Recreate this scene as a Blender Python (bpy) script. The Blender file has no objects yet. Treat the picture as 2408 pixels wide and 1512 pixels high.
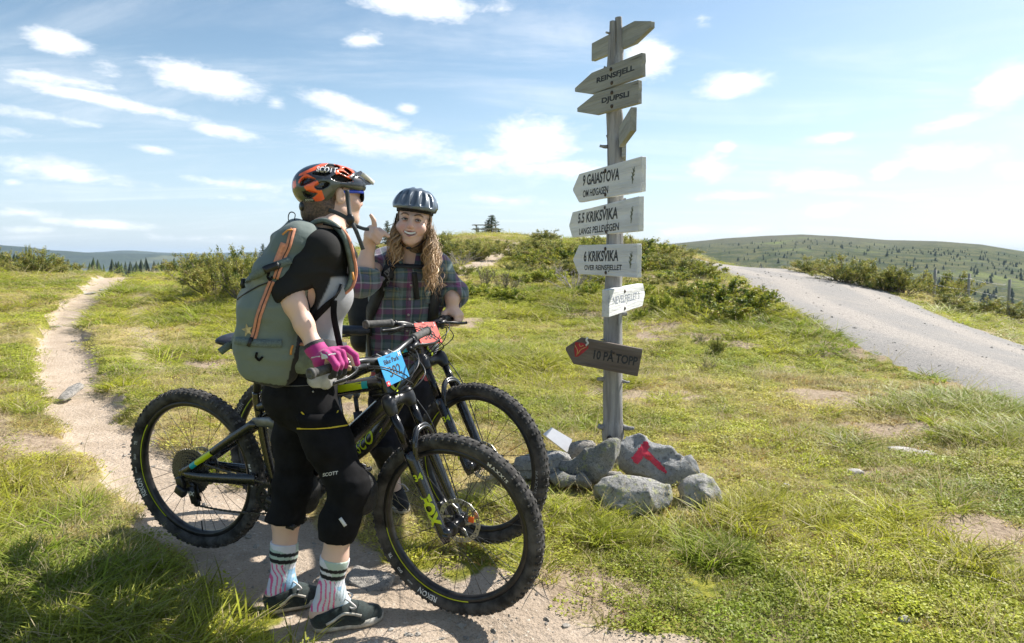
import bpy, math, random
import numpy as np
from mathutils import Matrix, Vector, Euler
random.seed(7); np.random.seed(7)
sc = bpy.context.scene
COL = sc.collection
R_ = math.radians
# ------------------------------------------------------------------ camera, sky, sun, exposure
CAM_Z, PITCH, FPX = 1.4, R_(5.55), 1605.0
cd = bpy.data.cameras.new("camera"); cam = bpy.data.objects.new("camera", cd); COL.objects.link(cam)
cam.location = (0, 0, CAM_Z); cam.rotation_euler = (R_(90) - PITCH, 0, 0)
cd.sensor_width = 36; cd.lens = 24; cd.clip_start = 0.05; cd.clip_end = 60000
cd.dof.use_dof = True; cd.dof.focus_distance = 3.0; cd.dof.aperture_fstop = 7.1
sc.camera = cam
SUN_DIR = Vector((0.81, 0.56, 0.985)).normalized()
SUN_EL = math.asin(SUN_DIR.z); SUN_AZ = math.atan2(SUN_DIR.x, SUN_DIR.y)
sd = bpy.data.lights.new("sun", 'SUN'); so = bpy.data.objects.new("sun", sd); COL.objects.link(so)
sd.energy = 4.7; sd.angle = R_(0.53); sd.color = (1.0, 0.95, 0.87)
so.rotation_euler = SUN_DIR.to_track_quat('Z', 'Y').to_euler(); so.location = (20, 14, 25)
vs = sc.view_settings
vs.view_transform = 'Standard'; vs.look = 'None'; vs.exposure = 0.87; vs.gamma = 1.0; vs.use_curve_mapping = False
cy = sc.cycles
cy.max_bounces = 6; cy.diffuse_bounces = 3; cy.glossy_bounces = 3; cy.transmission_bounces = 4; cy.transparent_max_bounces = 6
cy.caustics_reflective = False; cy.caustics_refractive = False; cy.volume_bounces = 0
cy.use_denoising = True
try: cy.denoiser = 'OPENIMAGEDENOISE'
except Exception: pass

def px_dir(px, py):
    u = (px - 1204) / FPX; v = (756 - py) / FPX
    c, s = math.cos(PITCH), math.sin(PITCH)
    return np.array([u, c + v * s, -s + v * c])
def pt(px, py, Y):
    d = px_dir(px, py); return np.array([0, 0, CAM_Z]) + d * (Y / d[1])

# ---- node helpers
class NT:
    def __init__(s, tree): s.t = tree; s.n = tree.nodes; s.l = tree.links
    def new(s, typ, ins=None, **kw):
        n = s.n.new(typ)
        for k, v in kw.items(): setattr(n, k, v)
        for k, v in (ins or {}).items(): s.put(n.inputs[k], v)
        return n
    def put(s, sock, v):
        if isinstance(v, bpy.types.NodeSocket): s.l.new(v, sock)
        elif isinstance(v, bpy.types.Node): s.l.new(v.outputs[0], sock)
        else:
            if sock.type == 'RGBA' and hasattr(v, '__len__') and len(v) == 3: v = (*v, 1)
            sock.default_value = v
    def math(s, op, a, b=None, c=None, clamp=False):
        n = s.n.new('ShaderNodeMath'); n.operation = op; n.use_clamp = clamp
        s.put(n.inputs[0], a)
        if b is not None: s.put(n.inputs[1], b)
        if c is not None: s.put(n.inputs[2], c)
        return n.outputs[0]
    def vm(s, op, a, b=None):
        n = s.n.new('ShaderNodeVectorMath'); n.operation = op
        s.put(n.inputs[0], a)
        if b is not None: s.put(n.inputs[1], b)
        return n.outputs[1] if op in ('LENGTH', 'DOT_PRODUCT', 'DISTANCE') else n.outputs[0]
    def mix(s, fac, a, b, mode='MIX'):
        n = s.n.new('ShaderNodeMix'); n.data_type = 'RGBA'; n.blend_type = mode; n.clamp_factor = True
        s.put(n.inputs[0], fac); s.put(n.inputs[6], a); s.put(n.inputs[7], b)
        return n.outputs[2]
    def ramp(s, v, lo, hi, smooth=True):
        n = s.n.new('ShaderNodeMapRange'); n.interpolation_type = 'SMOOTHSTEP' if smooth else 'LINEAR'
        s.put(n.inputs[0], v); s.put(n.inputs[1], lo); s.put(n.inputs[2], hi); n.inputs[3].default_value = 0; n.inputs[4].default_value = 1
        return n.outputs[0]
    def noise(s, vec, scale, detail=4, rough=0.55, dist=0.0):
        n = s.n.new('ShaderNodeTexNoise')
        if vec is not None: s.put(n.inputs['Vector'], vec)
        n.inputs['Scale'].default_value = scale; n.inputs['Detail'].default_value = detail
        n.inputs['Roughness'].default_value = rough; n.inputs['Distortion'].default_value = dist
        return n.outputs[0]
    def attr(s, name, out='Fac', typ='GEOMETRY'):
        n = s.n.new('ShaderNodeAttribute'); n.attribute_name = name; n.attribute_type = typ
        return n.outputs[out]
    def coord(s, which='Object'):
        return s.n.new('ShaderNodeTexCoord').outputs[which]
    def bump(s, h, strength=0.5, dist=0.01):
        n = s.n.new('ShaderNodeBump'); n.inputs['Strength'].default_value = strength; n.inputs['Distance'].default_value = dist
        s.put(n.inputs['Height'], h); return n.outputs[0]

def new_mat(name):
    m = bpy.data.materials.new(name); m.use_nodes = True
    t = NT(m.node_tree); t.n.clear()
    out = t.new('ShaderNodeOutputMaterial'); b = t.new('ShaderNodeBsdfPrincipled')
    t.l.new(b.outputs[0], out.inputs[0])
    return m, t, b, out
_M = {}
def mat(name, col, rough=0.6, metal=0.0, var=0.15, vscale=30.0, bump=0.0, bscale=120.0, coat=0.0, spec=0.5, var2=None, sheen=0.0, sub=0.0):
    """a plain procedural material: base colour broken up by two noises, optional fine bump"""
    if name in _M: return _M[name]
    m, t, b, out = new_mat(name)
    co = t.coord()
    n = t.noise(co, vscale, 5, 0.6)
    c2 = var2 if var2 else tuple(max(0, x * (1 - 1.6 * var)) for x in col)
    c1 = tuple(min(1, x * (1 + var)) for x in col)
    c = t.mix(t.ramp(n, 0.3, 0.7), c1, c2)
    t.put(b.inputs['Base Color'], c)
    t.put(b.inputs['Roughness'], t.math('ADD', rough - 0.06, t.math('MULTIPLY', t.noise(co, vscale * 2.3, 3), 0.12)))
    b.inputs['Metallic'].default_value = metal
    b.inputs['Specular IOR Level'].default_value = spec
    if coat: b.inputs['Coat Weight'].default_value = coat; b.inputs['Coat Roughness'].default_value = 0.15
    if sheen: b.inputs['Sheen Weight'].default_value = sheen
    if sub:
        b.inputs['Subsurface Weight'].default_value = sub; b.inputs['Subsurface Radius'].default_value = (1, .35, .2); b.inputs['Subsurface Scale'].default_value = 0.008
    if bump: t.put(b.inputs['Normal'], t.bump(t.noise(co, bscale, 4, 0.6), bump, 0.004))
    _M[name] = m
    return m
def vmat(name, rough=0.6, metal=0.0, bump=0.0, bscale=120.0, coat=0.0, var=0.12, vscale=40, sub=0.0, spec=0.5, sheen=0.0):
    """material whose colours come from the mesh's own colour attribute 'col'"""
    if name in _M: return _M[name]
    m, t, b, out = new_mat(name)
    co = t.coord()
    n = t.math('MULTIPLY_ADD', t.noise(co, vscale, 5, 0.6), var * 2, 1 - var)
    c = t.vm('SCALE', t.attr('col', 'Color')); nd = c.node; t.put(nd.inputs[3], n)
    t.put(b.inputs['Base Color'], c); b.inputs['Roughness'].default_value = rough; b.inputs['Metallic'].default_value = metal
    b.inputs['Specular IOR Level'].default_value = spec
    if coat: b.inputs['Coat Weight'].default_value = coat; b.inputs['Coat Roughness'].default_value = 0.12
    if sheen: b.inputs['Sheen Weight'].default_value = sheen
    if sub:
        b.inputs['Subsurface Weight'].default_value = sub; b.inputs['Subsurface Radius'].default_value = (1, .35, .2); b.inputs['Subsurface Scale'].default_value = 0.008
    if bump: t.put(b.inputs['Normal'], t.bump(t.noise(co, bscale, 4, 0.6), bump, 0.004))
    _M[name] = m
    return m

# ---- objects
ORG = {}
def tag(o, label=None, cat=None, group=None, kind=None):
    if label: o['label'] = label
    if cat: o['category'] = cat
    if group: o['group'] = group
    if kind: o['kind'] = kind
    return o
def link(o, parent=None):
    COL.objects.link(o)
    if parent is not None: o.parent = parent
    return o
def thing(name, label, cat, loc=(0, 0, 0), group=None, rot=None):
    o = bpy.data.objects.new(name, None); COL.objects.link(o); o.location = loc; o.empty_display_size = 0.1
    if rot is not None: o.rotation_euler = rot
    ORG[o] = np.array(loc, float) if rot is None else np.zeros(3)
    return tag(o, label, cat, group)
def make_mesh(name, V, F, smooth=True, attrs=None):
    me = bpy.data.meshes.new(name)
    V = np.asarray(V, np.float32).reshape(-1, 3)
    if isinstance(F, np.ndarray) and F.ndim == 2:
        k = F.shape[1]; nf = len(F)
        me.vertices.add(len(V)); me.vertices.foreach_set('co', V.ravel())
        me.loops.add(nf * k); me.loops.foreach_set('vertex_index', F.astype(np.int32).ravel())
        me.polygons.add(nf); me.polygons.foreach_set('loop_start', np.arange(0, nf * k, k, dtype=np.int32))
        me.update(calc_edges=True); me.validate()
    else:
        me.from_pydata(V.tolist(), [], [list(map(int, f)) for f in F]); me.update()
    if smooth and len(me.polygons): me.polygons.foreach_set('use_smooth', np.ones(len(me.polygons), bool))
    for k, a in (attrs or {}).items():
        a = np.asarray(a, np.float32)
        if a.ndim == 1: at = me.attributes.new(k, 'FLOAT', 'POINT'); at.data.foreach_set('value', a)
        elif a.shape[1] == 3 and k != 'col': at = me.attributes.new(k, 'FLOAT_VECTOR', 'POINT'); at.data.foreach_set('vector', a.ravel())
        else:
            if a.shape[1] == 3: a = np.c_[a, np.ones(len(a), np.float32)]
            at = me.attributes.new(k, 'FLOAT_COLOR', 'POINT'); at.data.foreach_set('color', a.ravel())
    return me
def obj(name, V, F, m, parent=None, smooth=True, attrs=None, world=True, label=None):
    """one mesh object; V in world coordinates, made relative to the parent's origin"""
    V = np.asarray(V, float).reshape(-1, 3)
    org = ORG.get(parent, np.zeros(3)) if parent is not None else np.zeros(3)
    if world: V = V - org
    o = bpy.data.objects.new(name, make_mesh(name, V, F, smooth, attrs))
    for mm in (m if isinstance(m, (list, tuple)) else [m]): o.data.materials.append(mm)
    link(o, parent); ORG[o] = org if world else np.zeros(3)
    if label: o['label'] = label
    return o
def merge(parts):
    V = []; F = []; n = 0
    for v, f in parts:
        v = np.asarray(v, float).reshape(-1, 3); V.append(v); F += [[int(i) + n for i in q] for q in f]; n += len(v)
    return np.concatenate(V), F

# ---- mesh pieces
def unit(v): v = np.asarray(v, float); return v / (np.linalg.norm(v) + 1e-12)
def frame_of(t):
    t = unit(t); a = np.array([0, 0, 1.0]) if abs(t[2]) < 0.9 else np.array([1.0, 0, 0])
    n = unit(np.cross(a, t)); return n, np.cross(t, n)
def tube(P, r, n=8, caps=True, flat=None, closed=False):
    """sweep along points P with radii r (number or list); flat=(ra,rb) scales of the two section axes"""
    P = np.asarray(P, float); m = len(P); r = np.broadcast_to(np.asarray(r, float), (m,))
    T = np.gradient(P, axis=0) if m > 2 else np.repeat((P[1] - P[0])[None], 2, 0)
    if closed: T = np.roll(P, -1, 0) - np.roll(P, 1, 0)
    N = np.zeros((m, 3)); N[0], _ = frame_of(T[0])
    for i in range(1, m):
        t = unit(T[i]); v = N[i - 1] - t * np.dot(N[i - 1], t); N[i] = unit(v)
    ang = np.arange(n) * 2 * math.pi / n
    fa, fb = flat or (1, 1)
    V = []
    for i in range(m):
        b = np.cross(unit(T[i]), N[i])
        V.append(P[i] + r[i] * (fa * np.cos(ang)[:, None] * N[i] + fb * np.sin(ang)[:, None] * b))
    V = np.concatenate(V); F = []
    for i in range(m if closed else m - 1):
        i2 = (i + 1) % m
        for j in range(n):
            k = (j + 1) % n; F.append([i * n + j, i * n + k, i2 * n + k, i2 * n + j])
    if caps and not closed:
        F.append(list(range(n))[::-1]); F.append([(m - 1) * n + j for j in range(n)])
    return V, F
def spline(P, k=8):
    """Catmull-Rom through P"""
    P = np.asarray(P, float); Q = np.vstack([2 * P[0] - P[1], P, 2 * P[-1] - P[-2]]); out = []
    for i in range(1, len(Q) - 2):
        for t in np.linspace(0, 1, k, endpoint=False):
            a, b, c, d = Q[i - 1:i + 3]
            out.append(0.5 * (2 * b + (c - a) * t + (2 * a - 5 * b + 4 * c - d) * t * t + (3 * b - a - 3 * c + d) * t ** 3))
    out.append(P[-1]); return np.array(out)
def ribbon(P, side, w, th=0.002):
    """flat strap along P; side = direction(s) across"""
    P = np.asarray(P, float); m = len(P); side = np.broadcast_to(np.asarray(side, float), (m, 3))
    T = np.gradient(P, axis=0); V = []; w = np.broadcast_to(w, (m,))
    for i in range(m):
        s = side[i] - unit(T[i]) * np.dot(side[i], unit(T[i])); s = unit(s); n = unit(np.cross(T[i], s))
        for a, b in ((-1, -1), (1, -1), (1, 1), (-1, 1)): V.append(P[i] + s * a * w[i] / 2 + n * b * th / 2)
    F = []
    for i in range(m - 1):
        for j in range(4): F.append([i * 4 + j, i * 4 + (j + 1) % 4, i * 4 + 4 + (j + 1) % 4, i * 4 + 4 + j])
    F.append([3, 2, 1, 0]); F.append([m * 4 - 4 + j for j in range(4)])
    return np.array(V), F
def box(c, h, M=None, bev=0.0):
    """box of half sizes h at c with the columns of M as axes; bev chamfers the edges"""
    h = np.asarray(h, float); M = np.eye(3) if M is None else np.asarray(M, float)
    if bev <= 0:
        V = np.array([[x, y, z] for x in (-1, 1) for y in (-1, 1) for z in (-1, 1)]) * h
        F = [[0, 1, 3, 2], [4, 6, 7, 5], [0, 4, 5, 1], [2, 3, 7, 6], [0, 2, 6, 4], [1, 5, 7, 3]]
    else:
        import bmesh
        bm = bmesh.new(); bmesh.ops.create_cube(bm, size=2)
        for v in bm.verts: v.co = Vector(v.co[i] * h[i] for i in range(3))
        bmesh.ops.bevel(bm, geom=bm.edges[:], offset=bev, segments=2, affect='EDGES', profile=0.6)
        bm.verts.index_update(); V = np.array([v.co[:] for v in bm.verts]); F = [[v.index for v in f.verts] for f in bm.faces]; bm.free()
    return V @ M.T + np.asarray(c, float), F
def extrude(poly, th, M, c):
    """flat outline (x,y) given thickness th; axes = columns of M (x, y, normal), centre c; front = +normal"""
    import bmesh
    poly = np.asarray(poly, float); n = len(poly)
    bm = bmesh.new(); fr = [bm.verts.new((x, y, th / 2)) for x, y in poly]; bk = [bm.verts.new((x, y, -th / 2)) for x, y in poly]
    bm.faces.new(fr); bm.faces.new(bk[::-1])
    for i in range(n): j = (i + 1) % n; bm.faces.new((fr[i], bk[i], bk[j], fr[j]))
    bmesh.ops.recalc_face_normals(bm, faces=bm.faces[:])
    bmesh.ops.bevel(bm, geom=[e for e in bm.edges], offset=min(0.0025, th * .2), segments=1, affect='EDGES')
    bmesh.ops.triangulate(bm, faces=[f for f in bm.faces if len(f.verts) > 4])
    bm.verts.index_update(); V = np.array([v.co[:] for v in bm.verts]); F = [[v.index for v in f.verts] for f in bm.faces]; bm.free()
    return V @ np.asarray(M, float).T + np.asarray(c, float), F
def lathe(prof, c, ax, n=20, caps=True):
    """profile [(r, along)] turned about axis ax through c"""
    ax = unit(ax); a, b = frame_of(ax); ang = np.arange(n) * 2 * math.pi / n
    V = np.concatenate([np.asarray(c) + ax * h + r * (np.cos(ang)[:, None] * a + np.sin(ang)[:, None] * b) for r, h in prof]); F = []
    m = len(prof)
    for i in range(m - 1):
        for j in range(n): k = (j + 1) % n; F.append([i * n + j, i * n + k, i * n + n + k, i * n + n + j])
    if caps: F.append(list(range(n))[::-1]); F.append([(m - 1) * n + j for j in range(n)])
    return V, F
def ball(c, r, n=12, M=None):
    r = np.broadcast_to(np.asarray(r, float), (3,)); V = []; F = []; m = n // 2 + 1
    for i in range(m):
        th = math.pi * (i + 0.0) / (m - 1); th = min(max(th, 0.02), math.pi - 0.02)
        for j in range(n): ph = 2 * math.pi * j / n; V.append((math.sin(th) * math.cos(ph), math.sin(th) * math.sin(ph), math.cos(th)))
    for i in range(m - 1):
        for j in range(n): k = (j + 1) % n; F.append([i * n + j, i * n + n + j, i * n + n + k, i * n + k])
    V = np.array(V) * r
    if M is not None: V = V @ np.asarray(M).T
    return V + np.asarray(c), F
_font_tmp = []
def text_mesh(s, size, align='CENTER', thick=0.0, bold=0.0, shear=0.0, spacing=1.0):
    cu = bpy.data.curves.new("t", 'FONT'); cu.body = s; cu.size = size; cu.align_x = align; cu.align_y = 'CENTER'
    cu.extrude = thick; cu.offset = bold * size; cu.shear = shear; cu.space_character = spacing; cu.resolution_u = 3
    o = bpy.data.objects.new("t", cu); COL.objects.link(o)
    dg = bpy.context.evaluated_depsgraph_get(); me = o.evaluated_get(dg).to_mesh()
    V = np.array([v.co[:] for v in me.vertices]).reshape(-1, 3); F = [list(p.vertices) for p in me.polygons]
    o.evaluated_get(dg).to_mesh_clear(); bpy.data.objects.remove(o); bpy.data.curves.remove(cu)
    return V, F
def place(VF, M, c):
    return np.asarray(VF[0]) @ np.asarray(M, float).T + np.asarray(c, float), VF[1]

# ---- numpy value noise
def _h(ix, iy, iz, seed):
    h = (ix.astype(np.int64) * 374761393 + iy.astype(np.int64) * 668265263 + iz.astype(np.int64) * 2147483647 + seed * 974634421) & 0xFFFFFFFF
    h = ((h ^ (h >> 13)) * 1274126177) & 0xFFFFFFFF
    return ((h ^ (h >> 16)) & 0xFFFF) / 65535.0
def vnoise(P, seed=0):
    P = np.asarray(P, float); i = np.floor(P); f = P - i; f = f * f * (3 - 2 * f); i = i.astype(np.int64); r = 0
    for dx in (0, 1):
        for dy in (0, 1):
            for dz in (0, 1):
                w = (f[:, 0] if dx else 1 - f[:, 0]) * (f[:, 1] if dy else 1 - f[:, 1]) * (f[:, 2] if dz else 1 - f[:, 2])
                r = r + w * _h(i[:, 0] + dx, i[:, 1] + dy, i[:, 2] + dz, seed)
    return r * 2 - 1
def fbm(P, seed=0, oct=4):
    r = 0; a = 0.5; P = np.asarray(P, float)
    for k in range(oct): r = r + a * vnoise(P * 2 ** k, seed + k); a *= 0.5
    return r
def sstep(a, b, x): t = np.clip((x - a) / (b - a), 0, 1); return t * t * (3 - 2 * t)

# ---- signed distance modelling (smooth unions meshed with surface nets)
class SDF:
    def __init__(s, lo, hi, res):
        s.lo = np.asarray(lo, float); s.res = res
        s.n = np.ceil((np.asarray(hi, float) - s.lo) / res).astype(int) + 1
        s.F = np.full(s.n, 0.5, np.float32)
    def win(s, lo, hi, m):
        a = np.clip(np.floor((np.asarray(lo) - m - s.lo) / s.res).astype(int), 0, s.n)
        b = np.clip(np.ceil((np.asarray(hi) + m - s.lo) / s.res).astype(int) + 1, 0, s.n)
        if np.any(b <= a): return None, None
        ax = [s.lo[i] + np.arange(a[i], b[i]) * s.res for i in range(3)]
        G = np.stack(np.meshgrid(*ax, indexing='ij'), -1)
        return (slice(a[0], b[0]), slice(a[1], b[1]), slice(a[2], b[2])), G
    def op(s, d, w, k, mode):
        A = s.F[w]; d = d.astype(np.float32)
        if mode == 'add':
            if k > 0: h = np.maximum(k - np.abs(A - d), 0) / k; s.F[w] = np.minimum(A, d) - h * h * k * 0.25
            else: s.F[w] = np.minimum(A, d)
        else:
            d = -d
            if k > 0: h = np.maximum(k - np.abs(A - d), 0) / k; s.F[w] = np.maximum(A, d) + h * h * k * 0.25
            else: s.F[w] = np.maximum(A, d)
    def cone(s, a, b, ra, rb, k=0.02, mode='add', flat=None):
        """tapered capsule; flat=(direction, scale) squashes the section along a direction"""
        a = np.asarray(a, float); b = np.asarray(b, float); rm = max(ra, rb) * max(1, flat[1] if flat else 1)
        w, G = s.win(np.minimum(a, b) - rm, np.maximum(a, b) + rm, k + 2 * s.res)
        if w is None: return s
        ab = b - a; L2 = ab @ ab + 1e-12
        t = np.clip(((G - a) @ ab) / L2, 0, 1); r = ra + (rb - ra) * t
        q = G - a - t[..., None] * ab
        if flat:
            f = unit(flat[0]); c = q @ f; q = q + (c * (1 / flat[1] - 1))[..., None] * f
        d = np.sqrt((q * q).sum(-1)) - r
        if flat and flat[1] < 1: d = d * (0.5 + 0.5 * flat[1])
        s.op(d, w, k, mode); return s
    def chain(s, pts, k=0.02, mode='add', flat=None):
        """pts: [(point, radius)]"""
        for (a, ra), (b, rb) in zip(pts[:-1], pts[1:]): s.cone(a, b, ra, rb, k, mode, flat)
        return s
    def ell(s, c, r, M=None, k=0.02, mode='add'):
        c = np.asarray(c, float); r = np.broadcast_to(np.asarray(r, float), (3,)); rm = r.max()
        w, G = s.win(c - rm, c + rm, k + 2 * s.res)
        if w is None: return s
        q = G - c
        if M is not None: q = q @ np.asarray(M, float)
        k0 = np.sqrt(((q / r) ** 2).sum(-1)); k1 = np.sqrt(((q / r ** 2) ** 2).sum(-1)) + 1e-9
        s.op(k0 * (k0 - 1) / k1, w, k, mode); return s
    def box(s, c, h, M=None, rnd=0.01, k=0.02, mode='add'):
        c = np.asarray(c, float); h = np.asarray(h, float); rm = np.linalg.norm(h)
        w, G = s.win(c - rm, c + rm, k + 2 * s.res)
        if w is None: return s
        q = G - c
        if M is not None: q = q @ np.asarray(M, float)
        q = np.abs(q) - (h - rnd)
        d = np.sqrt((np.maximum(q, 0) ** 2).sum(-1)) + np.minimum(q.max(-1), 0) - rnd
        s.op(d, w, k, mode); return s
    def cut(s, p, n, k=0.0):
        """keep the side opposite to n"""
        w, G = s.win(s.lo, s.lo + s.n * s.res, 0)
        s.op(-((G - np.asarray(p)) @ unit(n)), w, k, 'cut'); return s
    def warp(s, fn):
        """F += fn(points) near the surface"""
        I = np.argwhere(np.abs(s.F) < 0.04); P = s.lo + I * s.res
        s.F[I[:, 0], I[:, 1], I[:, 2]] += fn(P).astype(np.float32); return s
    def mesh(s):
        F = s.F; n = s.n; S = F < 0
        c = [S[dx:n[0] - 1 + dx, dy:n[1] - 1 + dy, dz:n[2] - 1 + dz] for dx in (0, 1) for dy in (0, 1) for dz in (0, 1)]
        cnt = sum(x.astype(np.int8) for x in c)
        I = np.argwhere((cnt > 0) & (cnt < 8)); idx = np.full(n - 1, -1, np.int64); idx[I[:, 0], I[:, 1], I[:, 2]] = np.arange(len(I))
        cs = [(dx, dy, dz) for dx in (0, 1) for dy in (0, 1) for dz in (0, 1)]
        val = {q: F[I[:, 0] + q[0], I[:, 1] + q[1], I[:, 2] + q[2]] for q in cs}
        acc = np.zeros((len(I), 3)); w = np.zeros(len(I))
        for q in cs:
            for ax in range(3):
                if q[ax] == 0:
                    q2 = list(q); q2[ax] = 1; q2 = tuple(q2); a, b = val[q], val[q2]; m = (a < 0) != (b < 0)
                    t = np.where(m, a / np.where(m, a - b, 1), 0)
                    p = np.repeat(np.array(q, float)[None], len(I), 0); p[:, ax] += t
                    acc[m] += p[m]; w[m] += 1
        V = s.lo + (I + acc / w[:, None]) * s.res; quads = []
        for ax in range(3):
            A = [slice(1, n[i] - 1) for i in range(3)]; A[ax] = slice(0, n[ax] - 1)
            B = list(A); B[ax] = slice(1, n[ax])
            s0 = S[tuple(A)]; s1 = S[tuple(B)]; E = np.argwhere(s0 != s1)
            if not len(E): continue
            fl = s0[E[:, 0], E[:, 1], E[:, 2]]
            E = E + np.array([0 if i == ax else 1 for i in range(3)])
            u, v = (ax + 1) % 3, (ax + 2) % 3; du = np.eye(3, dtype=int)[u]; dv = np.eye(3, dtype=int)[v]
            q = np.stack([idx[tuple((E - o).T)] for o in (du + dv, dv, 0 * du, du)], 1)
            q[~fl] = q[~fl][:, ::-1]; quads.append(q)
        Q = np.concatenate(quads); Q = Q[(Q >= 0).all(1)]
        return V, Q
def relax(V, Q, it=2, lam=0.5):
    n = len(V); E = np.concatenate([Q[:, [i, (i + 1) % Q.shape[1]]] for i in range(Q.shape[1])]); E = np.concatenate([E, E[:, ::-1]])
    cnt = np.bincount(E[:, 0], minlength=n)[:, None]
    for _ in range(it):
        S = np.stack([np.bincount(E[:, 0], V[E[:, 1], j], n) for j in range(3)], 1); V = V + lam * (S / np.maximum(cnt, 1) - V)
    return V
# ------------------------------------------------------------------ sky with clouds (world)
w = bpy.data.worlds.new("World"); sc.world = w; w.use_nodes = True
t = NT(w.node_tree); t.n.clear()
wo = t.new('ShaderNodeOutputWorld'); bg = t.new('ShaderNodeBackground'); t.l.new(bg.outputs[0], wo.inputs[0])
sky = t.new('ShaderNodeTexSky'); sky.sky_type = 'NISHITA'; sky.sun_disc = False
sky.sun_elevation = SUN_EL; sky.sun_rotation = SUN_AZ; sky.altitude = 800; sky.air_density = 1.0; sky.dust_density = 1.6; sky.ozone_density = 1.2
SKY_K = 0.084
D = t.coord('Generated')
sep = t.new('ShaderNodeSeparateXYZ', {0: D})
az = t.math('ARCTAN2', sep.outputs[0], sep.outputs[1]); el = t.math('ARCSINE', sep.outputs[2])
AE = t.new('ShaderNodeCombineXYZ', {0: az, 1: el}).outputs[0]
# high thin layer: noise on a flat cloud deck seen in perspective
zz = t.math('ADD', t.math('MAXIMUM', sep.outputs[2], 0.0), 0.09)
deck = t.new('ShaderNodeCombineXYZ', {0: t.math('DIVIDE', sep.outputs[0], zz), 1: t.math('DIVIDE', sep.outputs[1], zz)}).outputs[0]
dm = t.new('ShaderNodeMapping', {0: deck}); dm.inputs['Rotation'].default_value = (0, 0, 0.25); dm.inputs['Scale'].default_value = (0.30, 0.85, 1)
wisp = t.ramp(t.noise(dm.outputs[0], 1.5, 8, 0.64, 0.8), 0.44, 0.80)
d2 = t.new('ShaderNodeMapping', {0: deck}); d2.inputs['Scale'].default_value = (0.55, 1.0, 1); d2.inputs['Location'].default_value = (3.1, 7.7, 0)
puff = t.ramp(t.noise(d2.outputs[0], 1.15, 9, 0.6, 0.2), 0.56, 0.70)
# single clouds where they stand: (px, py, half width, half height, tilt deg, strength, streakiness)
CL = [(140,100,85,30,-8,1.0),(250,158,60,28,0,.6),(480,190,135,36,-6,1.15),(150,188,150,18,-4,.6),(270,240,215,16,-7,.95),(120,278,150,14,-4,.6),
 (535,310,95,17,-8,.8),(650,240,26,18,0,.55),(840,262,140,24,-16,.85),(955,255,25,16,0,.55),(360,350,55,11,-8,.6),(850,95,55,22,6,.7),(1000,14,150,34,-4,.95),
 (1180,22,45,24,0,.6),(1260,335,110,62,4,.95),(900,335,180,34,-6,.75),(1190,385,220,26,-4,.7),(1330,400,130,26,0,.75),(150,405,190,26,-7,.65),(230,527,130,12,-3,.75),
 (1525,135,62,45,-12,1.2),(1440,165,60,14,12,.6),(1722,203,92,30,4,1.2),(1650,50,20,18,0,.35),(2360,200,95,48,22,1.1),(1945,325,62,14,4,.85),(2240,290,110,20,10,.75),
 (1675,392,58,30,4,.95),(1708,347,28,14,0,.75),(1910,425,125,26,-4,.9),(2260,362,140,34,-2,.85),(2390,395,70,24,-10,.85),(2080,405,50,18,20,.7),(1940,492,95,16,4,.8),
 (2330,500,130,26,6,.75),(2140,463,45,8,6,.6),(2380,465,70,26,-8,.8),(1610,543,70,14,3,.75),(1780,540,110,12,2,.6),(1560,130,40,40,0,.6),(1700,462,110,12,0,.5),
 (30,310,90,10,-3,.4),(60,500,120,10,0,.4),(520,430,110,12,-5,.45),(600,470,100,10,-3,.4),(80,540,70,9,0,.55),(30,430,26,8,0,.6),(420,560,160,9,0,.35),(1180,470,160,12,-3,.45)]
dv = []
AS = t.new('ShaderNodeMapping', {0: AE}); AS.inputs['Scale'].default_value = (1, 2.6, 1); wob = t.noise(AS.outputs[0], 7.0, 8, 0.66, .5); wob2 = t.noise(AS.outputs[0], 26.0, 6, 0.7, .3)
acc = None
for (cx, cyy, hw, hh, tilt, st) in CL:
    d = px_dir(cx, cyy); d = d / np.linalg.norm(d); a0 = math.atan2(d[0], d[1]); e0 = math.asin(d[2])
    dh = px_dir(cx + hw, cyy); dh /= np.linalg.norm(dh); sa = max(0.01, math.atan2(dh[0], dh[1]) - a0)
    de = px_dir(cx, cyy - hh); de /= np.linalg.norm(de); se = max(0.004, math.asin(de[2]) - e0)
    mp = t.new('ShaderNodeMapping', {0: AE}); mp.vector_type = 'TEXTURE'
    mp.inputs['Location'].default_value = (a0, e0, 0); mp.inputs['Rotation'].default_value = (0, 0, R_(tilt)); mp.inputs['Scale'].default_value = (sa * 1.35, se * 1.5, 1)
    v = t.math('MULTIPLY', t.math('SUBTRACT', 1.0, t.vm('LENGTH', mp.outputs[0])), st)
    acc = v if acc is None else t.math('SMOOTH_MAX', acc, v, 0.12)
shape = t.math('ADD', acc, t.math('ADD', t.math('MULTIPLY_ADD', wob, 1.3, -0.68), t.math('MULTIPLY_ADD', wob2, 0.9, -0.45)))
solid = t.ramp(shape, 0.02, 0.74)
core = t.ramp(shape, 0.45, 1.2)
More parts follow.
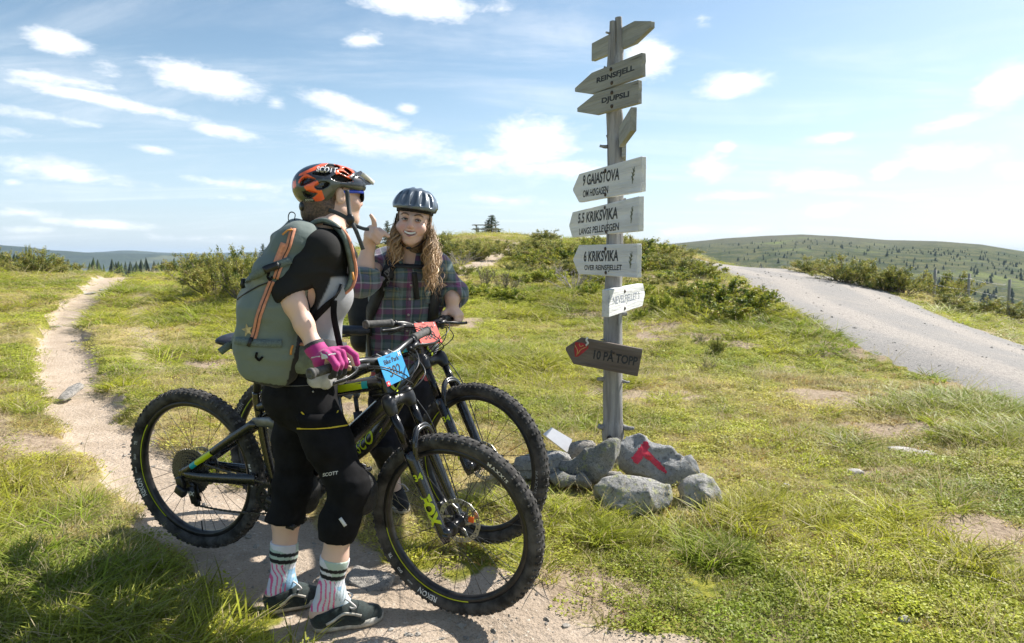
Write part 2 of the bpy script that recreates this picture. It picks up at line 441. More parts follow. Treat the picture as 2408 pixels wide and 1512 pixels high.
# cloud tops bright, undersides a little greyer: sample the same field slightly higher up
low = t.ramp(el, 0.0, 0.22)
behind = t.ramp(sep.outputs[1], -0.15, 0.25)
fill = t.math('MULTIPLY', puff, t.math('SUBTRACT', 1.0, behind))
cov = t.math('MAXIMUM', t.math('MAXIMUM', t.math('MULTIPLY', solid, 0.93), t.math('MULTIPLY', wisp, 0.40)), t.math('MULTIPLY', fill, 0.85))
haze_c = t.math('MULTIPLY', t.math('SUBTRACT', 1.0, t.ramp(el, -0.02, 0.34)), 0.56)
skyc = t.vm('SCALE', sky.outputs[0]); t.put(skyc.node.inputs[3], SKY_K)
hs = t.new('ShaderNodeHueSaturation', {'Color': skyc}); hs.inputs['Saturation'].default_value = 1.04; hs.inputs['Hue'].default_value = 0.488
pale = t.mix(haze_c, hs.outputs[0], (0.43, 0.54, 0.65))
grey = t.mix(t.ramp(t.noise(AE, 14.0, 5, 0.6), 0.42, 0.68), (0.74, 0.745, 0.75), (0.55, 0.59, 0.64))
cc = t.mix(core, grey, (0.80, 0.80, 0.80))
final = t.mix(cov, pale, cc)
up = t.ramp(el, -0.30, -0.02)
final = t.mix(up, (0.16, 0.17, 0.12), final)
t.put(bg.inputs[0], final); bg.inputs[1].default_value = 1.0
# ------------------------------------------------------------------ ground, path, road
CP = []   # control points x, y, z
def cpx(px, py, Y): CP.append(tuple(pt(px, py, Y)))
for x, y, z in [(0, .6, 0), (-1, 1.2, 0.02), (1, 1.2, 0), (3, 1.5, 0), (-3, 1.5, .14), (0, -2, 0), (-4, -2, .1), (4, -2, 0), (-1.37, 2.95, .085), (-.19, 2.61, 0), (-.13, 3.0, .065), (-1.22, 3.5, .04),
                (-.75, 2.45, 0), (-.5, 2.53, 0), (-.95, 2.56, .01), (-.58, 3.54, .05), (-.42, 3.84, .05), (.65, 4.4, 0.02), (.6, 3.5, 0), (2, 3, 0), (-2.2, 2.9, .16), (-1.9, 2.4, .10), (-3, 3.6, .2),
                (2.5, 4.5, 0), (4, 5, 0), (1.5, 7, 0.04), (4.5, 8, -.02), (0, 6, .06), (-1.2, 6, .12)]:
    CP.append((x, y, z))
for a in [(1400,720,13),(1250,740,12.5),(1650,735,12),(1300,640,19),(1300,590,25),(1100,640,17),(1050,700,13),(1150,556,33),(1143,555,52),(1240,559,50),(1060,560,50),(1060,560,31),(1000,563,30),(1480,562,27),(1600,582,25),(1650,612,25),(1680,622,25),(1705,650,31),(1650,655,36),(1600,640,40),(1700,625,24),(1560,640,18),(1700,690,14),(1850,720,12.2),
          (1833,627,25),(1760,655,34),(1690,672,42),(1850,670,34),(1926,647,22),(1961,643,21.5),(2103,705,16),(2239,757,13),(2403,815,11.2),(1858,697,14.5),(1967,752,11.3),(2089,801,9.3),(2221,856,8.0),(2335,891,7.3),(2600,980,6.3),
          (2196,700,28),(2272,716,25),(2370,745,22),(2408,760,20.5),(2120,668,26),(2600,860,14),
          (340,652,24),(250,650,24),(420,656,22),(560,648,20),(700,638,23),(850,616,26),(0,624,20),(90,640,21),(170,650,23),(150,740,12),(160,800,9.4),(165,900,6.6),(0,800,9),(0,1000,5),(0,1250,3.3),(450,800,9.5),(450,920,6.4),(600,700,13),(430,700,13.5),(-300,640,16),(-300,900,5.6),(700,720,12.5),(800,800,9.5)]: cpx(*a)
for x, y, z in [(-25, 42, -1.5), (-14, 48, -.8), (10, 50, .2), (12, 44, -1.2), (22, 40, -2.8), (34, 30, -3.6), (-36, 30, -.8), (-60, 40, -5), (-30, 68, -6), (-2, 74, -.5), (30, 66, -6), (55, 45, -7), (18, 27, -1.4), (-22, 8, .9), (22, 6, -1.6), (60, 5, -6), (-60, 5, -3)]: CP.append((x, y, z))
CP = np.array(CP)
def _q(x, y): r = np.sqrt(x * x + y * y); return np.stack([np.arctan2(x, y) * 1.3, np.log(r + 2.0) * 1.2], -1)
_cq = _q(CP[:, 0], CP[:, 1])
def _phi(A, B): d = np.sqrt(((A[:, None] - B[None]) ** 2).sum(-1) + 0.0025); return d ** 1.6
_n = len(CP); _A = np.zeros((_n + 3, _n + 3)); _A[:_n, :_n] = -_phi(_cq, _cq) + np.eye(_n) * -0.004 * -1
_A[:_n, _n] = 1; _A[:_n, _n + 1:] = _cq; _A[_n:, :_n] = _A[:_n, _n:].T
_sol = np.linalg.solve(_A, np.r_[CP[:, 2], 0, 0, 0])
def terrain0(x, y):
    x = np.atleast_1d(np.asarray(x, float)); y = np.atleast_1d(np.asarray(y, float)); out = np.empty(len(x))
    for i in range(0, len(x), 20000):
        q = _q(x[i:i + 20000], y[i:i + 20000])
        out[i:i + 20000] = -_phi(q, _cq) @ _sol[:_n] + _sol[_n] + q @ _sol[_n + 1:]
    az_ = np.abs(np.arctan2(x, y)); b = sstep(R_(75), R_(120), az_)
    r = np.hypot(x, y); return out * (1 - b) + b * (-0.0012 * np.minimum(r, 60) ** 2 * 0.6)
def hit0(px, py, f):
    d = px_dir(px, py); Y = np.geomspace(1.0, 70, 900); P = np.array([0, 0, CAM_Z]) + d[None] * (Y / d[1])[:, None]
    z = f(P[:, 0], P[:, 1]); k = np.argmax(P[:, 2] < z); return P[k] if P[k, 2] < z[k] else P[-1]
def hit(px, py): return hit0(px, py, terrain0)
def line_px(L): return np.array([[*hit(a, b)[:2], w_ / 1605.0 * np.linalg.norm(hit(a, b)[:2]) / 2] for a, b, w_ in L])
PATH = line_px([(a + 6, b_, w_ * .74) for a, b_, w_ in [(350,637,60),(262,655,80),(215,690,75),(165,722,78),(142,770,90),(140,830,120),(162,900,155),(185,960,170),(240,1020,190),(320,1070,210)]])
PATH = np.vstack([PATH, [(-1.55, 3.45, .36), (-1.1, 3.0, .33), (-.75, 2.72, .34), (-.35, 2.45, .42), (.05, 2.28, .40), (.5, 2.0, .42), (1.2, 1.5, .45), (2.2, 1.0, .5)]])
PATH2 = line_px([(1212,572,26),(1188,588,36),(1160,606,50),(1110,630,80),(1065,652,60)])
SIDE = line_px([(350,690,40),(330,760,50),(345,830,60),(370,900,60)])
def seg_d(x, y, L):
    """distance to a polyline divided by its half width there (blended), also side"""
    best = np.full(len(x), 1e9)
    for (ax, ay, aw), (bx, by, bw) in zip(L[:-1], L[1:]):
        dx, dy = bx - ax, by - ay; t_ = np.clip(((x - ax) * dx + (y - ay) * dy) / (dx * dx + dy * dy), 0, 1)
        d = np.hypot(x - ax - t_ * dx, y - ay - t_ * dy) / (aw + (bw - aw) * t_); best = np.minimum(best, d)
    return best
RN = np.array([hit(a, b)[:2] for a, b in [(1699,631),(1760,649),(1840,684),(1925,732),(1967,752),(2089,801),(2221,856),(2335,891),(2600,985)]])
RF = np.array([hit(a, b)[:2] for a, b in [(1795,631),(1833,633),(1926,649),(1961,645),(2103,705),(2239,757),(2403,815),(2600,880)]])
def _resamp(L, n=40):
    s = np.r_[0, np.cumsum(np.hypot(*np.diff(L, axis=0).T))]; u = np.linspace(0, s[-1], n); return np.stack([np.interp(u, s, L[:, 0]), np.interp(u, s, L[:, 1])], 1)
_a, _b = _resamp(RN), _resamp(RF)
ROADC = np.c_[(_a + _b) / 2, np.hypot(*(_a - _b).T) / 2]
# the road runs on beyond the frame at both ends
d0 = unit(np.array([.42, .9])); d1 = unit(ROADC[-1, :2] - ROADC[-4, :2])
ROADC = np.vstack([np.r_[ROADC[0, :2] + d0 * 5, .9], ROADC, np.r_[ROADC[-1, :2] + d1 * 12, 1.9]])
ROADC[:, 2] = np.clip(ROADC[:, 2], .75, 2.0)
def masks(x, y):
    P3 = np.stack([x, y, 0 * x], 1)
    nz = fbm(P3 * 2.2, 11, 4) * 0.55 + fbm(P3 * 9, 21, 3) * 0.22
    dp = seg_d(x, y, PATH); dirt = 1 - sstep(0.78, 1.25, dp + nz)
    dirt = np.maximum(dirt, 0.8 * (1 - sstep(0.5, 1.3, seg_d(x, y, PATH2) + nz)))
    side = 0.7 * (1 - sstep(0.4, 1.4, seg_d(x, y, SIDE) + nz))
    road = 1 - sstep(0.96, 1.04, seg_d(x, y, ROADC) + nz * 0.16)
    bare = sstep(0.28, 0.55, fbm(P3 * 0.9, 31, 4) + 0.35 * fbm(P3 * 4.5, 33, 3))
    near_r = sstep(0.3, 2.5, x) * (1 - sstep(3.2, 5, y)) * 0.0
    # trodden patches seen right of the wheels and in the right foreground
    for (cx, cy_, rx, ry, s) in [(.25, 2.75, .35, .3, .9), (.95, 2.5, .6, .3, .55), (2.0, 3.3, .5, .45, .6), (2.4, 4.4, .5, .35, .6), (-2.6, 7.0, .7, 2.2, .45), (-3.6, 9.5, .8, 2.5, .5), (3.0, 2.6, .7, .4, .5), (3.4, 6.2, 1.3, .5, .35), (1.2, 6.2, 1.4, .5, .25)]:
        bare = np.maximum(bare, s * np.clip(1.25 - np.hypot((x - cx) / rx, (y - cy_) / ry) + nz, 0, 1))
    dry = np.clip(0.5 + 0.95 * fbm(P3 * 0.45, 41, 4) + 0.3 * fbm(P3 * 2.5, 43, 3), 0, 1)
    return dirt, side, road, np.clip(bare, 0, 1), dry, dp
def terrain(x, y, fine=True):
    x = np.atleast_1d(np.asarray(x, float)); y = np.atleast_1d(np.asarray(y, float))
    z = terrain0(x, y); r = np.hypot(x, y); P3 = np.stack([x, y, 0 * x], 1)
    dp = seg_d(x, y, PATH)
    z = z - 0.05 * (1 - sstep(0.7, 1.25, dp)) * sstep(2.5, 5, r) - 0.012 * (1 - sstep(.7, 1.2, dp))
    z = z + 0.10 * sstep(0.9, 1.5, dp) * (1 - sstep(1.5, 3.5, dp)) * (1 - sstep(-2.5, -1.2, x)) * sstep(4.0, 6.5, y) * 0.6
    offroad = sstep(0.95, 1.5, seg_d(x, y, ROADC))
    z = z + (0.10 * fbm(P3 * 0.7, 5, 3) + 0.035 * fbm(P3 * 2.6, 6, 3)) * offroad * sstep(2.8, 6, r) * (0.4 + 0.6 * sstep(.9, 1.4, dp)) + 0.02 * fbm(P3 * 3.0, 8, 3) * (1 - sstep(2.8, 6, r))
    z = z - 0.03 * (1 - offroad)
    return z
azs = np.unique(np.r_[np.linspace(-180, -58, 40), np.linspace(-58, 58, 470), np.linspace(58, 180, 40)]) * math.pi / 180
rs = np.geomspace(0.3, 78, 400)
AZ, RR = np.meshgrid(azs, rs); GX = (RR * np.sin(AZ)).ravel(); GY = (RR * np.cos(AZ)).ravel(); GZ = terrain(GX, GY)
mk = masks(GX, GY)
na = len(azs); i0 = (np.arange(len(rs) - 1)[:, None] * na + np.arange(na - 1)[None]).ravel()
Q = np.stack([i0, i0 + 1, i0 + na + 1, i0 + na], 1)
Q = Q[:, ::-1]
# ground material: soil, sand, gravel, moss and thatch from the masks
def ground_mat():
    m, t, b, out = new_mat("ground_cover")
    co = t.coord('Object')
    dirt, side, road, bare, dry = (t.attr(k) for k in ('dirt', 'side', 'road', 'bare', 'dry'))
    n1 = t.noise(co, 3.0, 6, .6); n2 = t.noise(co, 24.0, 6, .65); n3 = t.noise(co, 110.0, 4, .7)
    green = t.mix(t.ramp(n2, .35, .7), (.13, .15, .022), (.34, .32, .05))
    straw = t.mix(t.ramp(n2, .3, .7), (.46, .385, .17), (.27, .20, .09))
    g = t.mix(t.ramp(t.math('ADD', dry, t.math('MULTIPLY_ADD', n1, .6, -.3)), .3, .85), green, straw)
    soil = t.mix(t.ramp(n2, .35, .7), (.42, .33, .235), (.24, .175, .125))
    g = t.mix(t.ramp(t.math('ADD', bare, t.math('MULTIPLY_ADD', n2, .5, -.25)), .3, .7), g, soil)
    g = t.mix(side, g, (.42, .35, .23))
    sand = t.mix(t.ramp(n1, .3, .7), (.52, .425, .335), (.42, .335, .255))
    sand = t.mix(t.math('MULTIPLY', t.ramp(t.noise(co, 7.0, 6, .7), .5, .68), .7), sand, (.36, .285, .21)); sand = t.mix(t.ramp(n3, .50, .68), sand, (.30, .235, .17)); sand = t.mix(t.ramp(t.noise(co, 45, 3), .62, .72), sand, (.60, .54, .45))
    vo = t.new('ShaderNodeTexVoronoi', {'Vector': co, 'Scale': 38.0})
    g = t.mix(t.ramp(t.math('ADD', dirt, t.math('MULTIPLY_ADD', n2, .5, -.25)), .35, .6), g, sand)
    wh = t.noise(t.new('ShaderNodeMapping', {0: co, 3: (1, 1, 1)}).outputs[0], 0.9, 3)
    grav = t.mix(t.ramp(n2, .3, .75), (.35, .33, .305), (.265, .25, .235)); grav = t.mix(t.ramp(wh, .45, .7), grav, (.39, .35, .305))
    ac = t.math('ADD', t.attr('across'), t.math('MULTIPLY_ADD', n1, .3, -.15)); rut = t.math('MULTIPLY', t.ramp(ac, .22, .38), t.math('SUBTRACT', 1.0, t.ramp(ac, .55, .75))); grav = t.mix(t.math('MULTIPLY', rut, .8), t.mix(.45, grav, (.30, .285, .27)), (.42, .375, .33)); grav = t.mix(t.ramp(vo.outputs['Color'], .25, .8), grav, t.mix(0.5, grav, (.22, .21, .20)))
    g = t.mix(t.ramp(t.math('ADD', road, t.math('MULTIPLY_ADD', n2, .4, -.2)), .4, .6), g, grav)
    t.put(b.inputs['Base Color'], g); b.inputs['Roughness'].default_value = 0.95; b.inputs['Specular IOR Level'].default_value = 0.15
    h = t.math('ADD', t.math('MULTIPLY', n2, .6), t.math('ADD', t.math('MULTIPLY', n3, .5), t.math('MULTIPLY', vo.outputs['Distance'], .35)))
    t.put(b.inputs['Normal'], t.bump(h, 0.9, 0.018))
    return m
GM = ground_mat()
pm = (mk[0][Q].mean(1) > .5) & (RR.ravel()[Q].mean(1) < 60); rm = (mk[2][Q].mean(1) > .5) & ~pm
GV = np.stack([GX, GY, GZ], 1); GA = dict(dirt=mk[0], side=mk[1], road=mk[2], bare=mk[3], dry=mk[4], across=np.minimum(seg_d(GX, GY, ROADC), 3))
def sub(name, sel):
    q = Q[sel]; ids, inv = np.unique(q, return_inverse=True)
    o = obj(name, GV[ids], inv.reshape(q.shape), GM, attrs={k: a[ids] for k, a in GA.items()}); tag(o, kind='structure'); return o
ground = sub('ground', ~pm & ~rm); path = sub('path', pm); road = sub('road', rm)
tag(path, 'sandy singletrack winding from the left skyline under the bicycles'); tag(road, 'pale gravel road climbing over the crest on the right'); tag(ground, 'grassy upland ground')
# ------------------------------------------------------------------ far land
CRX = np.array([(1100,585),(1400,590),(1590,573),(1700,562),(1800,556),(1880,553),(1960,557),(2000,560),(2080,566),(2200,568),(2300,575),(2408,592),(2600,612)], float)
def pxaz(p): return math.atan2((p - 1204) / FPX, 1)
def el_of(px, py): d = px_dir(px, py); return d[2] / math.hypot(d[0], d[1])
_ca = np.array([pxaz(a) for a, b in CRX]); _ce = np.array([el_of(a, b) for a, b in CRX])
def hill_z(az_, r):
    ce = np.interp(az_, _ca, _ce); top = CAM_Z + ce * 950
    base = -7 - 15 * sstep(70, 300, r)
    k = sstep(260, 950, r) * 0.72 + 0.28 * sstep(260, 620, r)
    P3 = np.stack([az_ * r / 90, r / 90, 0 * r], 1)
    z = base + (top - base) * k - 40 * sstep(1000, 1700, r)
    return z + (2.2 * fbm(P3, 3, 4) + 0.7 * fbm(P3 * 5, 4, 3)) * sstep(120, 400, r) * (1 - sstep(700, 930, r) * .8)
def hill_mat():
    m, t, b, out = new_mat("heath_hillside")
    co = t.coord('Object'); mp = t.new('ShaderNodeMapping', {0: co}); mp.inputs['Scale'].default_value = (1, .35, 1)
    n1 = t.noise(co, .012, 6, .6); n2 = t.noise(co, .06, 6, .65); n3 = t.noise(co, .35, 4, .6)
    c = t.mix(t.ramp(n2, .38, .62), (.045, .062, .022), (.125, .125, .05))
    z = t.new('ShaderNodeSeparateXYZ', {0: co}).outputs[2]
    c = t.mix(t.math('MULTIPLY', t.ramp(z, 2, 26), .8), c, t.mix(t.ramp(n2, .4, .65), (.155, .135, .10), (.10, .10, .055)))
    c = t.mix(t.ramp(t.math('ADD', n3, t.math('MULTIPLY', n1, .4)), .76, .86), c, (.34, .33, .32))
    c = t.mix(t.ramp(n1, .56, .7), c, (.17, .20, .06))
    c = t.mix(t.ramp(n3, .50, .60), c, t.mix(.75, c, (.022, .036, .014)))
    t.put(b.inputs['Base Color'], c); b.inputs['Roughness'].default_value = 1; b.inputs['Specular IOR Level'].default_value = 0.05
    t.put(b.inputs['Normal'], t.bump(n3, .8, 1.5)); return m
def polar(name, a0, a1, na_, r0, r1, nr, zf, m):
    A, Rr = np.meshgrid(np.linspace(R_(a0), R_(a1), na_), np.geomspace(r0, r1, nr)); A = A.ravel(); Rr = Rr.ravel()
    i = (np.arange(nr - 1)[:, None] * na_ + np.arange(na_ - 1)[None]).ravel()
    o = obj(name, np.stack([Rr * np.sin(A), Rr * np.cos(A), zf(A, Rr)], 1), np.stack([i, i + na_, i + na_ + 1, i + 1], 1), m); tag(o, kind='structure'); return o
HM = hill_mat()
hill = polar('hill', 5, 64, 240, 66, 1800, 150, hill_z, HM); tag(hill, 'broad heath hill dotted with spruces behind the road')
def valley_z(az_, r):
    P3 = np.stack([az_ * r / 120, r / 120, 0 * r], 1)
    return -6 - 12 * sstep(60, 260, r) - 20 * sstep(300, 1400, r) + 1.6 * fbm(P3, 9, 3)
valley = polar('valley', -180, 5.2, 220, 64, 9000, 90, valley_z, HM)
valley_b = polar('valley', 63.8, 180, 60, 64, 9000, 50, valley_z, HM)
valley_c = polar('valley', 5, 64, 60, 1780, 9000, 20, lambda a, r: valley_z(a, r) - 4, HM)
def forest_hill_mat():
    m, t, b, out = new_mat("distant_forest")
    co = t.coord('Object'); n = t.noise(co, .02, 6, .7); n2 = t.noise(co, .004, 4, .6)
    c = t.mix(t.ramp(n, .35, .65), (.016, .030, .018), (.040, .058, .026)); c = t.mix(t.ramp(n2, .58, .68), c, (.11, .12, .06))
    t.put(b.inputs['Base Color'], c); b.inputs['Roughness'].default_value = 1; b.inputs['Specular IOR Level'].default_value = 0.05
    t.put(b.inputs['Normal'], t.bump(n, .9, 10)); return m
FM = forest_hill_mat()
def ridge(name, pts, r, depth, label):
    a = np.array([pxaz(p[0]) for p in pts]); e = np.array([el_of(*p) for p in pts])
    def zf(A, Rr):
        top = CAM_Z + np.interp(A, a, e) * r; base = -42.0
        P3 = np.stack([A * r / 200, Rr / 200, 0 * Rr], 1)
        k = np.exp(-((Rr - r) / depth) ** 2); return base + (top - base) * k + (fbm(P3, 77, 4) * 10 * k)
    d = lambda x: math.degrees(x)
    return tag(polar(name, d(a[0]), d(a[-1]), 260, r - 2.2 * depth, r + 2 * depth, 40, zf, FM), label)
ridge('hill', [(-2600,640),(-1200,590),(-400,574),(-60,577),(0,577),(60,582),(130,589),(170,589),(230,593),(300,594),(420,600),(620,605)], 2600, 350, 'dark forested ridge at the far left')
ridge('hill', [(-800,640),(-300,620),(60,602),(180,595),(230,592),(280,589),(320,590),(380,594),(450,596),(540,595),(600,594),(680,596),(760,598),(900,600),(1100,600),(1500,606)], 3600, 450, 'blue forested hills on the far horizon')
lake_m, t, b, out = new_mat("lake_water"); t.put(b.inputs['Base Color'], (.02, .05, .08)); b.inputs['Roughness'].default_value = .12
t.put(b.inputs['Normal'], t.bump(t.noise(t.coord('Object'), .3, 3), .2, .3))
lk = np.array([(math.sin(R_(a)) * r * .0 + -860 + 330 * math.cos(q), 1900 + 420 * math.sin(q), -35.0) for q in np.linspace(0, 2 * math.pi, 40, endpoint=False) for a, r in [(0, 0)]])
tag(obj('lake', lk, [list(range(40))], lake_m, smooth=False), 'small blue lake below the far hills', kind='structure')
# ------------------------------------------------------------------ vegetation
rng = np.random.default_rng(5)
def leaf_mat(name, trans=0.35, rough=0.55, inst=False, hue=0.0):
    m, t, b, out = new_mat(name)
    c = t.attr('gcol', 'Color', 'INSTANCER') if inst else t.attr('col', 'Color')
    if inst:
        c = t.mix(t.math('MULTIPLY', t.attr('tipmask', 'Fac'), .55), c, t.mix(.5, c, (.50, .42, .20)))
        c = t.mix(t.attr('straw', 'Fac'), c, (.52, .44, .25))
    t.put(b.inputs['Base Color'], c); b.inputs['Roughness'].default_value = rough; b.inputs['Specular IOR Level'].default_value = 0.25
    tr = t.new('ShaderNodeBsdfTranslucent', {'Color': c}); mx = t.new('ShaderNodeMixShader', {0: trans})
    t.l.new(b.outputs[0], mx.inputs[1]); t.l.new(tr.outputs[0], mx.inputs[2]); t.l.new(mx.outputs[0], out.inputs[0])
    return m
GRASS = leaf_mat("grass_blades", 0.42, 0.5, True); LEAF = leaf_mat("foliage", 0.3); 
BARK = mat("grey_bark", (.23, .19, .155), .9, var=.35, vscale=60, bump=.4)
TWIG = mat("dead_grey_twig", (.36, .32, .29), .9, var=.3, vscale=60)
# --- tufts
def tuft(seed, n, h, spread, lean, w, straw=0.0, heads=0):
    r = np.random.default_rng(seed); V = []; F = []; tip = []; st = []
    for i in range(n):
        a = r.uniform(0, 2 * math.pi); rad = spread * math.sqrt(r.uniform()); bx, by = rad * math.cos(a), rad * math.sin(a)
        hh = h * r.uniform(.45, 1.1); la = a + r.normal(0, .9); ln = lean * r.uniform(.3, 1.3) * hh; ww = w * r.uniform(.7, 1.3)
        pa = r.uniform(0, math.pi); sx, sy = math.cos(pa), math.sin(pa); k = len(V); s = 1.0 if r.uniform() < straw else 0.0
        for f, wf in ((0, .8), (.4, 1.0), (.75, .7)):
            cx = bx + math.cos(la) * ln * f ** 1.8; cy_ = by + math.sin(la) * ln * f ** 1.8; cz = hh * (f - .18 * f * f * lean) - .01
            V += [(cx - sx * ww * wf, cy_ - sy * ww * wf, cz), (cx + sx * ww * wf, cy_ + sy * ww * wf, cz)]; tip += [f * f, f * f]; st += [s, s]
        V.append((bx + math.cos(la) * ln, by + math.sin(la) * ln, hh * (1 - .25 * lean))); tip.append(1.0); st.append(s)
        F += [[k, k + 1, k + 3, k + 2], [k + 2, k + 3, k + 5, k + 4], [k + 4, k + 5, k + 6]]
        if i < heads:
            top = np.array(V[-1])
            for q in range(7):
                o = np.array([r.normal(0, .0035), r.normal(0, .0035), -.009 * q + .012]); k = len(V)
                V += [tuple(top + o), tuple(top + o + (.0022, .001, .004)), tuple(top + o + (r.normal(0, .003), r.normal(0, .003), .013))]; tip += [1] * 3; st += [1] * 3; F.append([k, k + 1, k + 2])
    return V, F, tip, st
def rosette(seed, n, rad, h, ls):
    r = np.random.default_rng(seed); V = []; F = []; TQ = []
    for i in range(n):
        a = r.uniform(0, 2 * math.pi); d = rad * math.sqrt(r.uniform()); c = np.array([d * math.cos(a), d * math.sin(a), h * r.uniform(.15, 1) * (1 - .5 * d / rad)])
        u = unit(r.normal(0, 1, 3) * (1, 1, .5)); nrm = unit(np.array([0, 0, 1]) + r.normal(0, .45, 3)); u = unit(u - nrm * (u @ nrm)); v = np.cross(nrm, u); s = ls * r.uniform(.6, 1.3); k = len(V)
        V += [tuple(c - u * s), tuple(c + v * s * .55 - u * .1 * s), tuple(c + u * s + nrm * s * .2), tuple(c - v * s * .55 - u * .1 * s)]; F.append([k, k + 1, k + 2, k + 3]); q = r.uniform() ** 2.5; TQ += [q] * 4
    return V, F, TQ, [0.0] * len(V)
SRC = bpy.data.collections.new("ground_cover_sources")
def src(i, name, data):
    V, F, tip, st = data
    o = bpy.data.objects.new("%02d_%s" % (i, name), make_mesh(name, V, F, True, dict(tipmask=tip, straw=st))); o.data.materials.append(GRASS); SRC.objects.link(o)
TUFTS = [tuft(1, 22, .050, .035, .9, .0020, .15), tuft(2, 26, .040, .045, 1.2, .0020, .2), tuft(3, 20, .065, .035, .7, .0019, .25),      # short 0-2
         tuft(4, 34, .15, .05, .75, .0026, .12), tuft(5, 38, .19, .06, 1.0, .0028, .15), tuft(6, 30, .13, .05, 1.2, .0026, .1),          # long 3-5
         rosette(7, 70, .075, .040, .0075), rosette(8, 60, .06, .055, .0065), rosette(9, 80, .085, .035, .0070),                                # leafy 6-8
         tuft(10, 9, .24, .04, .5, .0012, .9, 6), tuft(11, 7, .20, .05, .8, .0012, .8, 5),                                               # stems 9-10
         tuft(12, 26, .05, .05, 1.6, .0018, .95), tuft(13, 24, .035, .06, 2.0, .0018, 1.0)]                                              # thatch 11-12
for i, d in enumerate(TUFTS): src(i, 'tuft', d)
def scatter(name, P, idx, rot, scl, col, label, kind='stuff', cat='grass'):
    me = make_mesh(name, P, [], False, dict(idx=idx, rot=rot, scl=scl)); at = me.attributes.new('gcol', 'FLOAT_COLOR', 'POINT'); at.data.foreach_set('color', np.c_[col, np.ones(len(col))].astype(np.float32).ravel())
    o = bpy.data.objects.new(name, me); link(o); me.materials.append(GRASS); tag(o, label, None, None, kind)
    ng = bpy.data.node_groups.new(name, 'GeometryNodeTree'); ng.interface.new_socket('Geometry', in_out='INPUT', socket_type='NodeSocketGeometry'); ng.interface.new_socket('Geometry', in_out='OUTPUT', socket_type='NodeSocketGeometry')
    N = ng.nodes; gi = N.new('NodeGroupInput'); go = N.new('NodeGroupOutput'); ip = N.new('GeometryNodeInstanceOnPoints'); ci = N.new('GeometryNodeCollectionInfo')
    ci.inputs['Collection'].default_value = SRC; ci.inputs['Separate Children'].default_value = True; ci.inputs['Reset Children'].default_value = True
    def na_(n, ty): a = N.new('GeometryNodeInputNamedAttribute'); a.data_type = ty; a.inputs[0].default_value = n; return [o_ for o_ in a.outputs if o_.enabled][0]
    L = ng.links; L.new(gi.outputs[0], ip.inputs['Points']); L.new(ci.outputs[0], ip.inputs['Instance']); ip.inputs['Pick Instance'].default_value = True
    L.new(na_('idx', 'FLOAT'), ip.inputs['Instance Index']); L.new(na_('rot', 'FLOAT_VECTOR'), ip.inputs['Rotation']); L.new(na_('scl', 'FLOAT_VECTOR'), ip.inputs['Scale']); L.new(ip.outputs[0], go.inputs[0])
    md = o.modifiers.new('scatter', 'NODES'); md.node_group = ng
    return o
def lush_field(x, y):
    P3 = np.stack([x, y, 0 * x], 1); f = sstep(.22, .5, fbm(P3 * .55, 51, 4) + .3 * fbm(P3 * 2.5, 52, 3)) * .55 * sstep(5, 9, np.hypot(x, y))
    for cx, cy_, rx, ry, s in LUSH: f = np.maximum(f, s * np.clip(1.5 - np.hypot((x - cx) / rx, (y - cy_) / ry), 0, 1))
    return f
LUSH = [(-2.4, 2.4, 1.0, .45, .8), (-1.6, 2.2, .8, .3, .7), (-2.9, 3.2, .6, .7, .6), (.12, 3.60, .30, .16, .9), (.55, 3.28, .30, .06, .5), (1.20, 3.62, .15, .24, .9), (.95, 3.10, .22, .12, .5)]
for px_, py_, rx, ry in [(255,755,.35,.35),(300,690,.4,.5),(460,835,.5,.35),(470,690,1.3,1.2),(545,720,1.0,.9),(1255,745,.6,.4),(1420,700,1.6,1.2),(1600,740,2.0,1.0),(2150,840,.3,.3),(2250,880,.3,.3),(720,760,1.2,1.2),(1180,840,1.0,.8),(2330,960,.9,.5),(2380,1030,.5,.3)]:
    h_ = hit(px_, py_); LUSH.append((h_[0], h_[1], rx, ry, .95))
def sample_polar(n, r0, r1, a0, a1, p):
    """points with density per area falling as r**-p"""
    u = rng.uniform(size=n); k = 2 - p; r = (r0 ** k + u * (r1 ** k - r0 ** k)) ** (1 / k); a = R_(a0) + rng.uniform(size=n) * R_(a1 - a0)
    return r * np.sin(a), r * np.cos(a), r
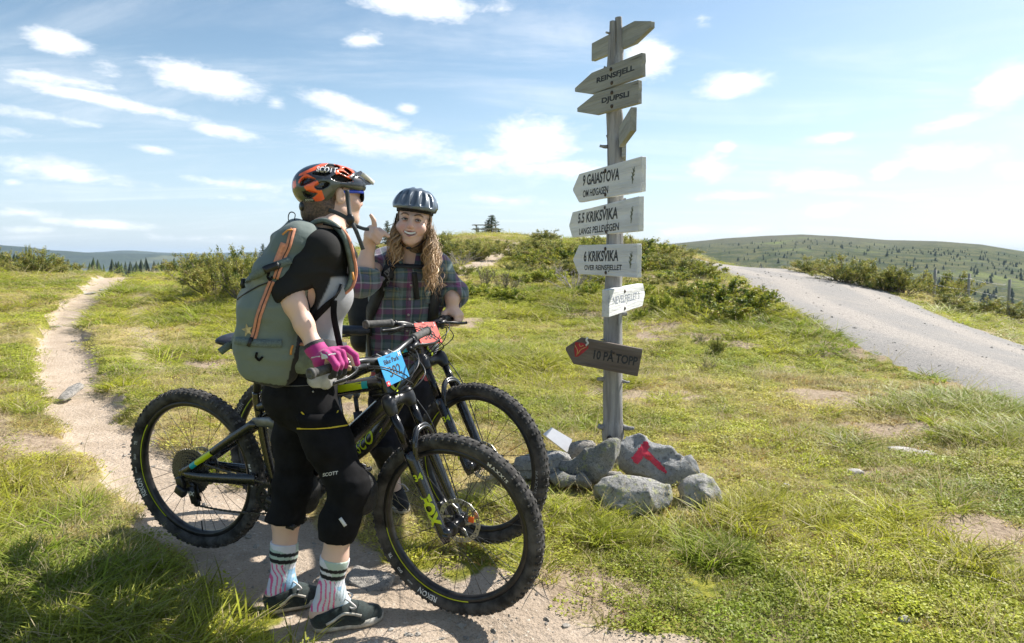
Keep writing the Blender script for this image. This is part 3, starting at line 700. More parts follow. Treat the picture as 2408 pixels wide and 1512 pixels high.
def cover(name, n, r0, r1, p, label, a0=-47, a1=47):
    x, y, r = sample_polar(n, r0, r1, a0, a1, p)
    dirt, side, rd, bare, dry, dp = masks(x, y); lush = lush_field(x, y)
    leafy = sstep(.02, .35, fbm(np.stack([x, y, 0 * x + 9], 1) * .8, 61, 4) + .25 * fbm(np.stack([x, y, 0 * x], 1) * 3.3, 62, 3))
    u = rng.uniform(size=n); edge = sstep(.1, .6, dirt)
    rock = ((np.abs((x - .45) / .85) < 1) & (y > 3.62) & (y < 4.5) & (rng.uniform(size=n) < .75)) | ((x > .38) & (x < .95) & (y > 3.36) & (y < 3.7) & (rng.uniform(size=n) < .6)) | ((x > -1.06) & (x < -.40) & (y > 2.32) & (y < 2.75) & (rng.uniform(size=n) < .93)) | ((x > -.95) & (x < -.40) & (y > 2.1) & (y <= 2.32) & (rng.uniform(size=n) < .7))
    keep = ~rock & (u > edge * 1.02) & (rng.uniform(size=n) > rd * 1.1) & (rng.uniform(size=n) > bare * .93 * (1 - .7 * lush)) & (rng.uniform(size=n) > side * .6)
    t1 = rng.uniform(size=n); idx = np.full(n, 0); 
    base = rng.integers(0, 3, n)
    is_leaf = t1 < .20 + .50 * leafy * (1 - lush); is_th = ~is_leaf & (rng.uniform(size=n) < .18 + .45 * dry * (1 - lush)); is_long = ~is_th & (rng.uniform(size=n) < lush * .85 * (1 - .5 * is_leaf)); is_stem = rng.uniform(size=n) < .012 + .03 * dry * (1 - bare)
    idx = np.where(is_long, 3 + base, np.where(is_leaf, 6 + base, np.where(is_th, 11 + base % 2, base))); idx = np.where(is_stem & (edge < .3), 9 + base % 2, idx); clump = (fbm(np.stack([x, y, 0 * x + 5], 1) * 2.1, 95, 2) > .30) & (rng.uniform(size=n) < .35) & (edge < .2) & ~is_leaf; idx = np.where(clump, 3 + base, idx)
    gap = sstep(.08, .30, fbm(np.stack([x, y, 0 * x + 3], 1) * 3.6, 91, 3)) * (1 - sstep(.3, .7, lush)) * (1 - sstep(9, 16, r)); keep &= rng.uniform(size=n) > gap * .80
    x, y, r, idx, dry, lush, leafy, bare, side, base = (q[keep] for q in (x, y, r, idx, dry, lush, leafy, bare, side, base)); n = len(x)
    z = terrain(x, y)
    P3 = np.stack([x, y, 0 * x], 1); v = rng.normal(0, 1, (n, 1)); pat = np.clip(.5 + 1.3 * fbm(P3 * 1.1, 71, 3), 0, 1)[:, None]; d = np.clip(dry + rng.normal(0, .18, n) + .25 * side, 0, 1)[:, None]
    g = np.array([.19, .255, .020]) * (1 - pat) + np.array([.48, .49, .035]) * pat; s = np.array([.66, .54, .20]); brn = np.array([.36, .20, .07])
    k = sstep(.22, .85, d); col = g * (1 - k) + s * k; bm = (rng.uniform(size=n) < .07 + .14 * dry + .45 * np.clip(1.3 - np.hypot((x - 5.0) / 2.2, (y - 7.0) / 1.4), 0, 1) + .25 * np.clip(1.3 - np.hypot((x - 2.2) / 1.0, (y - 5.5) / .6), 0, 1))[:, None]; col = np.where(bm, brn, col)
    lf = ((idx >= 6) & (idx <= 8))[:, None]; lc = np.array([.24, .31, .026]) * (1 - pat) + np.array([.53, .56, .06]) * pat; col = np.where(lf, lc * (1 - .45 * k) + s * .45 * k, col)
    lg = ((idx >= 3) & (idx <= 5))[:, None]; col = np.where(lg, np.array([.22, .30, .022]) * (1 - .6 * pat) + np.array([.56, .53, .05]) * .6 * pat, col)
    col = np.clip(col * (1 + .24 * v), .01, .85)
    sw = (1 + np.maximum(0, r - 4) * .13); sh = (.80 + np.clip(r - 5, 0, 12) * .012) * np.where((idx >= 3) & (idx <= 5), np.where(r > 7, .70, .70), 1.0)
    rs_ = rng.uniform(.7, 1.35, n); scl = np.stack([rs_ * sw, rs_ * sw, rs_ * sh * np.where(idx <= 2, .75, 1)], 1)
    rot = np.stack([rng.normal(0, .12, n), rng.normal(0, .12, n), rng.uniform(0, 6.28, n)], 1)
    return scatter(name, np.stack([x, y, z], 1), idx.astype(float), rot, scl, col, label)
cover('grass', 46000, 1.7, 8.5, 0.75, 'mixed green and straw coloured grass of the foreground')
cover('grass', 60000, 8.0, 50, 1.35, 'grass and low plants of the rising ground', -46, 46)
# --- bushes
def leaves(C, size, r, aspect=.45, up=.3, quad=False):
    """one small face per centre"""
    n = len(C); u = r.normal(0, 1, (n, 3)); u[:, 2] += up; u /= np.linalg.norm(u, axis=1)[:, None]; v = np.cross(u, r.normal(0, 1, (n, 3))); v /= np.linalg.norm(v, axis=1)[:, None]
    s = size * r.uniform(.6, 1.4, (n, 1))
    V = np.stack([C - v * s * aspect - u * s * .3, C + v * s * aspect - u * s * .3, C + u * s], 1).reshape(-1, 3); F = np.arange(3 * n).reshape(n, 3)
    return V, F
def bush_mesh(kind, seed):
    r = np.random.default_rng(seed); S = []; C = []; W = []
    ns = dict(juniper=26, willow=20, birch=24, dead=22, thin=16, low=22)[kind]; hgt = dict(juniper=.62, willow=1.0, birch=.55, dead=.62, thin=.85, low=.38)[kind]
    for i in range(ns):
        a = r.uniform(0, 6.28); sp = math.sqrt(r.uniform()); L = hgt * r.uniform(.6, 1.12); out = .52 * sp * r.uniform(.8, 1.2)
        ben = r.uniform(.6, 1.6); b0 = np.array([math.cos(a), math.sin(a), 0]) * out * .25
        f = np.linspace(0, 1, 6); P = b0 + np.stack([math.cos(a) * out * f ** ben, math.sin(a) * out * f ** ben, L * (1 - .45 * sp * sp) * f ** .9], 1) + r.normal(0, .02, (6, 3)) * f[:, None]
        S.append(tube(P, np.linspace(.011, .003, 6), 4, False)); W.append(P)
        for q in range(4 if kind != 'juniper' else 5):
            j = r.integers(1, 5); d = unit(r.normal(0, 1, 3) + (P[j + 1] - P[j]) * 18 + np.array([0, 0, .5])); ln = hgt * r.uniform(.15, .38); B = P[j] + d * ln * np.linspace(0, 1, 4)[:, None] + r.normal(0, .012, (4, 3))
            S.append(tube(B, np.linspace(.005, .0015, 4), 3, False)); W.append(B)
    sv, sf = merge(S)
    if kind == 'dead': return (sv, sf), None
    for P in W:
        nn = dict(juniper=46, willow=40, birch=36, thin=12, low=40)[kind]
        f = (.25 + .75 * r.uniform(size=nn)) * (len(P) - 1); i = np.clip(f.astype(int), 0, len(P) - 2); c = P[i] + (P[i + 1] - P[i]) * (f - i)[:, None] + r.normal(0, .022 if kind != 'willow' else .035, (nn, 3)); C.append(c)
    C = np.concatenate(C); C = C[C[:, 2] > .01]
    size = dict(juniper=.030, willow=.040, birch=.030, thin=.028, low=.030)[kind]
    V, F = leaves(C, size, r, .28 if kind == 'juniper' else .5, .5 if kind == 'juniper' else .1)
    pal = dict(juniper=[(.12, .16, .035), (.27, .29, .06), (.42, .40, .10), (.28, .20, .08)], willow=[(.12, .17, .03), (.24, .29, .055), (.33, .36, .08), (.17, .22, .04)],
               birch=[(.10, .15, .025), (.25, .31, .04), (.43, .43, .06), (.36, .24, .07)], thin=[(.12, .13, .06), (.18, .18, .08), (.2, .17, .09), (.14, .15, .05)], low=[(.14, .21, .025), (.33, .38, .045), (.48, .48, .07), (.18, .25, .03)])[kind]
    cl = np.clip((.5 + 1.1 * vnoise(C * 9, seed) + r.normal(0, .25, len(C))) * 3, 0, 2.999); i = cl.astype(int); f = (cl - i)[:, None]; pal = np.array(pal)
    col = pal[i] * (1 - f) + pal[np.minimum(i + 1, 3)] * f * 1.0; col = np.where((i == 2)[:, None] & (r.uniform(size=(len(C), 1)) > .25), pal[2], col)
    return (sv, sf), (V, F, np.repeat(col, 3, 0))
_B = {}
def bush(kind, px_, py_, wpx, hpx, label, group=None, name=None, cat='bush'):
    h_ = hit(px_, py_); return bush_at(kind, h_[0], h_[1], wpx / FPX * np.hypot(*h_[:2]), hpx / FPX * np.hypot(*h_[:2]), label, group, name, cat)
def bush_at(kind, x, y, wm, hm, label, group=None, name=None, cat='bush'):
    nm = name or dict(juniper='juniper_bush', willow='willow_bush', birch='dwarf_birch_bush', dead='dead_bush', thin='sparse_bush', low='low_bush')[kind]
    key = (kind, int(rng.integers(0, 3)))
    o = thing(nm, label, cat, (x, y, float(terrain(x, y)[0]) - .02), group, (0, 0, rng.uniform(0, 6.28)))
    o.scale = (wm / 1.05, wm / 1.05, hm / dict(juniper=.66, willow=1.02, birch=.58, dead=.66, thin=.9, low=.42)[kind])
    if key not in _B:
        st, fo = bush_mesh(key[0], 100 + key[1] * 7 + len(kind)); sm = make_mesh('stem', *st); sm.materials.append(TWIG if kind == 'dead' else BARK); fm = None
        if fo: fm = make_mesh('foliage', fo[0], fo[1], False, dict(col=fo[2])); fm.materials.append(LEAF)
        _B[key] = (sm, fm)
    sm, fm = _B[key]; link(bpy.data.objects.new('stem', sm), o)
    if fm: link(bpy.data.objects.new('foliage', fm), o)
    return o
G1 = 'juniper bushes on the left skyline'
bush('juniper', 88, 640, 84, 50, 'olive juniper on the left skyline with a sprig sticking up beside the grey stump', G1)
bush('juniper', 68, 638, 24, 56, 'thin dark juniper sprig leaning right on the far left skyline', G1)
bush('juniper', 152, 642, 60, 30, 'small round juniper just left of where the sandy path meets the sky', G1)
bush('juniper', 2, 632, 44, 44, 'juniper cut by the left edge of the frame', G1)
G2 = 'juniper bushes left of the backpack'
bush('juniper', 455, 648, 110, 50, 'low juniper at the left end of the bushes behind the green backpack', G2)
bush('juniper', 505, 690, 150, 98, 'large spreading juniper in the middle of the bushes behind the green backpack', G2)
bush('juniper', 570, 705, 130, 118, 'tallest yellow green juniper touching the green backpack', G2)
bush('juniper', 590, 650, 110, 60, 'juniper showing behind the top flap of the green backpack', G2)
bush('thin', 440, 636, 60, 34, 'thin sprig bush standing at the left tip of the juniper group', G2)
G3 = 'junipers on the skyline right of the grey helmet'
bush('juniper', 1062, 606, 110, 52, 'juniper on the slope right beside the long wavy hair', G3)
bush('juniper', 1112, 612, 100, 50, 'juniper on the slope left of the upper footpath', G3)
bush('juniper', 1168, 590, 80, 34, 'low juniper below the picnic table', G3)
bush('juniper', 1040, 580, 50, 36, 'small juniper on the skyline next to the wavy hair', G3)
bush('juniper', 1086, 648, 70, 28, 'flat juniper at the foot of the slope beside the footpath', G3)
G4 = 'junipers on the crest left of the signpost'
bush('juniper', 1285, 566, 76, 30, 'juniper on the crest right of the picnic table', G4)
bush('juniper', 1328, 564, 60, 28, 'juniper on the crest nearest to the signpost on its left', G4)
bush('juniper', 1395, 578, 60, 26, 'juniper on the crest half hidden behind the signpost boards', G4)
G5 = 'low bushes covering the mound behind the signpost'; MOUND = []
for (k, a, b_, w_, h_) in [('juniper',1230,606,70,32),('birch',1262,628,80,36),('juniper',1300,612,90,42),('birch',1345,618,80,36),('juniper',1330,645,90,40),('birch',1400,640,90,40),('juniper',1215,640,60,26),('low',1290,660,70,28),
                           ('juniper',1490,600,90,42),('birch',1530,612,90,44),('juniper',1560,632,80,42),('birch',1500,640,80,38),('juniper',1610,640,80,34),('birch',1640,655,80,34),('birch',1580,662,70,26),('juniper',1520,672,70,28),
                           ('low',1560,730,60,36),('low',1500,700,60,30),('birch',1600,700,70,30),('birch',1645,735,64,40),('birch',1700,715,110,60),('birch',1770,725,90,48),('birch',1725,740,120,40),('low',1620,745,60,26),
                           ('birch',1660,690,60,26),('low',1455,690,60,24),('birch',1420,665,80,34),('juniper',1250,590,60,28),('juniper',1445,590,70,34),('low',1235,660,70,22),('birch',1375,600,70,30),('juniper',1590,600,60,26)]:
    MOUND.append((k, a, b_, w_, h_))
ORD = 'first second third fourth fifth sixth seventh eighth ninth tenth eleventh twelfth thirteenth'.split()
for lo_, hi_, nm in ((0, 611, 'in the top row of the mound'), (611, 641, 'in the second row on the mound'), (641, 671, 'in the third row down the mound'), (671, 706, 'in the fourth row down the mound'), (706, 999, 'in the lowest row at the mound foot')):
    row = sorted([(q[0], q[1], q[2], q[3] * 1.4, q[4] * 1.12) for q in MOUND if lo_ <= q[2] < hi_], key=lambda q: q[1])
    for i, q in enumerate(row): bush(*q, dict(juniper='olive juniper', birch='dark bush', low='bright bush')[q[0]] + ', ' + ORD[i] + ' from left ' + nm, G5)
bush('low', 1388, 697, 62, 36, 'bright green rounded bush low on the mound left of the signpost')
bush('low', 1508, 748, 44, 30, 'small bright yellow green bush just right of the white sign pointing right')
G6 = 'grey bare bushes on the mound'
bush('dead', 1352, 678, 130, 62, 'bare grey leafless bush left of the signpost above the bright round bush', G6)
bush('dead', 1310, 655, 90, 44, 'bare grey twigs further up the mound left of the signpost', G6)
bush('dead', 1695, 692, 80, 46, 'bare grey twiggy bush on the right side of the mound', G6)
bush('dead', 1080, 625, 90, 40, 'bare grey twigs on the slope beside the wavy hair', G6)
bush('thin', 1140, 672, 70, 62, 'sparse grey green bush standing in the grass left of the signpost')
bush('thin', 1192, 682, 74, 52, 'second sparse bush in the grass, the right one of the pair')
bush('low', 1098, 690, 110, 36, 'bright leafy low bush right of the plaid sleeve')
bush('low', 1180, 700, 110, 28, 'flat green bush in front of the pair of sparse bushes')
bush('juniper', 1688, 832, 38, 46, 'single tiny dark juniper in the grass right of the signpost')
bush('thin', 1662, 868, 46, 34, 'tiny brown twiggy plant just below the single tiny juniper')
bush('thin', 1650, 812, 40, 22, 'tiny twiggy plant left of the single tiny juniper')
bush('willow', 1812, 626, 84, 52, 'bright yellow green leafy bush at the crest of the gravel road')
bush('willow', 1840, 628, 50, 36, 'lower right half of the bright leafy bush at the road crest')
G7 = 'dark junipers along the far side of the gravel road'
for i, (a, b_, w_, h_, lb) in enumerate([(1868,630,66,42,'brownish juniper right of the bright leafy bush at the road crest'),(1905,640,76,36,'low brown green juniper beside the road crest'),(1990,662,110,60,'broad dark juniper halfway down the far side of the road'),(2040,672,90,58,'dark juniper right of the broad one on the far side of the road'),
        (2085,682,90,52,'dark juniper where the road bends down'),(2125,692,100,58,'last dark juniper before the gap left of the first fence post'),(2218,704,110,66,'big dark juniper behind the first fence post'),(2285,712,130,72,'big dark juniper around the second fence post'),(2255,735,130,44,'spreading juniper in front of the second fence post'),(2375,752,100,36,'low heather like juniper at the foot of the third fence post'),(2330,715,80,40,'juniper between the second and the third fence post')]):
    bush('juniper', a, b_, w_, h_, lb, G7)
# --- spruces
def spruce_mesh(seed, dens=1.0, w=.30):
    r = np.random.default_rng(seed); C = []; D = []
    for z in np.linspace(.06, .97, int(34 * dens)):
        for k in range(r.integers(3, 6)):
            a = r.uniform(0, 6.28); L = w * (1.02 - z) ** .8 * r.uniform(.55, 1.2) + .015; m = max(3, int(L * 60))
            f = np.linspace(.1, 1, m); P = np.stack([math.cos(a) * L * f, math.sin(a) * L * f, z - .10 * f * L / w + .06 * f ** 3 * L / w], 1)
            for q in range(3): C.append(P + r.normal(0, .009, P.shape)); D.append(np.repeat([[math.cos(a), math.sin(a), -.25]], m, 0) + r.normal(0, .6, (m, 3)))
    C = np.concatenate(C); D = np.concatenate(D); D /= np.linalg.norm(D, axis=1)[:, None]; S = np.cross(D, r.normal(0, 1, D.shape)); S /= np.linalg.norm(S, axis=1)[:, None]
    s = .034 * r.uniform(.6, 1.4, (len(C), 1)); V = np.stack([C - S * s * .3, C + S * s * .3, C + D * s], 1).reshape(-1, 3)
    col = np.array([.045, .075, .028]) + r.uniform(0, 1, (len(C), 1)) ** 2 * np.array([.06, .075, .02])
    return (V, np.arange(len(V)).reshape(-1, 3), np.repeat(col, 3, 0)), tube([(0, 0, -.02), (0, 0, .5), (0, 0, .98)], [.018, .011, .002], 6)
_S = {}
def spruce_at(x, y, z, h, label, group=None, name='spruce_tree', v=None, lean=0.0, wide=1.0):
    v = int(rng.integers(0, 3)) if v is None else v
    if v not in _S:
        (V, F, c), tr = spruce_mesh(300 + v, [1, .8, 1.1][v], [.30, .25, .34][v]); a = make_mesh('crown', V, F, False, dict(col=c)); a.materials.append(LEAF); b_ = make_mesh('trunk', *tr); b_.materials.append(BARK); _S[v] = (a, b_)
    o = thing(name, label, 'tree', (x, y, z), group, (lean, 0, rng.uniform(0, 6.28))); o.scale = (h * wide, h * wide, h)
    link(bpy.data.objects.new('crown', _S[v][0]), o); link(bpy.data.objects.new('trunk', _S[v][1]), o); return o
def spruce_px(px_, base, top, Y, label, **k):
    p = pt(px_, base, Y); q = pt(px_, top, Y); return spruce_at(p[0], p[1], min(p[2], float(terrain(p[0], p[1])[0]) + .05) if Y < 36 else p[2], q[2] - p[2], label, **k)
spruce_px(1156, 556, 505, 53.5, 'dark bushy spruce standing alone behind the picnic table', wide=1.8, v=2)
spruce_px(1148, 556, 519, 54, 'slim spruce leaning against the left side of the bushy spruce', wide=1.1, v=1)
spruce_px(1172, 556, 538, 53, 'low spruce branch spreading right of the picnic table', wide=1.7, v=2)
spruce_px(1124, 556, 533, 54, 'knee high spruce behind the left end of the picnic table', v=0)
spruce_px(911, 575, 516, 30, 'small sunlit spruce on the skyline left of the grey helmet', wide=1.0, v=0)
spruce_px(884, 600, 520, 26, 'slim spruce half hidden behind the pointing hand', wide=.7, v=1)
spruce_px(619, 612, 561, 28, 'small spruce on the skyline just left of the green backpack', v=0, wide=.9)
spruce_px(1024, 575, 548, 30, 'little spruce right beside the wavy hair on the skyline', v=0)
spruce_px(990, 560, 548, 33, 'tiny spruce sapling on the skyline', v=1)
# far trees: each one object sharing its mesh
def far_spruce(seed):
    r = np.random.default_rng(seed); parts = []
    for z0, z1, w_ in [(.05, .5, .26), (.3, .72, .2), (.52, .88, .14), (.72, 1.0, .085)]:
        n = 9; a = np.arange(n) * 2 * math.pi / n; rr = w_ * r.uniform(.65, 1.25, n); V = np.r_[np.stack([rr * np.cos(a), rr * np.sin(a), z0 + r.uniform(-.05, .05, n)], 1), [[r.normal(0, .01), r.normal(0, .01), z1]]]; parts.append((V, [[i, (i + 1) % n, n] for i in range(n)]))
    parts.append(tube([(0, 0, -.05), (0, 0, .3)], [.03, .02], 5)); return merge(parts)
FS = []
FT = mat("far_spruce_green", (.035, .055, .026), .9, var=.4, vscale=.5); FT2 = mat("far_spruce_light_green", (.075, .11, .03), .9, var=.4, vscale=.5)
for i in range(5): me = make_mesh('spruce_tree', *far_spruce(i), smooth=False); me.materials.append(FT2 if i == 4 else FT); FS.append(me)
def far_tree(x, y, z, h, label, group, light=False, wide=1.0):
    o = link(bpy.data.objects.new('spruce_tree', FS[4 if light else int(rng.integers(0, 4))])); o.location = (x, y, z); o.scale = (h * wide, h * wide, h); o.rotation_euler = (0, 0, rng.uniform(0, 6.28)); tag(o, label, 'tree', group)
GH = 'small spruces scattered over the heath hill'
k = 0
while k < 170:
    p = rng.uniform(1600, 2460); a = pxaz(p); r = 300 + 300 * rng.uniform() ** 1.5; 
    cl = fbm(np.array([[math.sin(a) * r / 55, math.cos(a) * r / 55, 0]]), 88, 3)[0]
    if rng.uniform() > np.clip(.25 + 1.6 * cl, 0.04, 1) * (1 if r < 420 else .7): continue
    z = float(hill_z(np.array([a]), np.array([r]))[0]); far_tree(r * math.sin(a), r * math.cos(a), z - .2, rng.uniform(2.0, 5.2) * (1.0 if r < 420 else .75), 'small dark spruce scattered on the heath hill beyond the road', GH, False, rng.uniform(1.0, 1.5)); k += 1
GL = 'conifers below the left skyline'
for i in range(104):
    p = rng.uniform(-60, 600); a = pxaz(p); near = rng.uniform() < .4; r = rng.uniform(95, 150) if near else rng.uniform(170, 330)
    if near and not (150 < p < 400): r = rng.uniform(190, 330); near = False
    z = float(valley_z(np.array([a]), np.array([r]))[0]); topy = 612 + rng.normal(0, 5) - (8 if p < 120 else 0) + (6 if near else 0)
    zt = CAM_Z + el_of(p, topy) * r
    far_tree(r * math.sin(a), r * math.cos(a), z, min(max(zt - z, 4), 22), 'lighter green young conifer below the left skyline' if near else 'dark conifer in the belt of trees beyond the path crest', GL if not near else 'lighter young conifers below the left skyline', near and rng.uniform() < .9, rng.uniform(.7, 1.0))
n = 420; a = np.array([pxaz(p) for p in rng.uniform(1640, 2480, n)]); r = 480 + 200 * rng.uniform(size=n) ** 1.2; z = hill_z(a, r); bv, bf = far_spruce(98); bv = np.asarray(bv); bf = [f for f in bf if len(f) == 3]; V_ = []; F_ = []
keep = fbm(np.stack([np.sin(a) * r / 70, np.cos(a) * r / 70, 0 * a], 1), 89, 3) + rng.normal(0, .15, n) > 0.0
for i in np.nonzero(keep)[0]: F_ += [[q + len(V_) * len(bv) for q in f] for f in bf]; V_.append(bv * rng.uniform(1.4, 2.8) + (r[i] * math.sin(a[i]), r[i] * math.cos(a[i]), z[i]))
tag(obj('distant_trees', np.concatenate(V_), F_, FT, smooth=False), 'tiny spruces specking the upper heath hill', kind='stuff')
# far-off wood that reads as one mass
n = 2600; a = np.radians(rng.uniform(-58, -12, n)); r = rng.uniform(330, 1500, n); z = valley_z(a, r); parts_v = []; parts_f = []; off = 0
bv, bf = far_spruce(99); bf = np.array([f for f in bf if len(f) == 3]); bv = np.asarray(bv)
for i in range(n):
    h_ = rng.uniform(5, 10); parts_v.append(bv * h_ + (r[i] * math.sin(a[i]), r[i] * math.cos(a[i]), z[i])); parts_f.append(bf + off); off += len(bv)
tag(obj('forest', np.concatenate(parts_v), np.concatenate(parts_f), FT, smooth=False), 'dark conifer forest filling the valley at the left', kind='stuff')
# stump on the left skyline
h_ = hit(78, 618); tag(obj('tree_stump', *tube([(h_[0], h_[1], h_[2] - .05), (h_[0] + .01, h_[1], h_[2] + .14), (h_[0] - .02, h_[1], h_[2] + .27)], [.10, .085, .06], 9), mat("pale_dead_wood", (.50, .38, .27), .9, var=.3, vscale=20)), 'pale broken tree stump on the left skyline', 'stump')
# ------------------------------------------------------------------ signpost, rocks, fence, picnic table
def wood_mat(name, c1, c2, dark, rough=.85, axis=2, scale=1.0, crack=.12):
    m, t, b, out = new_mat(name); co = t.coord()
    s = [26.0, 26.0, 26.0]; s[axis] = 1.6
    mp = t.new('ShaderNodeMapping', {0: co}); mp.inputs['Scale'].default_value = [q * scale for q in s]
    n = t.noise(mp.outputs[0], 1.0, 6, .65, .3); s2 = [90.0, 90.0, 90.0]; s2[axis] = 3.0
    mp2 = t.new('ShaderNodeMapping', {0: co}); mp2.inputs['Scale'].default_value = [q * scale for q in s2]; n2 = t.noise(mp2.outputs[0], 1.0, 4, .6)
    big = t.noise(co, 5.0, 3, .5)
    c = t.mix(t.ramp(n, .35, .68), c1, c2); c = t.mix(t.math('MULTIPLY', t.ramp(n2, .6, .75), .5), c, dark); c = t.mix(t.ramp(n, .64, .68), c, dark); c = t.mix(t.math('MULTIPLY', t.ramp(big, .5, .75), .45), c, c2)
    t.put(b.inputs['Base Color'], c); b.inputs['Roughness'].default_value = rough; b.inputs['Specular IOR Level'].default_value = .25
    t.put(b.inputs['Normal'], t.bump(t.math('ADD', n, t.math('MULTIPLY', n2, .5)), 1.0, .012)); return m
POSTW = wood_mat("weathered_post_wood", (.40, .39, .38), (.21, .205, .205), (.055, .05, .048), axis=2)
OLDW = wood_mat("bare_weathered_board", (.36, .36, .325), (.25, .25, .225), (.11, .10, .09), axis=0, scale=.8)
WHITEW = wood_mat("white_painted_board", (.74, .745, .74), (.60, .61, .61), (.36, .36, .36), axis=0, scale=.7)
BROWNW = wood_mat("brown_stained_board", (.20, .165, .14), (.125, .10, .085), (.05, .042, .036), axis=0)
INK = mat("black_sign_paint", (.028, .03, .035), .7, var=.3); TWIGP = mat("green_brown_sign_paint", (.12, .135, .07), .7); BLUEP = mat("faded_blue_letter_paint", (.21, .24, .31), .7); REDP = mat("red_sign_paint", (.42, .025, .035), .55, var=.25, vscale=40); YELP = mat("yellow_sign_paint", (.60, .42, .14), .6)
IRON = mat("rusty_bolt", (.10, .075, .06), .65, .6, var=.4, vscale=200); ROPE = mat("white_string", (.75, .74, .70), .8)
PY = 4.42
b0 = pt(1441, 1092, PY); base = np.array([b0[0], PY, float(terrain(b0[0], PY)[0])])
SP = thing('signpost', 'tall grey wooden signpost with ten direction boards standing in a rock pile', 'signpost', tuple(base))
def wpath(L): return np.array([pt(a, b_, PY + (c[0] if c else 0)) for a, b_, *c in L]), None
def radpx(w): return w / 2 / FPX * 4.55
def trunk(name, L, mt, seed, parent, sides=28):
    P = spline(np.array([pt(a, b_, PY + dy) for a, b_, w_, dy in L]), 10); r = spline(np.array([[radpx(w_), 0, 0] for a, b_, w_, dy in L]), 10)[:, 0]
    V, F = tube(P, r, sides); n = vnoise(V * (45, 45, 5), seed) * .004 + vnoise(V * (16, 16, 4), seed + 1) * .006 + np.maximum(0, vnoise(V * (70, 70, 2.5), seed + 2) - .55) * -.03
    C = np.repeat(P, sides, 0); d = V[:len(C)] - C; d /= np.linalg.norm(d, axis=1)[:, None]; V[:len(C)] += d * n[:len(C), None]
    return obj(name, V, F, mt, parent)
tr = trunk('post', [(1441,1120,50,0),(1441,1060,47,0),(1441,1022,52,0),(1441,1000,50,0),(1441,975,44,0),(1441,900,43,0),(1441,800,43,0),(1442,700,42,0),(1445,600,38,0),(1446,520,36,0),(1447,430,36,0),(1447,370,38,0),(1441,320,26,-.01),(1437,270,21,-.015),(1437,230,22,-.01),(1438,180,22,-.01),(1440,140,20,0),(1439,100,15,0),(1440,75,13,0),(1440.5,50,12.5,0)], POSTW, 1, SP)
trunk('post_fork', [(1449,390,30,0),(1452,330,26,-.01),(1453,285,25,-.015),(1450,240,23,-.01),(1449,190,22,-.012),(1453,150,22,-.01),(1457,120,19,0),(1458,90,16,0),(1456,60,15.5,0),(1455,41,15.5,0)], POSTW, 5, SP)
for (pa, pb, ra, rb) in [((1430,345),(1410,343),9,6),((1462,470),(1471,467),7,4),((1425,890),(1404,890),11,7),((1457,893),(1480,899),9,5),((1422,1003),(1406,1001),15,11),((1460,1003),(1491,1007),15,7),((1430,330),(1426,318),5,3),((1432,78),(1424,76),5,4),((1430,160),(1420,157),5,4),((1455,735),(1474,738),13,9),((1424,795),(1412,798),5,3),((1452,258),(1458,252),6,5)]:
    A, B = pt(*pa, PY), pt(*pb, PY - .02); V, F = tube(spline([A, (A + B) / 2 + (0, -.01, -.004), B], 4), np.linspace(radpx(ra), radpx(rb), 9), 9); obj('branch_stub', V + .002 * vnoise(V * 60, 3)[:, None], F, POSTW, SP)
for q, (a, b_) in enumerate([(1433, 1030), (1455, 1035)]):
    obj('knot', *ball(pt(a, b_, PY - .085), (.018, .012, .018), 10), mat("dark_knot", (.045, .035, .03), .8), SP)
def pl(px_, py, O, n): d = px_dir(px_, py); c0 = np.array([0, 0, CAM_Z]); return c0 + d * (((O - c0) @ n) / (d @ n))
class Board: pass
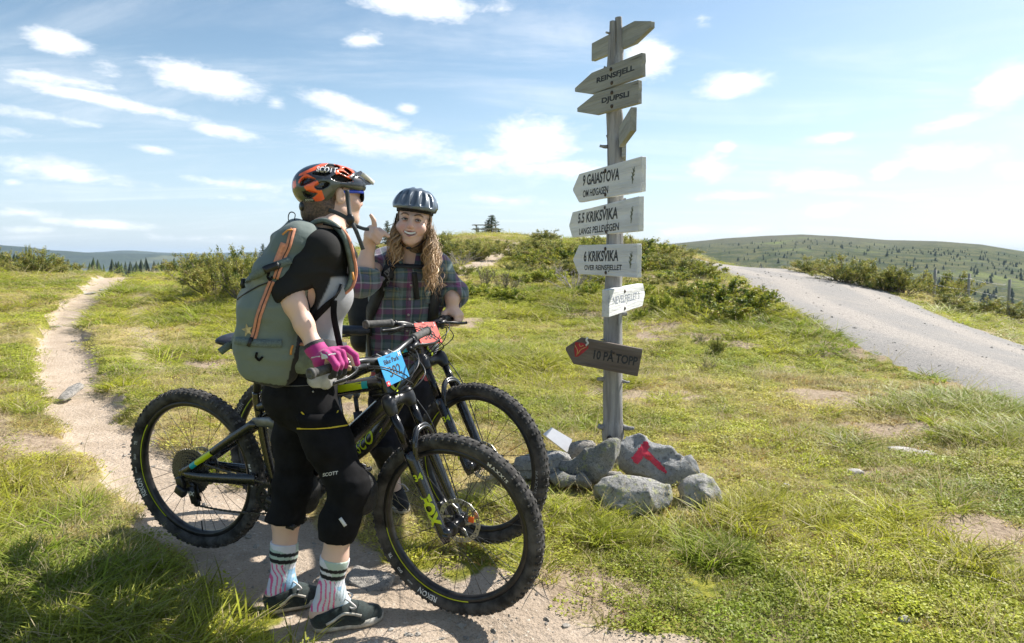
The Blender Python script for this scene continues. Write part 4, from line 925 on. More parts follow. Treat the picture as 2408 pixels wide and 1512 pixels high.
def board(name, L, R, shapefn, mt, th=.032, label=None, atY=4.31, ratio=None, edge=None, yaw=None, roll=0.0):
    """L, R: pixel centres of the two ends; level boards get their turn from perspective"""
    dl, dr = px_dir(*L), px_dir(*R); tl, tr_ = dl[2] / dl[1], dr[2] / dr[1]
    if yaw is None:
        q = ratio if ratio else tl / tr_
        A = dl / dl[1]; B = dr / dr[1] * q; dc = px_dir(1446, (L[1] + R[1]) / 2); dc = dc / dc[1]
        # plan line through A and B crosses the ray to the post at depth s
        m_ = np.linalg.solve(np.array([[B[0] - A[0], -dc[0]], [B[1] - A[1], -dc[1]]]), -A[:2]); s = m_[1] * dc[1]; k = atY / s
        PL, PR = np.array([0, 0, CAM_Z]) + A * k, np.array([0, 0, CAM_Z]) + B * k; PR[2] = PL[2] = (PL[2] + PR[2]) / 2
        if ratio: PR[2] = PL[2]
        x = unit(PR - PL)
    else:
        C = pt((L[0] + R[0]) / 2, (L[1] + R[1]) / 2, atY); x = np.array([math.cos(yaw), math.sin(yaw), 0]); nn = np.array([x[1], -x[0], 0]); x = x * math.cos(roll) + np.array([0, 0, 1.0]) * math.sin(roll)
        PL, PR = pl(*L, C, nn), pl(*R, C, nn)
        x = unit(PR - PL)
    nrm = unit(np.cross(x, np.cross([0, 0, 1.0], x) if False else np.array([0, 0, 1.0]))); 
    if nrm[1] > 0: nrm = -nrm
    yv = unit(np.cross(nrm, x)); 
    if yv[2] < 0: yv = -yv
    bd = Board(); bd.C = (PL + PR) / 2; bd.x, bd.y, bd.n = x, yv, nrm; bd.L = np.linalg.norm(PR - PL); bd.th = th
    bd.loc = lambda px_, py: ((lambda p: np.array([(p - bd.C) @ x, (p - bd.C) @ yv]))(pl(px_, py, bd.C + nrm * th / 2, nrm)))
    poly = shapefn(bd); M = np.stack([x, yv, nrm], 1)
    V, F = extrude(poly, th, np.eye(3), (0, 0, 0))
    o = bpy.data.objects.new(name, make_mesh(name, V, F, False)); o.data.materials.append(mt); link(o, SP)
    if label: o['label'] = label
    mm = Matrix([[*M[i], bd.C[i] - base[i]] for i in range(3)] + [[0, 0, 0, 1]]); o.matrix_basis = mm; bd.o = o; ORG[o] = None
    return bd
def on_board(bd, name, VF, mt, dz=.0012):
    V, F = VF; V = np.asarray(V, float).copy(); V[:, 2] += bd.th / 2 + dz
    o = bpy.data.objects.new(name, make_mesh(name, V, F, False)); o.data.materials.append(mt); link(o, bd.o); return o
def letters(bd, s, L, R, cap, mt=INK, name='lettering', bold=.012, shear=0.0):
    a, b_ = bd.loc(*L), bd.loc(*R); V, F = text_mesh(s, 1.0, 'LEFT', bold=bold, shear=shear); w_ = V[:, 0].max() - V[:, 0].min(); h_ = V[:, 1].max() - V[:, 1].min(); d = b_ - a; ln = np.linalg.norm(d); d = d / ln
    m_ = (L[0] + R[0]) / 2, (L[1] + R[1]) / 2; ch = abs((bd.loc(m_[0], m_[1] - cap / 2) - bd.loc(m_[0], m_[1] + cap / 2))[1])
    x = (V[:, 0] - V[:, 0].min()) / w_ * ln; y = (V[:, 1] - V[:, 1].min()) / h_ * ch - ch / 2
    if 'Å' in s or 'Ø' in s: y = (V[:, 1] - np.median([V[:, 1].min()])) / .70 * ch - ch / 2
    W = np.stack([a[0] + x * d[0] - y * d[1], a[1] + x * d[1] + y * d[0], 0 * x], 1); return on_board(bd, name, (W, F), mt)
def twig_mark(bd, top, bot, mt=TWIGP, wd=.008):
    a, b_ = bd.loc(*bot), bd.loc(*top); ax = b_ - a; ln = np.linalg.norm(ax); P = []; nrm = np.array([-ax[1], ax[0]]) / ln
    def strip(p, q, w0, w1): d = unit(np.r_[q - p, 0])[:2]; s = np.array([-d[1], d[0]]); return ([(*(p - s * w0), 0), (*(p + s * w0), 0), (*(q + s * w1), 0), (*(q - s * w1), 0)], [[0, 1, 2, 3][::-1]])
    parts = [strip(a, a + ax * .5 + nrm * .1 * ln, wd * .5, wd * .6), strip(a + ax * .48 + nrm * .1 * ln, b_, wd * .6, wd * .3)]
    for f, sd_, l in [(.25, 1, .22), (.4, -1, .26), (.5, 1, .2), (.62, -1, .24), (.75, 1, .16), (.15, -1, .2)]:
        p = a + ax * f + nrm * ln * .1 * (1 - abs(f - .5)); parts.append(strip(p, p + ax * l * .75 + nrm * sd_ * l * ln * .75, wd * .5, wd * .4))
    for i, (v, f) in enumerate(parts): parts[i] = ([(x, y, i * .00015) for x, y, z in v], f)
    return on_board(bd, 'twig_emblem', merge(parts), mt)
def bolts(bd, pts, r=.012):
    for a, b_ in pts: p = bd.loc(a, b_); V, F = lathe([(r, -.004), (r, .004), (r * .6, .008), (.001, .009)], (p[0], p[1], bd.th / 2), (0, 0, 1), 10); o = bpy.data.objects.new('bolt', make_mesh('bolt', V, F)); o.data.materials.append(IRON); link(o, bd.o)
def arrow_left(tipx, shx, hl, hr, skew=0.0, jag=0, blunt=.10):
    def f(bd):
        e = bd.L / 2; sh = bd.loc(shx, 0)[0] if False else None
        h0, h1 = hl / 2, hr / 2; s = -e + (shx)
        P = [(-e, -h0 * blunt), (-e, h0 * blunt), (s, h0), (e - .002, h1), (e, h1 * .3), (e - .004, 0), (e, -h1 * .6), (e, -h1), (s, -h0)]
        if jag: r = np.random.default_rng(jag); P = [(x + r.normal(0, .002), y + r.normal(0, .002)) for x, y in P]
        return P[::-1]
    return f
H_OLD = .132; H_WH = .198
bdx = board('sign_board', (1395.5, 124.5), (1535, 58), lambda b_: [(b_.L/2, -.018), (b_.L/2, .018), (b_.L/2 - .16, .066), (-b_.L/2, .060), (-b_.L/2, -.055), (b_.L/2 - .16, -.066)], OLDW, label='topmost plain grey board pointing right behind the post', atY=4.50)
bd = board('sign_board', (1356, 212), (1514.5, 152), arrow_left(0, .19, H_OLD, H_OLD, jag=1, blunt=.22), OLDW, label='bare wood board lettered REINSFJELL pointing left'); letters(bd, 'REINSFJELL', (1403, 191.6), (1492, 160.5), 17, bold=.04); bolts(bd, [(1437, 163), (1439, 195)])
bd = board('sign_board', (1361.4, 258), (1505.5, 216), arrow_left(0, .19, H_OLD, H_OLD, jag=2, blunt=.22), OLDW, label='bare wood board lettered DJUPSLI pointing left'); letters(bd, 'DJUPSLI', (1415, 239), (1479.6, 222.5), 17, bold=.04); bolts(bd, [(1439, 218), (1439, 250)])
board('sign_board', (1462, 322), (1490, 280), lambda b_: [(-b_.L/2, -.06), (b_.L/2, -.06), (b_.L/2, .06), (-b_.L/2, .06)], OLDW, label='plain board seen almost end on, pointing away to the right', atY=4.52)
# board seen end on, pointing away from the camera
A_, B_ = pt(1467.5, 343, 4.30), pt(1467.5, 353, 4.66); B_[2] = A_[2]; xx = unit(B_ - A_); M = np.stack([np.array([xx[1], -xx[0], 0]), xx, [0, 0, 1]], 1); obj('sign_board', *box((A_ + B_) / 2, (.0135, np.linalg.norm(B_ - A_) / 2, .065), M, .002), OLDW, SP, False, label='plain board seen end on, pointing away from the camera')
bd = board('sign_board', (1351.6, 446), (1514.5, 408.7), arrow_left(0, .11, H_WH * .98, H_WH, jag=3, blunt=.06), WHITEW, label='white board lettered 9 GAIASTOVA OM HØGASEN'); letters(bd, '9 GAIASTOVA', (1371, 425), (1456.5, 409), 27, bold=.028, shear=.1); letters(bd, 'OM HØGASEN', (1371, 457), (1430.5, 446), 16.5, bold=.02, shear=.1); twig_mark(bd, (1493, 392), (1487, 432)); bolts(bd, [(1424, 401), (1424, 458)])
bd = board('sign_board', (1343, 530.5), (1508.5, 503.5), arrow_left(0, .10, H_WH * .98, H_WH, jag=4, blunt=.06), WHITEW, label='white board lettered 5.5 KRIKSVIKA LANGS PELLEVEGEN'); letters(bd, '5.5 KRIKSVIKA', (1359.4, 514), (1453, 500), 26, bold=.028, shear=.1); letters(bd, 'LANGS PELLEVEGEN', (1362, 545), (1456, 532), 16.5, bold=.02, shear=.08); twig_mark(bd, (1489, 484), (1484, 525)); bolts(bd, [(1423, 488), (1426, 545)])
bd = board('sign_board', (1352.4, 611.5), (1503.5, 610.3), arrow_left(0, .09, H_WH, H_WH, jag=5, blunt=.06), WHITEW, label='white board lettered 6 KRIKSVIKA OVER REINSFJELLET', ratio=.83); letters(bd, '6 KRIKSVIKA', (1373, 603), (1454, 600.5), 26, bold=.028, shear=.1); letters(bd, 'OVER REINSFJELLET', (1374.5, 631), (1462.6, 631), 16.5, bold=.02, shear=.05); twig_mark(bd, (1487, 592), (1482, 631)); bolts(bd, [(1424, 585), (1425, 641)])
bd = board('sign_board', (1424, 713.5), (1509, 692), lambda b_: [(-b_.L/2, .082), (-b_.L/2, -.082), (b_.L/2 - .075, -.082), (b_.L/2, -.01), (b_.L/2, .012), (b_.L/2 - .07, .082)], WHITEW, th=.045, label='bright white sunlit board lettered NEVELFJELLET 3 pointing right', atY=4.29); letters(bd, 'NEVELFJELLET 3', (1441, 710.5), (1503, 697), 23, BLUEP, bold=.0); twig_mark(bd, (1434, 692), (1430, 726), BLUEP, .005); bolts(bd, [(1468.5, 685), (1468.5, 725)])
bd = board('sign_board', (1331, 819), (1505.5, 852.5), lambda b_: [(-b_.L/2, -.008), (-b_.L/2, .008), (-b_.L/2 + .085, .088), (b_.L/2, .088), (b_.L/2, -.088), (-b_.L/2 + .065, -.088)][::-1], BROWNW, label='dark brown board lettered 10 PÅ TOPP with a red emblem', atY=4.30, yaw=R_(-12), roll=R_(-10)); letters(bd, '10 PÅ TOPP', (1396, 834), (1499, 851), 20, INK, bold=.03); bolts(bd, [(1443, 830)], .007)
e = [bd.loc(*q) for q in [(1353, 804), (1369, 806), (1383, 812), (1384, 818), (1371, 830), (1359, 839), (1352, 839), (1350, 822)]]; on_board(bd, 'red_emblem', ([(*q, 0) for q in e], [list(range(len(e)))[::-1]]), REDP)
for seg in ([(1352, 812), (1358, 824), (1356, 836)], [(1380, 815), (1366, 822), (1359, 832)], [(1362, 808), (1365, 815), (1372, 812)]):
    q = np.array([[*bd.loc(*s_), bd.th / 2 + .003] for s_ in seg]); V, F = ribbon(spline(q, 4), np.cross([0, 0, 1], q[-1] - q[0]), .004, .0008); o = bpy.data.objects.new('emblem_line', make_mesh('emblem_line', V, F)); o.data.materials.append(YELP); link(o, bd.o)
q = np.array([[*bd.loc(*s_), bd.th / 2 + .01] for s_ in [(1382, 793), (1379, 800), (1383, 806), (1378, 812)]]); V, F = tube(spline(q, 4), .006, 6); o = bpy.data.objects.new('string', make_mesh('string', V, F)); o.data.materials.append(ROPE); link(o, bd.o)
# --- rocks
def stone_mat(name, c1, c2, lichen=None, lam=.5):
    m, t, b, out = new_mat(name); co = t.coord(); n = t.noise(co, 9, 6, .65); n2 = t.noise(co, 55, 5, .7); n3 = t.noise(co, 180, 3, .6)
    c = t.mix(t.ramp(n, .35, .65), c1, c2); c = t.mix(t.math('MULTIPLY', t.ramp(n2, .5, .66), .75), c, (.10, .10, .10)); c = t.mix(t.math('MULTIPLY', t.ramp(n3, .52, .66), .6), c, (.50, .49, .46))
    if lichen: c = t.mix(t.math('MULTIPLY', t.ramp(t.math('ADD', t.noise(co, 22, 5, .75), t.math('MULTIPLY', n, .3)), lam + .10, lam + .2), .85), c, lichen)
    t.put(b.inputs['Base Color'], c); b.inputs['Roughness'].default_value = .9; b.inputs['Specular IOR Level'].default_value = .3
    t.put(b.inputs['Normal'], t.bump(t.math('ADD', n2, t.math('MULTIPLY', n3, .6)), 1.0, .022)); return m
ST_GREY = stone_mat("grey_stone", (.47, .455, .43), (.33, .325, .315)); ST_LICH = stone_mat("lichen_stone", (.57, .55, .52), (.37, .365, .355), (.50, .51, .26), .56); ST_WARM = stone_mat("warm_stone", (.52, .475, .42), (.40, .37, .33)); ST_SLATE = stone_mat("blue_grey_stone", (.44, .445, .445), (.30, .31, .315)); ST_DARK = stone_mat("dark_stone", (.34, .335, .31), (.24, .24, .225), (.38, .40, .19), .58)
def poly_sd(p, poly):
    n = len(poly); d = np.full(len(p), 1e9); s = np.ones(len(p))
    for i in range(n):
        a, b_ = poly[i], poly[i - 1]; e_ = b_ - a; w_ = p - a; t_ = np.clip((w_ @ e_) / (e_ @ e_), 0, 1); q = w_ - t_[:, None] * e_; d = np.minimum(d, (q * q).sum(1))
        c1 = p[:, 1] >= a[1]; c2 = p[:, 1] < b_[1]; c3 = e_[0] * w_[:, 1] > e_[1] * w_[:, 0]; f = (c1 & c2 & c3) | (~c1 & ~c2 & ~c3); s = np.where(f, -s, s)
    return s * np.sqrt(d)
def outline_rock(name, pix, Y, thick, mt, label, cat='rock', tilt=0.35, res=.009, rough=.015, rnd=.016, group=None, seed=1, sink=0.0, turn=0.0):
    pix = np.array(pix, float); c = pix.mean(0); pix = c + (pix - c) * 1.07; O = pt(c[0], c[1], Y) 
    n = np.array([math.sin(turn), -math.cos(tilt) * math.cos(turn), math.sin(tilt)]); n = unit(n); x = unit(np.cross([0, 0, 1], n)) * 1.0; x = x if x[0] > 0 else -x; y = np.cross(n, x); y = y if y[2] > 0 else -y
    L = np.array([[(q - O) @ x, (q - O) @ y] for q in (pl(a, b_, O, n) for a, b_ in pix)])
    lo, hi = L.min(0) - .04, L.max(0) + .04; S = SDF((lo[0], lo[1], -thick / 2 - .04), (hi[0], hi[1], thick / 2 + .04), res)
    G = np.stack(np.meshgrid(*[S.lo[i] + np.arange(S.n[i]) * res for i in range(3)], indexing='ij'), -1).reshape(-1, 3)
    d2 = poly_sd(G[:, :2], L); h = thick / 2 * (0.55 + .45 * np.clip(-d2 / (min(hi - lo) * .32), 0, 1)); q = np.stack([d2 + rnd, np.abs(G[:, 2] - 0) - h + rnd], 1)
    d = np.sqrt((np.maximum(q, 0) ** 2).sum(1)) + np.minimum(q.max(1), 0) - rnd
    d += rough * (1.6 * (np.abs(vnoise(G * 7, seed)) * 2 - .5) + 1.2 * fbm(G * 9, seed + 2, 3) + .5 * fbm(G * 40, seed + 7, 2)); ck = np.abs(vnoise(G * (5, 9, 5), seed + 3)); d += np.maximum(0, .05 - ck) * rough * 4
    rr_ = np.random.default_rng(seed + 50)   # broken faces
    for _ in range(13):
        nn_ = unit(rr_.normal(0, 1, 3) * (1, 1, 1.1)); sup = np.max(L @ nn_[:2]) + abs(nn_[2]) * thick * .5; d = np.maximum(d, G @ nn_ - sup * rr_.uniform(.76, .94) + .004 * vnoise(G * 30, seed + 9))
    S.F = d.reshape(S.n).astype(np.float32); V, Q_ = S.mesh(); W = O - n * thick / 2 * .6 + V[:, :1] * x + V[:, 1:2] * y + V[:, 2:] * n
    bz = np.array([O[0], O[1], float(terrain(O[0], O[1])[0])]); o = obj(name, W - bz, Q_, mt, world=False); o.location = bz; tag(o, label, cat, group); o['_o'] = 0; del o['_o']
    return o, (W, Q_, n, bz)
def z5(L): return [(1204 + .273 * a, 928.8 + .273 * b_) for a, b_ in L]
outline_rock('rock', z5([(480,460),(520,395),(600,370),(690,372),(745,410),(720,480),(600,540),(500,530)]), 4.20, .20, ST_WARM, 'rounded pale tan rock at the back of the pile beside the white panel', tilt=.5, seed=2)
outline_rock('rock', z5([(30,520),(170,490),(330,470),(480,510),(510,560),(420,640),(470,700),(330,700),(60,690),(20,600)]), 4.02, .26, ST_GREY, 'broad flat grey rock behind the far bicycle front tyre', tilt=.75, seed=3)
outline_rock('rock', z5([(340,720),(450,670),(600,680),(700,740),(690,800),(400,800)]), 3.85, .16, ST_DARK, 'low shaded rock under the pointed boat shaped rock', tilt=.3, seed=9)
outline_rock('rock', z5([(400,620),(480,560),(600,505),(740,415),(880,388),(922,410),(915,455),(890,535),(835,640),(800,715),(720,755),(560,690),(470,668)]), 3.93, .17, ST_DARK, 'pointed boat shaped dark rock left of the post', tilt=.25, seed=4, turn=-.25)
rk, (RW, RQ, Rn, Rb) = outline_rock('rock', z5([(1015,330),(1080,315),(1130,340),(1290,425),(1400,470),(1560,560),(1650,650),(1600,740),(1400,800),(1280,760),(1150,690),(1050,665),(975,610),(968,470)]), 4.08, .16, ST_SLATE, 'leaning blue grey slab with a painted red T', tilt=.42, seed=5, turn=.10, res=.0075)
outline_rock('rock', z5([(820,670),(870,640),(950,640),(995,690),(960,740),(840,740)]), 3.88, .12, ST_WARM, 'small stone wedged between the big rocks at the foot of the post', tilt=.4, seed=6, rnd=.015)
outline_rock('rock', z5([(728,780),(810,705),(930,680),(1100,690),(1220,735),(1330,790),(1362,850),(1310,940),(1180,1010),(1050,1060),(900,1050),(830,960)]), 3.62, .24, ST_LICH, 'big front rock spotted with yellow green lichen', tilt=.62, seed=7)
outline_rock('rock', z5([(1460,760),(1530,705),(1650,685),(1720,720),(1790,830),(1815,950),(1700,1010),(1520,960)]), 3.72, .24, ST_LICH, 'rounded grey rock at the right end of the pile', tilt=.5, seed=8)
# the red T: faces of the slab inside the painted shape
Tp = [np.array(z5(P)) for P in ([(1125,410),(1160,395),(1185,450),(1160,490),(1085,595),(1045,575),(1035,540)], [(1110,520),(1160,465),(1230,545),(1290,600),(1335,650),(1325,675),(1240,620),(1170,560)])]
fc = RW[RQ].mean(1) - (0, 0, CAM_Z); c_, s_ = math.cos(PITCH), math.sin(PITCH); dep = fc[:, 1] * c_ - fc[:, 2] * s_; pp = np.stack([1204 + FPX * fc[:, 0] / dep, 756 - FPX * (fc[:, 1] * s_ + fc[:, 2] * c_) / dep], 1)
nf_ = np.cross(RW[RQ[:, 2]] - RW[RQ[:, 0]], RW[RQ[:, 3]] - RW[RQ[:, 1]]); nf_ /= np.linalg.norm(nf_, axis=1)[:, None] + 1e-9
inside = (np.minimum(poly_sd(pp, Tp[0]), poly_sd(pp, Tp[1])) + 1.5 * vnoise(RW[RQ].mean(1) * 60, 2) < 0) & ((nf_ * -fc).sum(1) > 0)
ids, inv = np.unique(RQ[inside], return_inverse=True); vn = np.zeros_like(RW)
for k in range(4): np.add.at(vn, RQ[:, k], nf_)
vn /= np.linalg.norm(vn, axis=1)[:, None] + 1e-9
obj('painted_mark', RW[ids] + vn[ids] * .002 - Rb, inv.reshape(-1, 4), mat("red_trail_paint", (.58, .022, .05), .38, var=.2, vscale=30, bump=.5, bscale=120), rk, world=False, label='red painted T trail mark')
# white panel leaning behind the rocks
cs = z5([(268, 335), (342, 278), (518, 382), (492, 508)]); O = pt(1313, 1036, 4.34); nn = unit((.25, -.75, .6)); W3 = np.array([pl(a, b_, O, nn) for a, b_ in cs]); V = np.r_[W3, W3 - nn * .012]; F = [[0, 1, 2, 3][::-1], [4, 5, 6, 7], [0, 1, 5, 4], [1, 2, 6, 5], [2, 3, 7, 6], [3, 0, 4, 7]]
tag(obj('white_panel', V, F, mat("white_plastic_panel", (.80, .80, .82), .4, var=.03), smooth=False), 'white blank panel lying behind the rock pile', 'panel')
# --- loose stones and slabs
def pebble_mesh(seed, flat=.45):
    V, F = ball((0, 0, 0), 1, 14); r = np.random.default_rng(seed)
    for _ in range(7): n = unit(r.normal(0, 1, 3)); h = r.uniform(.55, .85); d = V @ n - h; V = V - np.maximum(d, 0)[:, None] * n * .9
    V = V + .06 * vnoise(V * 2.5, seed)[:, None] * V; V[:, 2] *= flat; return V, F
STN = []
for i in range(5): me = make_mesh('stone', *pebble_mesh(40 + i)); STN.append(me)
def stone(px_, py, w_, h_, label, mt=ST_WARM, name='stone', group=None, flat=1.0, deep=.8, rot=None):
    p = hit(px_, py); d = np.hypot(*p[:2]); me = STN[int(rng.integers(0, 5))].copy(); me.materials.append(mt); o = link(bpy.data.objects.new(name, me)); s = w_ / FPX * d / 2
    o.scale = (s, s * deep, max(h_ / FPX * d * 1.1, .012) * flat); o.location = (p[0], p[1], float(terrain(p[0], p[1])[0]) + .004); o.rotation_euler = (rng.normal(0, .08), rng.normal(0, .08), rng.uniform(-.4, .4) if rot is None else rot); tag(o, label, 'stone', group); return o
outline_rock('stone_slab', [(812,1350),(840,1328),(885,1330),(930,1352),(905,1385),(865,1388),(825,1372)], 2.80, .05, ST_WARM, 'flat pale slab sunk in the path beside the front shoe', 'stone slab', tilt=1.35, seed=12, rough=.005, rnd=.012)
outline_rock('stone_slab', [(80,805),(98,806),(120,822),(150,834),(128,836),(100,822)], 9.0, .05, ST_WARM, 'long cracked slab at the left edge of the trail', 'stone slab', tilt=1.42, seed=13, res=.015, rough=.008)
outline_rock('stone_slab', [(134,936),(160,910),(185,898),(196,905),(176,922),(150,938)], 6.1, .05, ST_WARM, 'bleached slab in the middle of the trail left of the rear wheel', 'stone slab', tilt=1.3, seed=14, rough=.005, rnd=.012)
for a in [(128,761,26,6,'thin grey stone in the trail above the cracked slab'),(218,748,20,10,'small grey stone in the grass tuft on the right side of the trail'),(210,685,34,6,'flat stone sill across the trail near the skyline'),(246,677,30,5,'second flat stone sill at the right side of the trail'),(212,642,16,6,'pale stone where the trail reaches the skyline'),(100,905,14,10,'white stone at the left edge of the trail'),
          (175,795,16,4,'dark flat stone in the trail'),(155,985,10,5,'tiny dark stone in the lower trail'),(2010,1106,42,18,'grey stone on bare soil in the right grass'),(2140,1048,90,10,'long low rock ledge in the grass at the right'),(2185,1056,60,8,'right end of the low rock ledge in the grass'),(1848,1141,22,12,'small grey stone right of the rock pile'),(2270,1136,18,9,'small stone in the grass near the right edge'),(1936,1203,20,11,'pale stone above the bare hollow on the right'),(2125,1462,28,16,'pale stone in the short grass at the lower right'),(2330,1010,20,6,'flat stone in the brown grass near the right edge'),(1735,679,18,9,'pale boulder on the verge of the gravel road'),(1160,597,22,6,'flat stone in the upper footpath')]:
    stone(*a, mt=mat('loose_stone', (.40, .375, .34), .95, var=.35, vscale=2.5, bump=.3, bscale=6))
# pebbles and grit nobody could count
def grit(name, n, region, size, mt, label):
    V = []; F = []; off = 0; bv, bf = pebble_mesh(77, .7); keep = np.arange(0, len(bf)); x, y = region(n)
    bv2, bf2 = ball((0, 0, 0), 1, 6); z = terrain(x, y)
    for i in range(len(x)):
        s = size * (.35 + rng.pareto(2.2) * .5); s = min(s, size * 3.5); R3 = np.array(Euler((0, 0, rng.uniform(0, 6))).to_matrix()); v = (bv2 * (s, s * rng.uniform(.6, 1), s * rng.uniform(.35, .7)) * (1 + .25 * rng.normal(size=(len(bv2), 1)))) @ R3.T + (x[i], y[i], z[i]); V.append(v); F += [[q + off for q in f] for f in bf2]; off += len(bv2)
    tag(obj(name, np.concatenate(V), F, mt, smooth=False), label, kind='stuff')
def in_path(n):
    i = rng.integers(8, len(PATH) - 1, n * 2); f = rng.uniform(size=(n * 2, 1)); P = PATH[i] * (1 - f) + PATH[np.minimum(i + 1, len(PATH) - 1)] * f; x = P[:, 0] + rng.normal(0, .5, len(P)) * P[:, 2]; y = P[:, 1] + rng.normal(0, .5, len(P)) * P[:, 2]; k = (masks(x, y)[0] > .4); return x[k][:n], y[k][:n]
def in_road(n):
    i = rng.integers(0, len(ROADC) - 1, n); f = rng.uniform(size=(n, 1)); P = ROADC[i] * (1 - f) + ROADC[i + 1] * f; e = np.sign(rng.normal(size=n)) * rng.uniform(0, 1, n) ** .5; T_ = ROADC[np.minimum(i + 1, len(ROADC) - 1), :2] - ROADC[i, :2]; T_ /= np.linalg.norm(T_, axis=1)[:, None]; x = P[:, 0] - T_[:, 1] * e * P[:, 2]; y = P[:, 1] + T_[:, 0] * e * P[:, 2]; k = np.hypot(x, y) < 26; return x[k], y[k]
GRM = mat('gravel_grain', (.36, .33, .29), .95, var=.3, vscale=3, spec=.1); grit('pebbles', 1500, in_path, .006, GRM, 'small pebbles on the sandy path'); grit('gravel', 2200, in_road, .009, GRM, 'loose stones on the gravel road')
# --- fence along the far side of the road
FW = wood_mat("grey_fence_wood", (.36, .345, .32), (.25, .24, .225), (.10, .09, .08), axis=2); WIRE = mat("fence_wire", (.30, .30, .31), .5, .8)
fp = [(a, b_, c, float(hit(a, c)[1])) for a, b_, c in [(2197, 634, 708), (2277, 643, 724), (2372, 657, 752), (2490, 676, 790)]]; tops = []
p0 = pt(fp[0][0], fp[0][2], fp[0][3]); FE = thing('wire_fence', 'grey wooden post and wire fence beyond the gravel road', 'fence', tuple(p0))
for a, yt, yb, Y in fp:
    T_, B_ = pt(a, yt, Y), pt(a, yb, Y); B_[2] = min(B_[2], float(terrain(B_[0], Y)[0])) - .2; V, F = tube([B_, (B_ + T_) / 2, T_ + (.03, 0, 0)], [.042, .040, .037], 10); obj('fence_post', V, F, FW, FE); tops.append((T_, B_))
for f in (.12, .38, .62):
    P = [t_ * (1 - f) + b_ * f for t_, b_ in tops]; Q_ = []
    for a, b_ in zip(P[:-1], P[1:]):
        for u in np.linspace(0, 1, 6, endpoint=False): Q_.append(a * (1 - u) + b_ * u - (0, .07, .12 * u * (1 - u)))
    obj('wire', *tube(np.array(Q_ + [P[-1]]), .0025, 4), WIRE, FE)
# --- picnic table on the crest
tp = pt(1141, 553, 52.0); TB = thing('picnic_table', 'grey wooden picnic table on the crest beside the bushy spruce', 'picnic table', tuple(tp)); TW = wood_mat("grey_table_wood", (.42, .39, .35), (.30, .28, .25), (.12, .10, .09), axis=0)
def tb(name, c, h, M=None): V, F = box(c, h, M, .004); o = bpy.data.objects.new(name, make_mesh(name, V, F, False)); o.data.materials.append(TW); link(o, TB)
for k in range(5): tb('tabletop_plank', (0, -.30 + .15 * k, .76), (.98, .068, .022))
for s in (-1, 1):
    for k in range(2): tb('bench_plank', (0, s * (.68 + .14 * k - .07), .46), (.98, .062, .022))
for sx in (-.72, .72):
    tb('cross_beam', (sx, 0, .42), (.03, .80, .045)); tb('cross_beam', (sx, 0, .715), (.03, .36, .03))
    for s in (-1, 1): a = s * .42; M = np.array([[1, 0, 0], [0, math.cos(a), -math.sin(a)], [0, math.sin(a), math.cos(a)]]); tb('leg', (sx + .062, s * .40, .36), (.03, .045, .42), M)
TB.rotation_euler = (0, 0, .12)
# ------------------------------------------------------------------ bicycles
INK = mat("black_sign_paint", (.028, .03, .035), .7, var=.3)
RUB = mat("dusty_black_rubber", (.060, .057, .054), .85, var=.5, vscale=14, bump=.3, bscale=160, spec=.3)
KNOB = mat("worn_tread_rubber", (.095, .090, .083), .9, var=.5, vscale=25, spec=.25)
CARB = mat("black_carbon_paint", (.014, .014, .016), .26, var=.3, coat=.5, spec=.5); BLK = mat("satin_black_metal", (.020, .020, .022), .36, .1, var=.3); GRY = mat("grey_alloy", (.16, .16, .17), .38, .8, var=.2)
LIME = mat("lime_decal", (.52, .62, .012), .4, var=.05); TEAL = mat("teal_decal", (.01, .36, .42), .4, var=.05); STEEL = mat("brushed_steel", (.50, .50, .49), .35, .9, var=.15); WHT = mat("white_tyre_print", (.66, .66, .64), .6, var=.1); GRT = mat("grey_tyre_print", (.24, .24, .24), .7, var=.1)
RIMM = mat("black_alloy_rim", (.030, .029, .030), .32, .4, var=.2); GRIPM = mat("grey_rubber_grip", (.085, .083, .080), .8, var=.25, vscale=60, bump=.4, bscale=250); CABM = mat("black_cable_housing", (.02, .02, .022), .4, var=.1); BLUEA = mat("blue_anodised_cap", (.03, .22, .62), .35, .5, var=.1); CHN = mat("dusty_chain_steel", (.14, .13, .12), .5, .8, var=.4, vscale=200); ORG_M = mat("orange_reflector", (.80, .13, .02), .4, var=.05); NAVY = mat("saddle_cover", (.022, .025, .038), .5, var=.3)
GRAXLE = mat("grey_link_alloy", (.20, .21, .22), .4, .5, var=.2)
def L3(x, z, y=0.0): return np.array([x, y, z])
def part(name, VF, m, parent, smooth=True, label=None): return obj(name, VF[0], VF[1], m, parent, smooth, None, False, label)
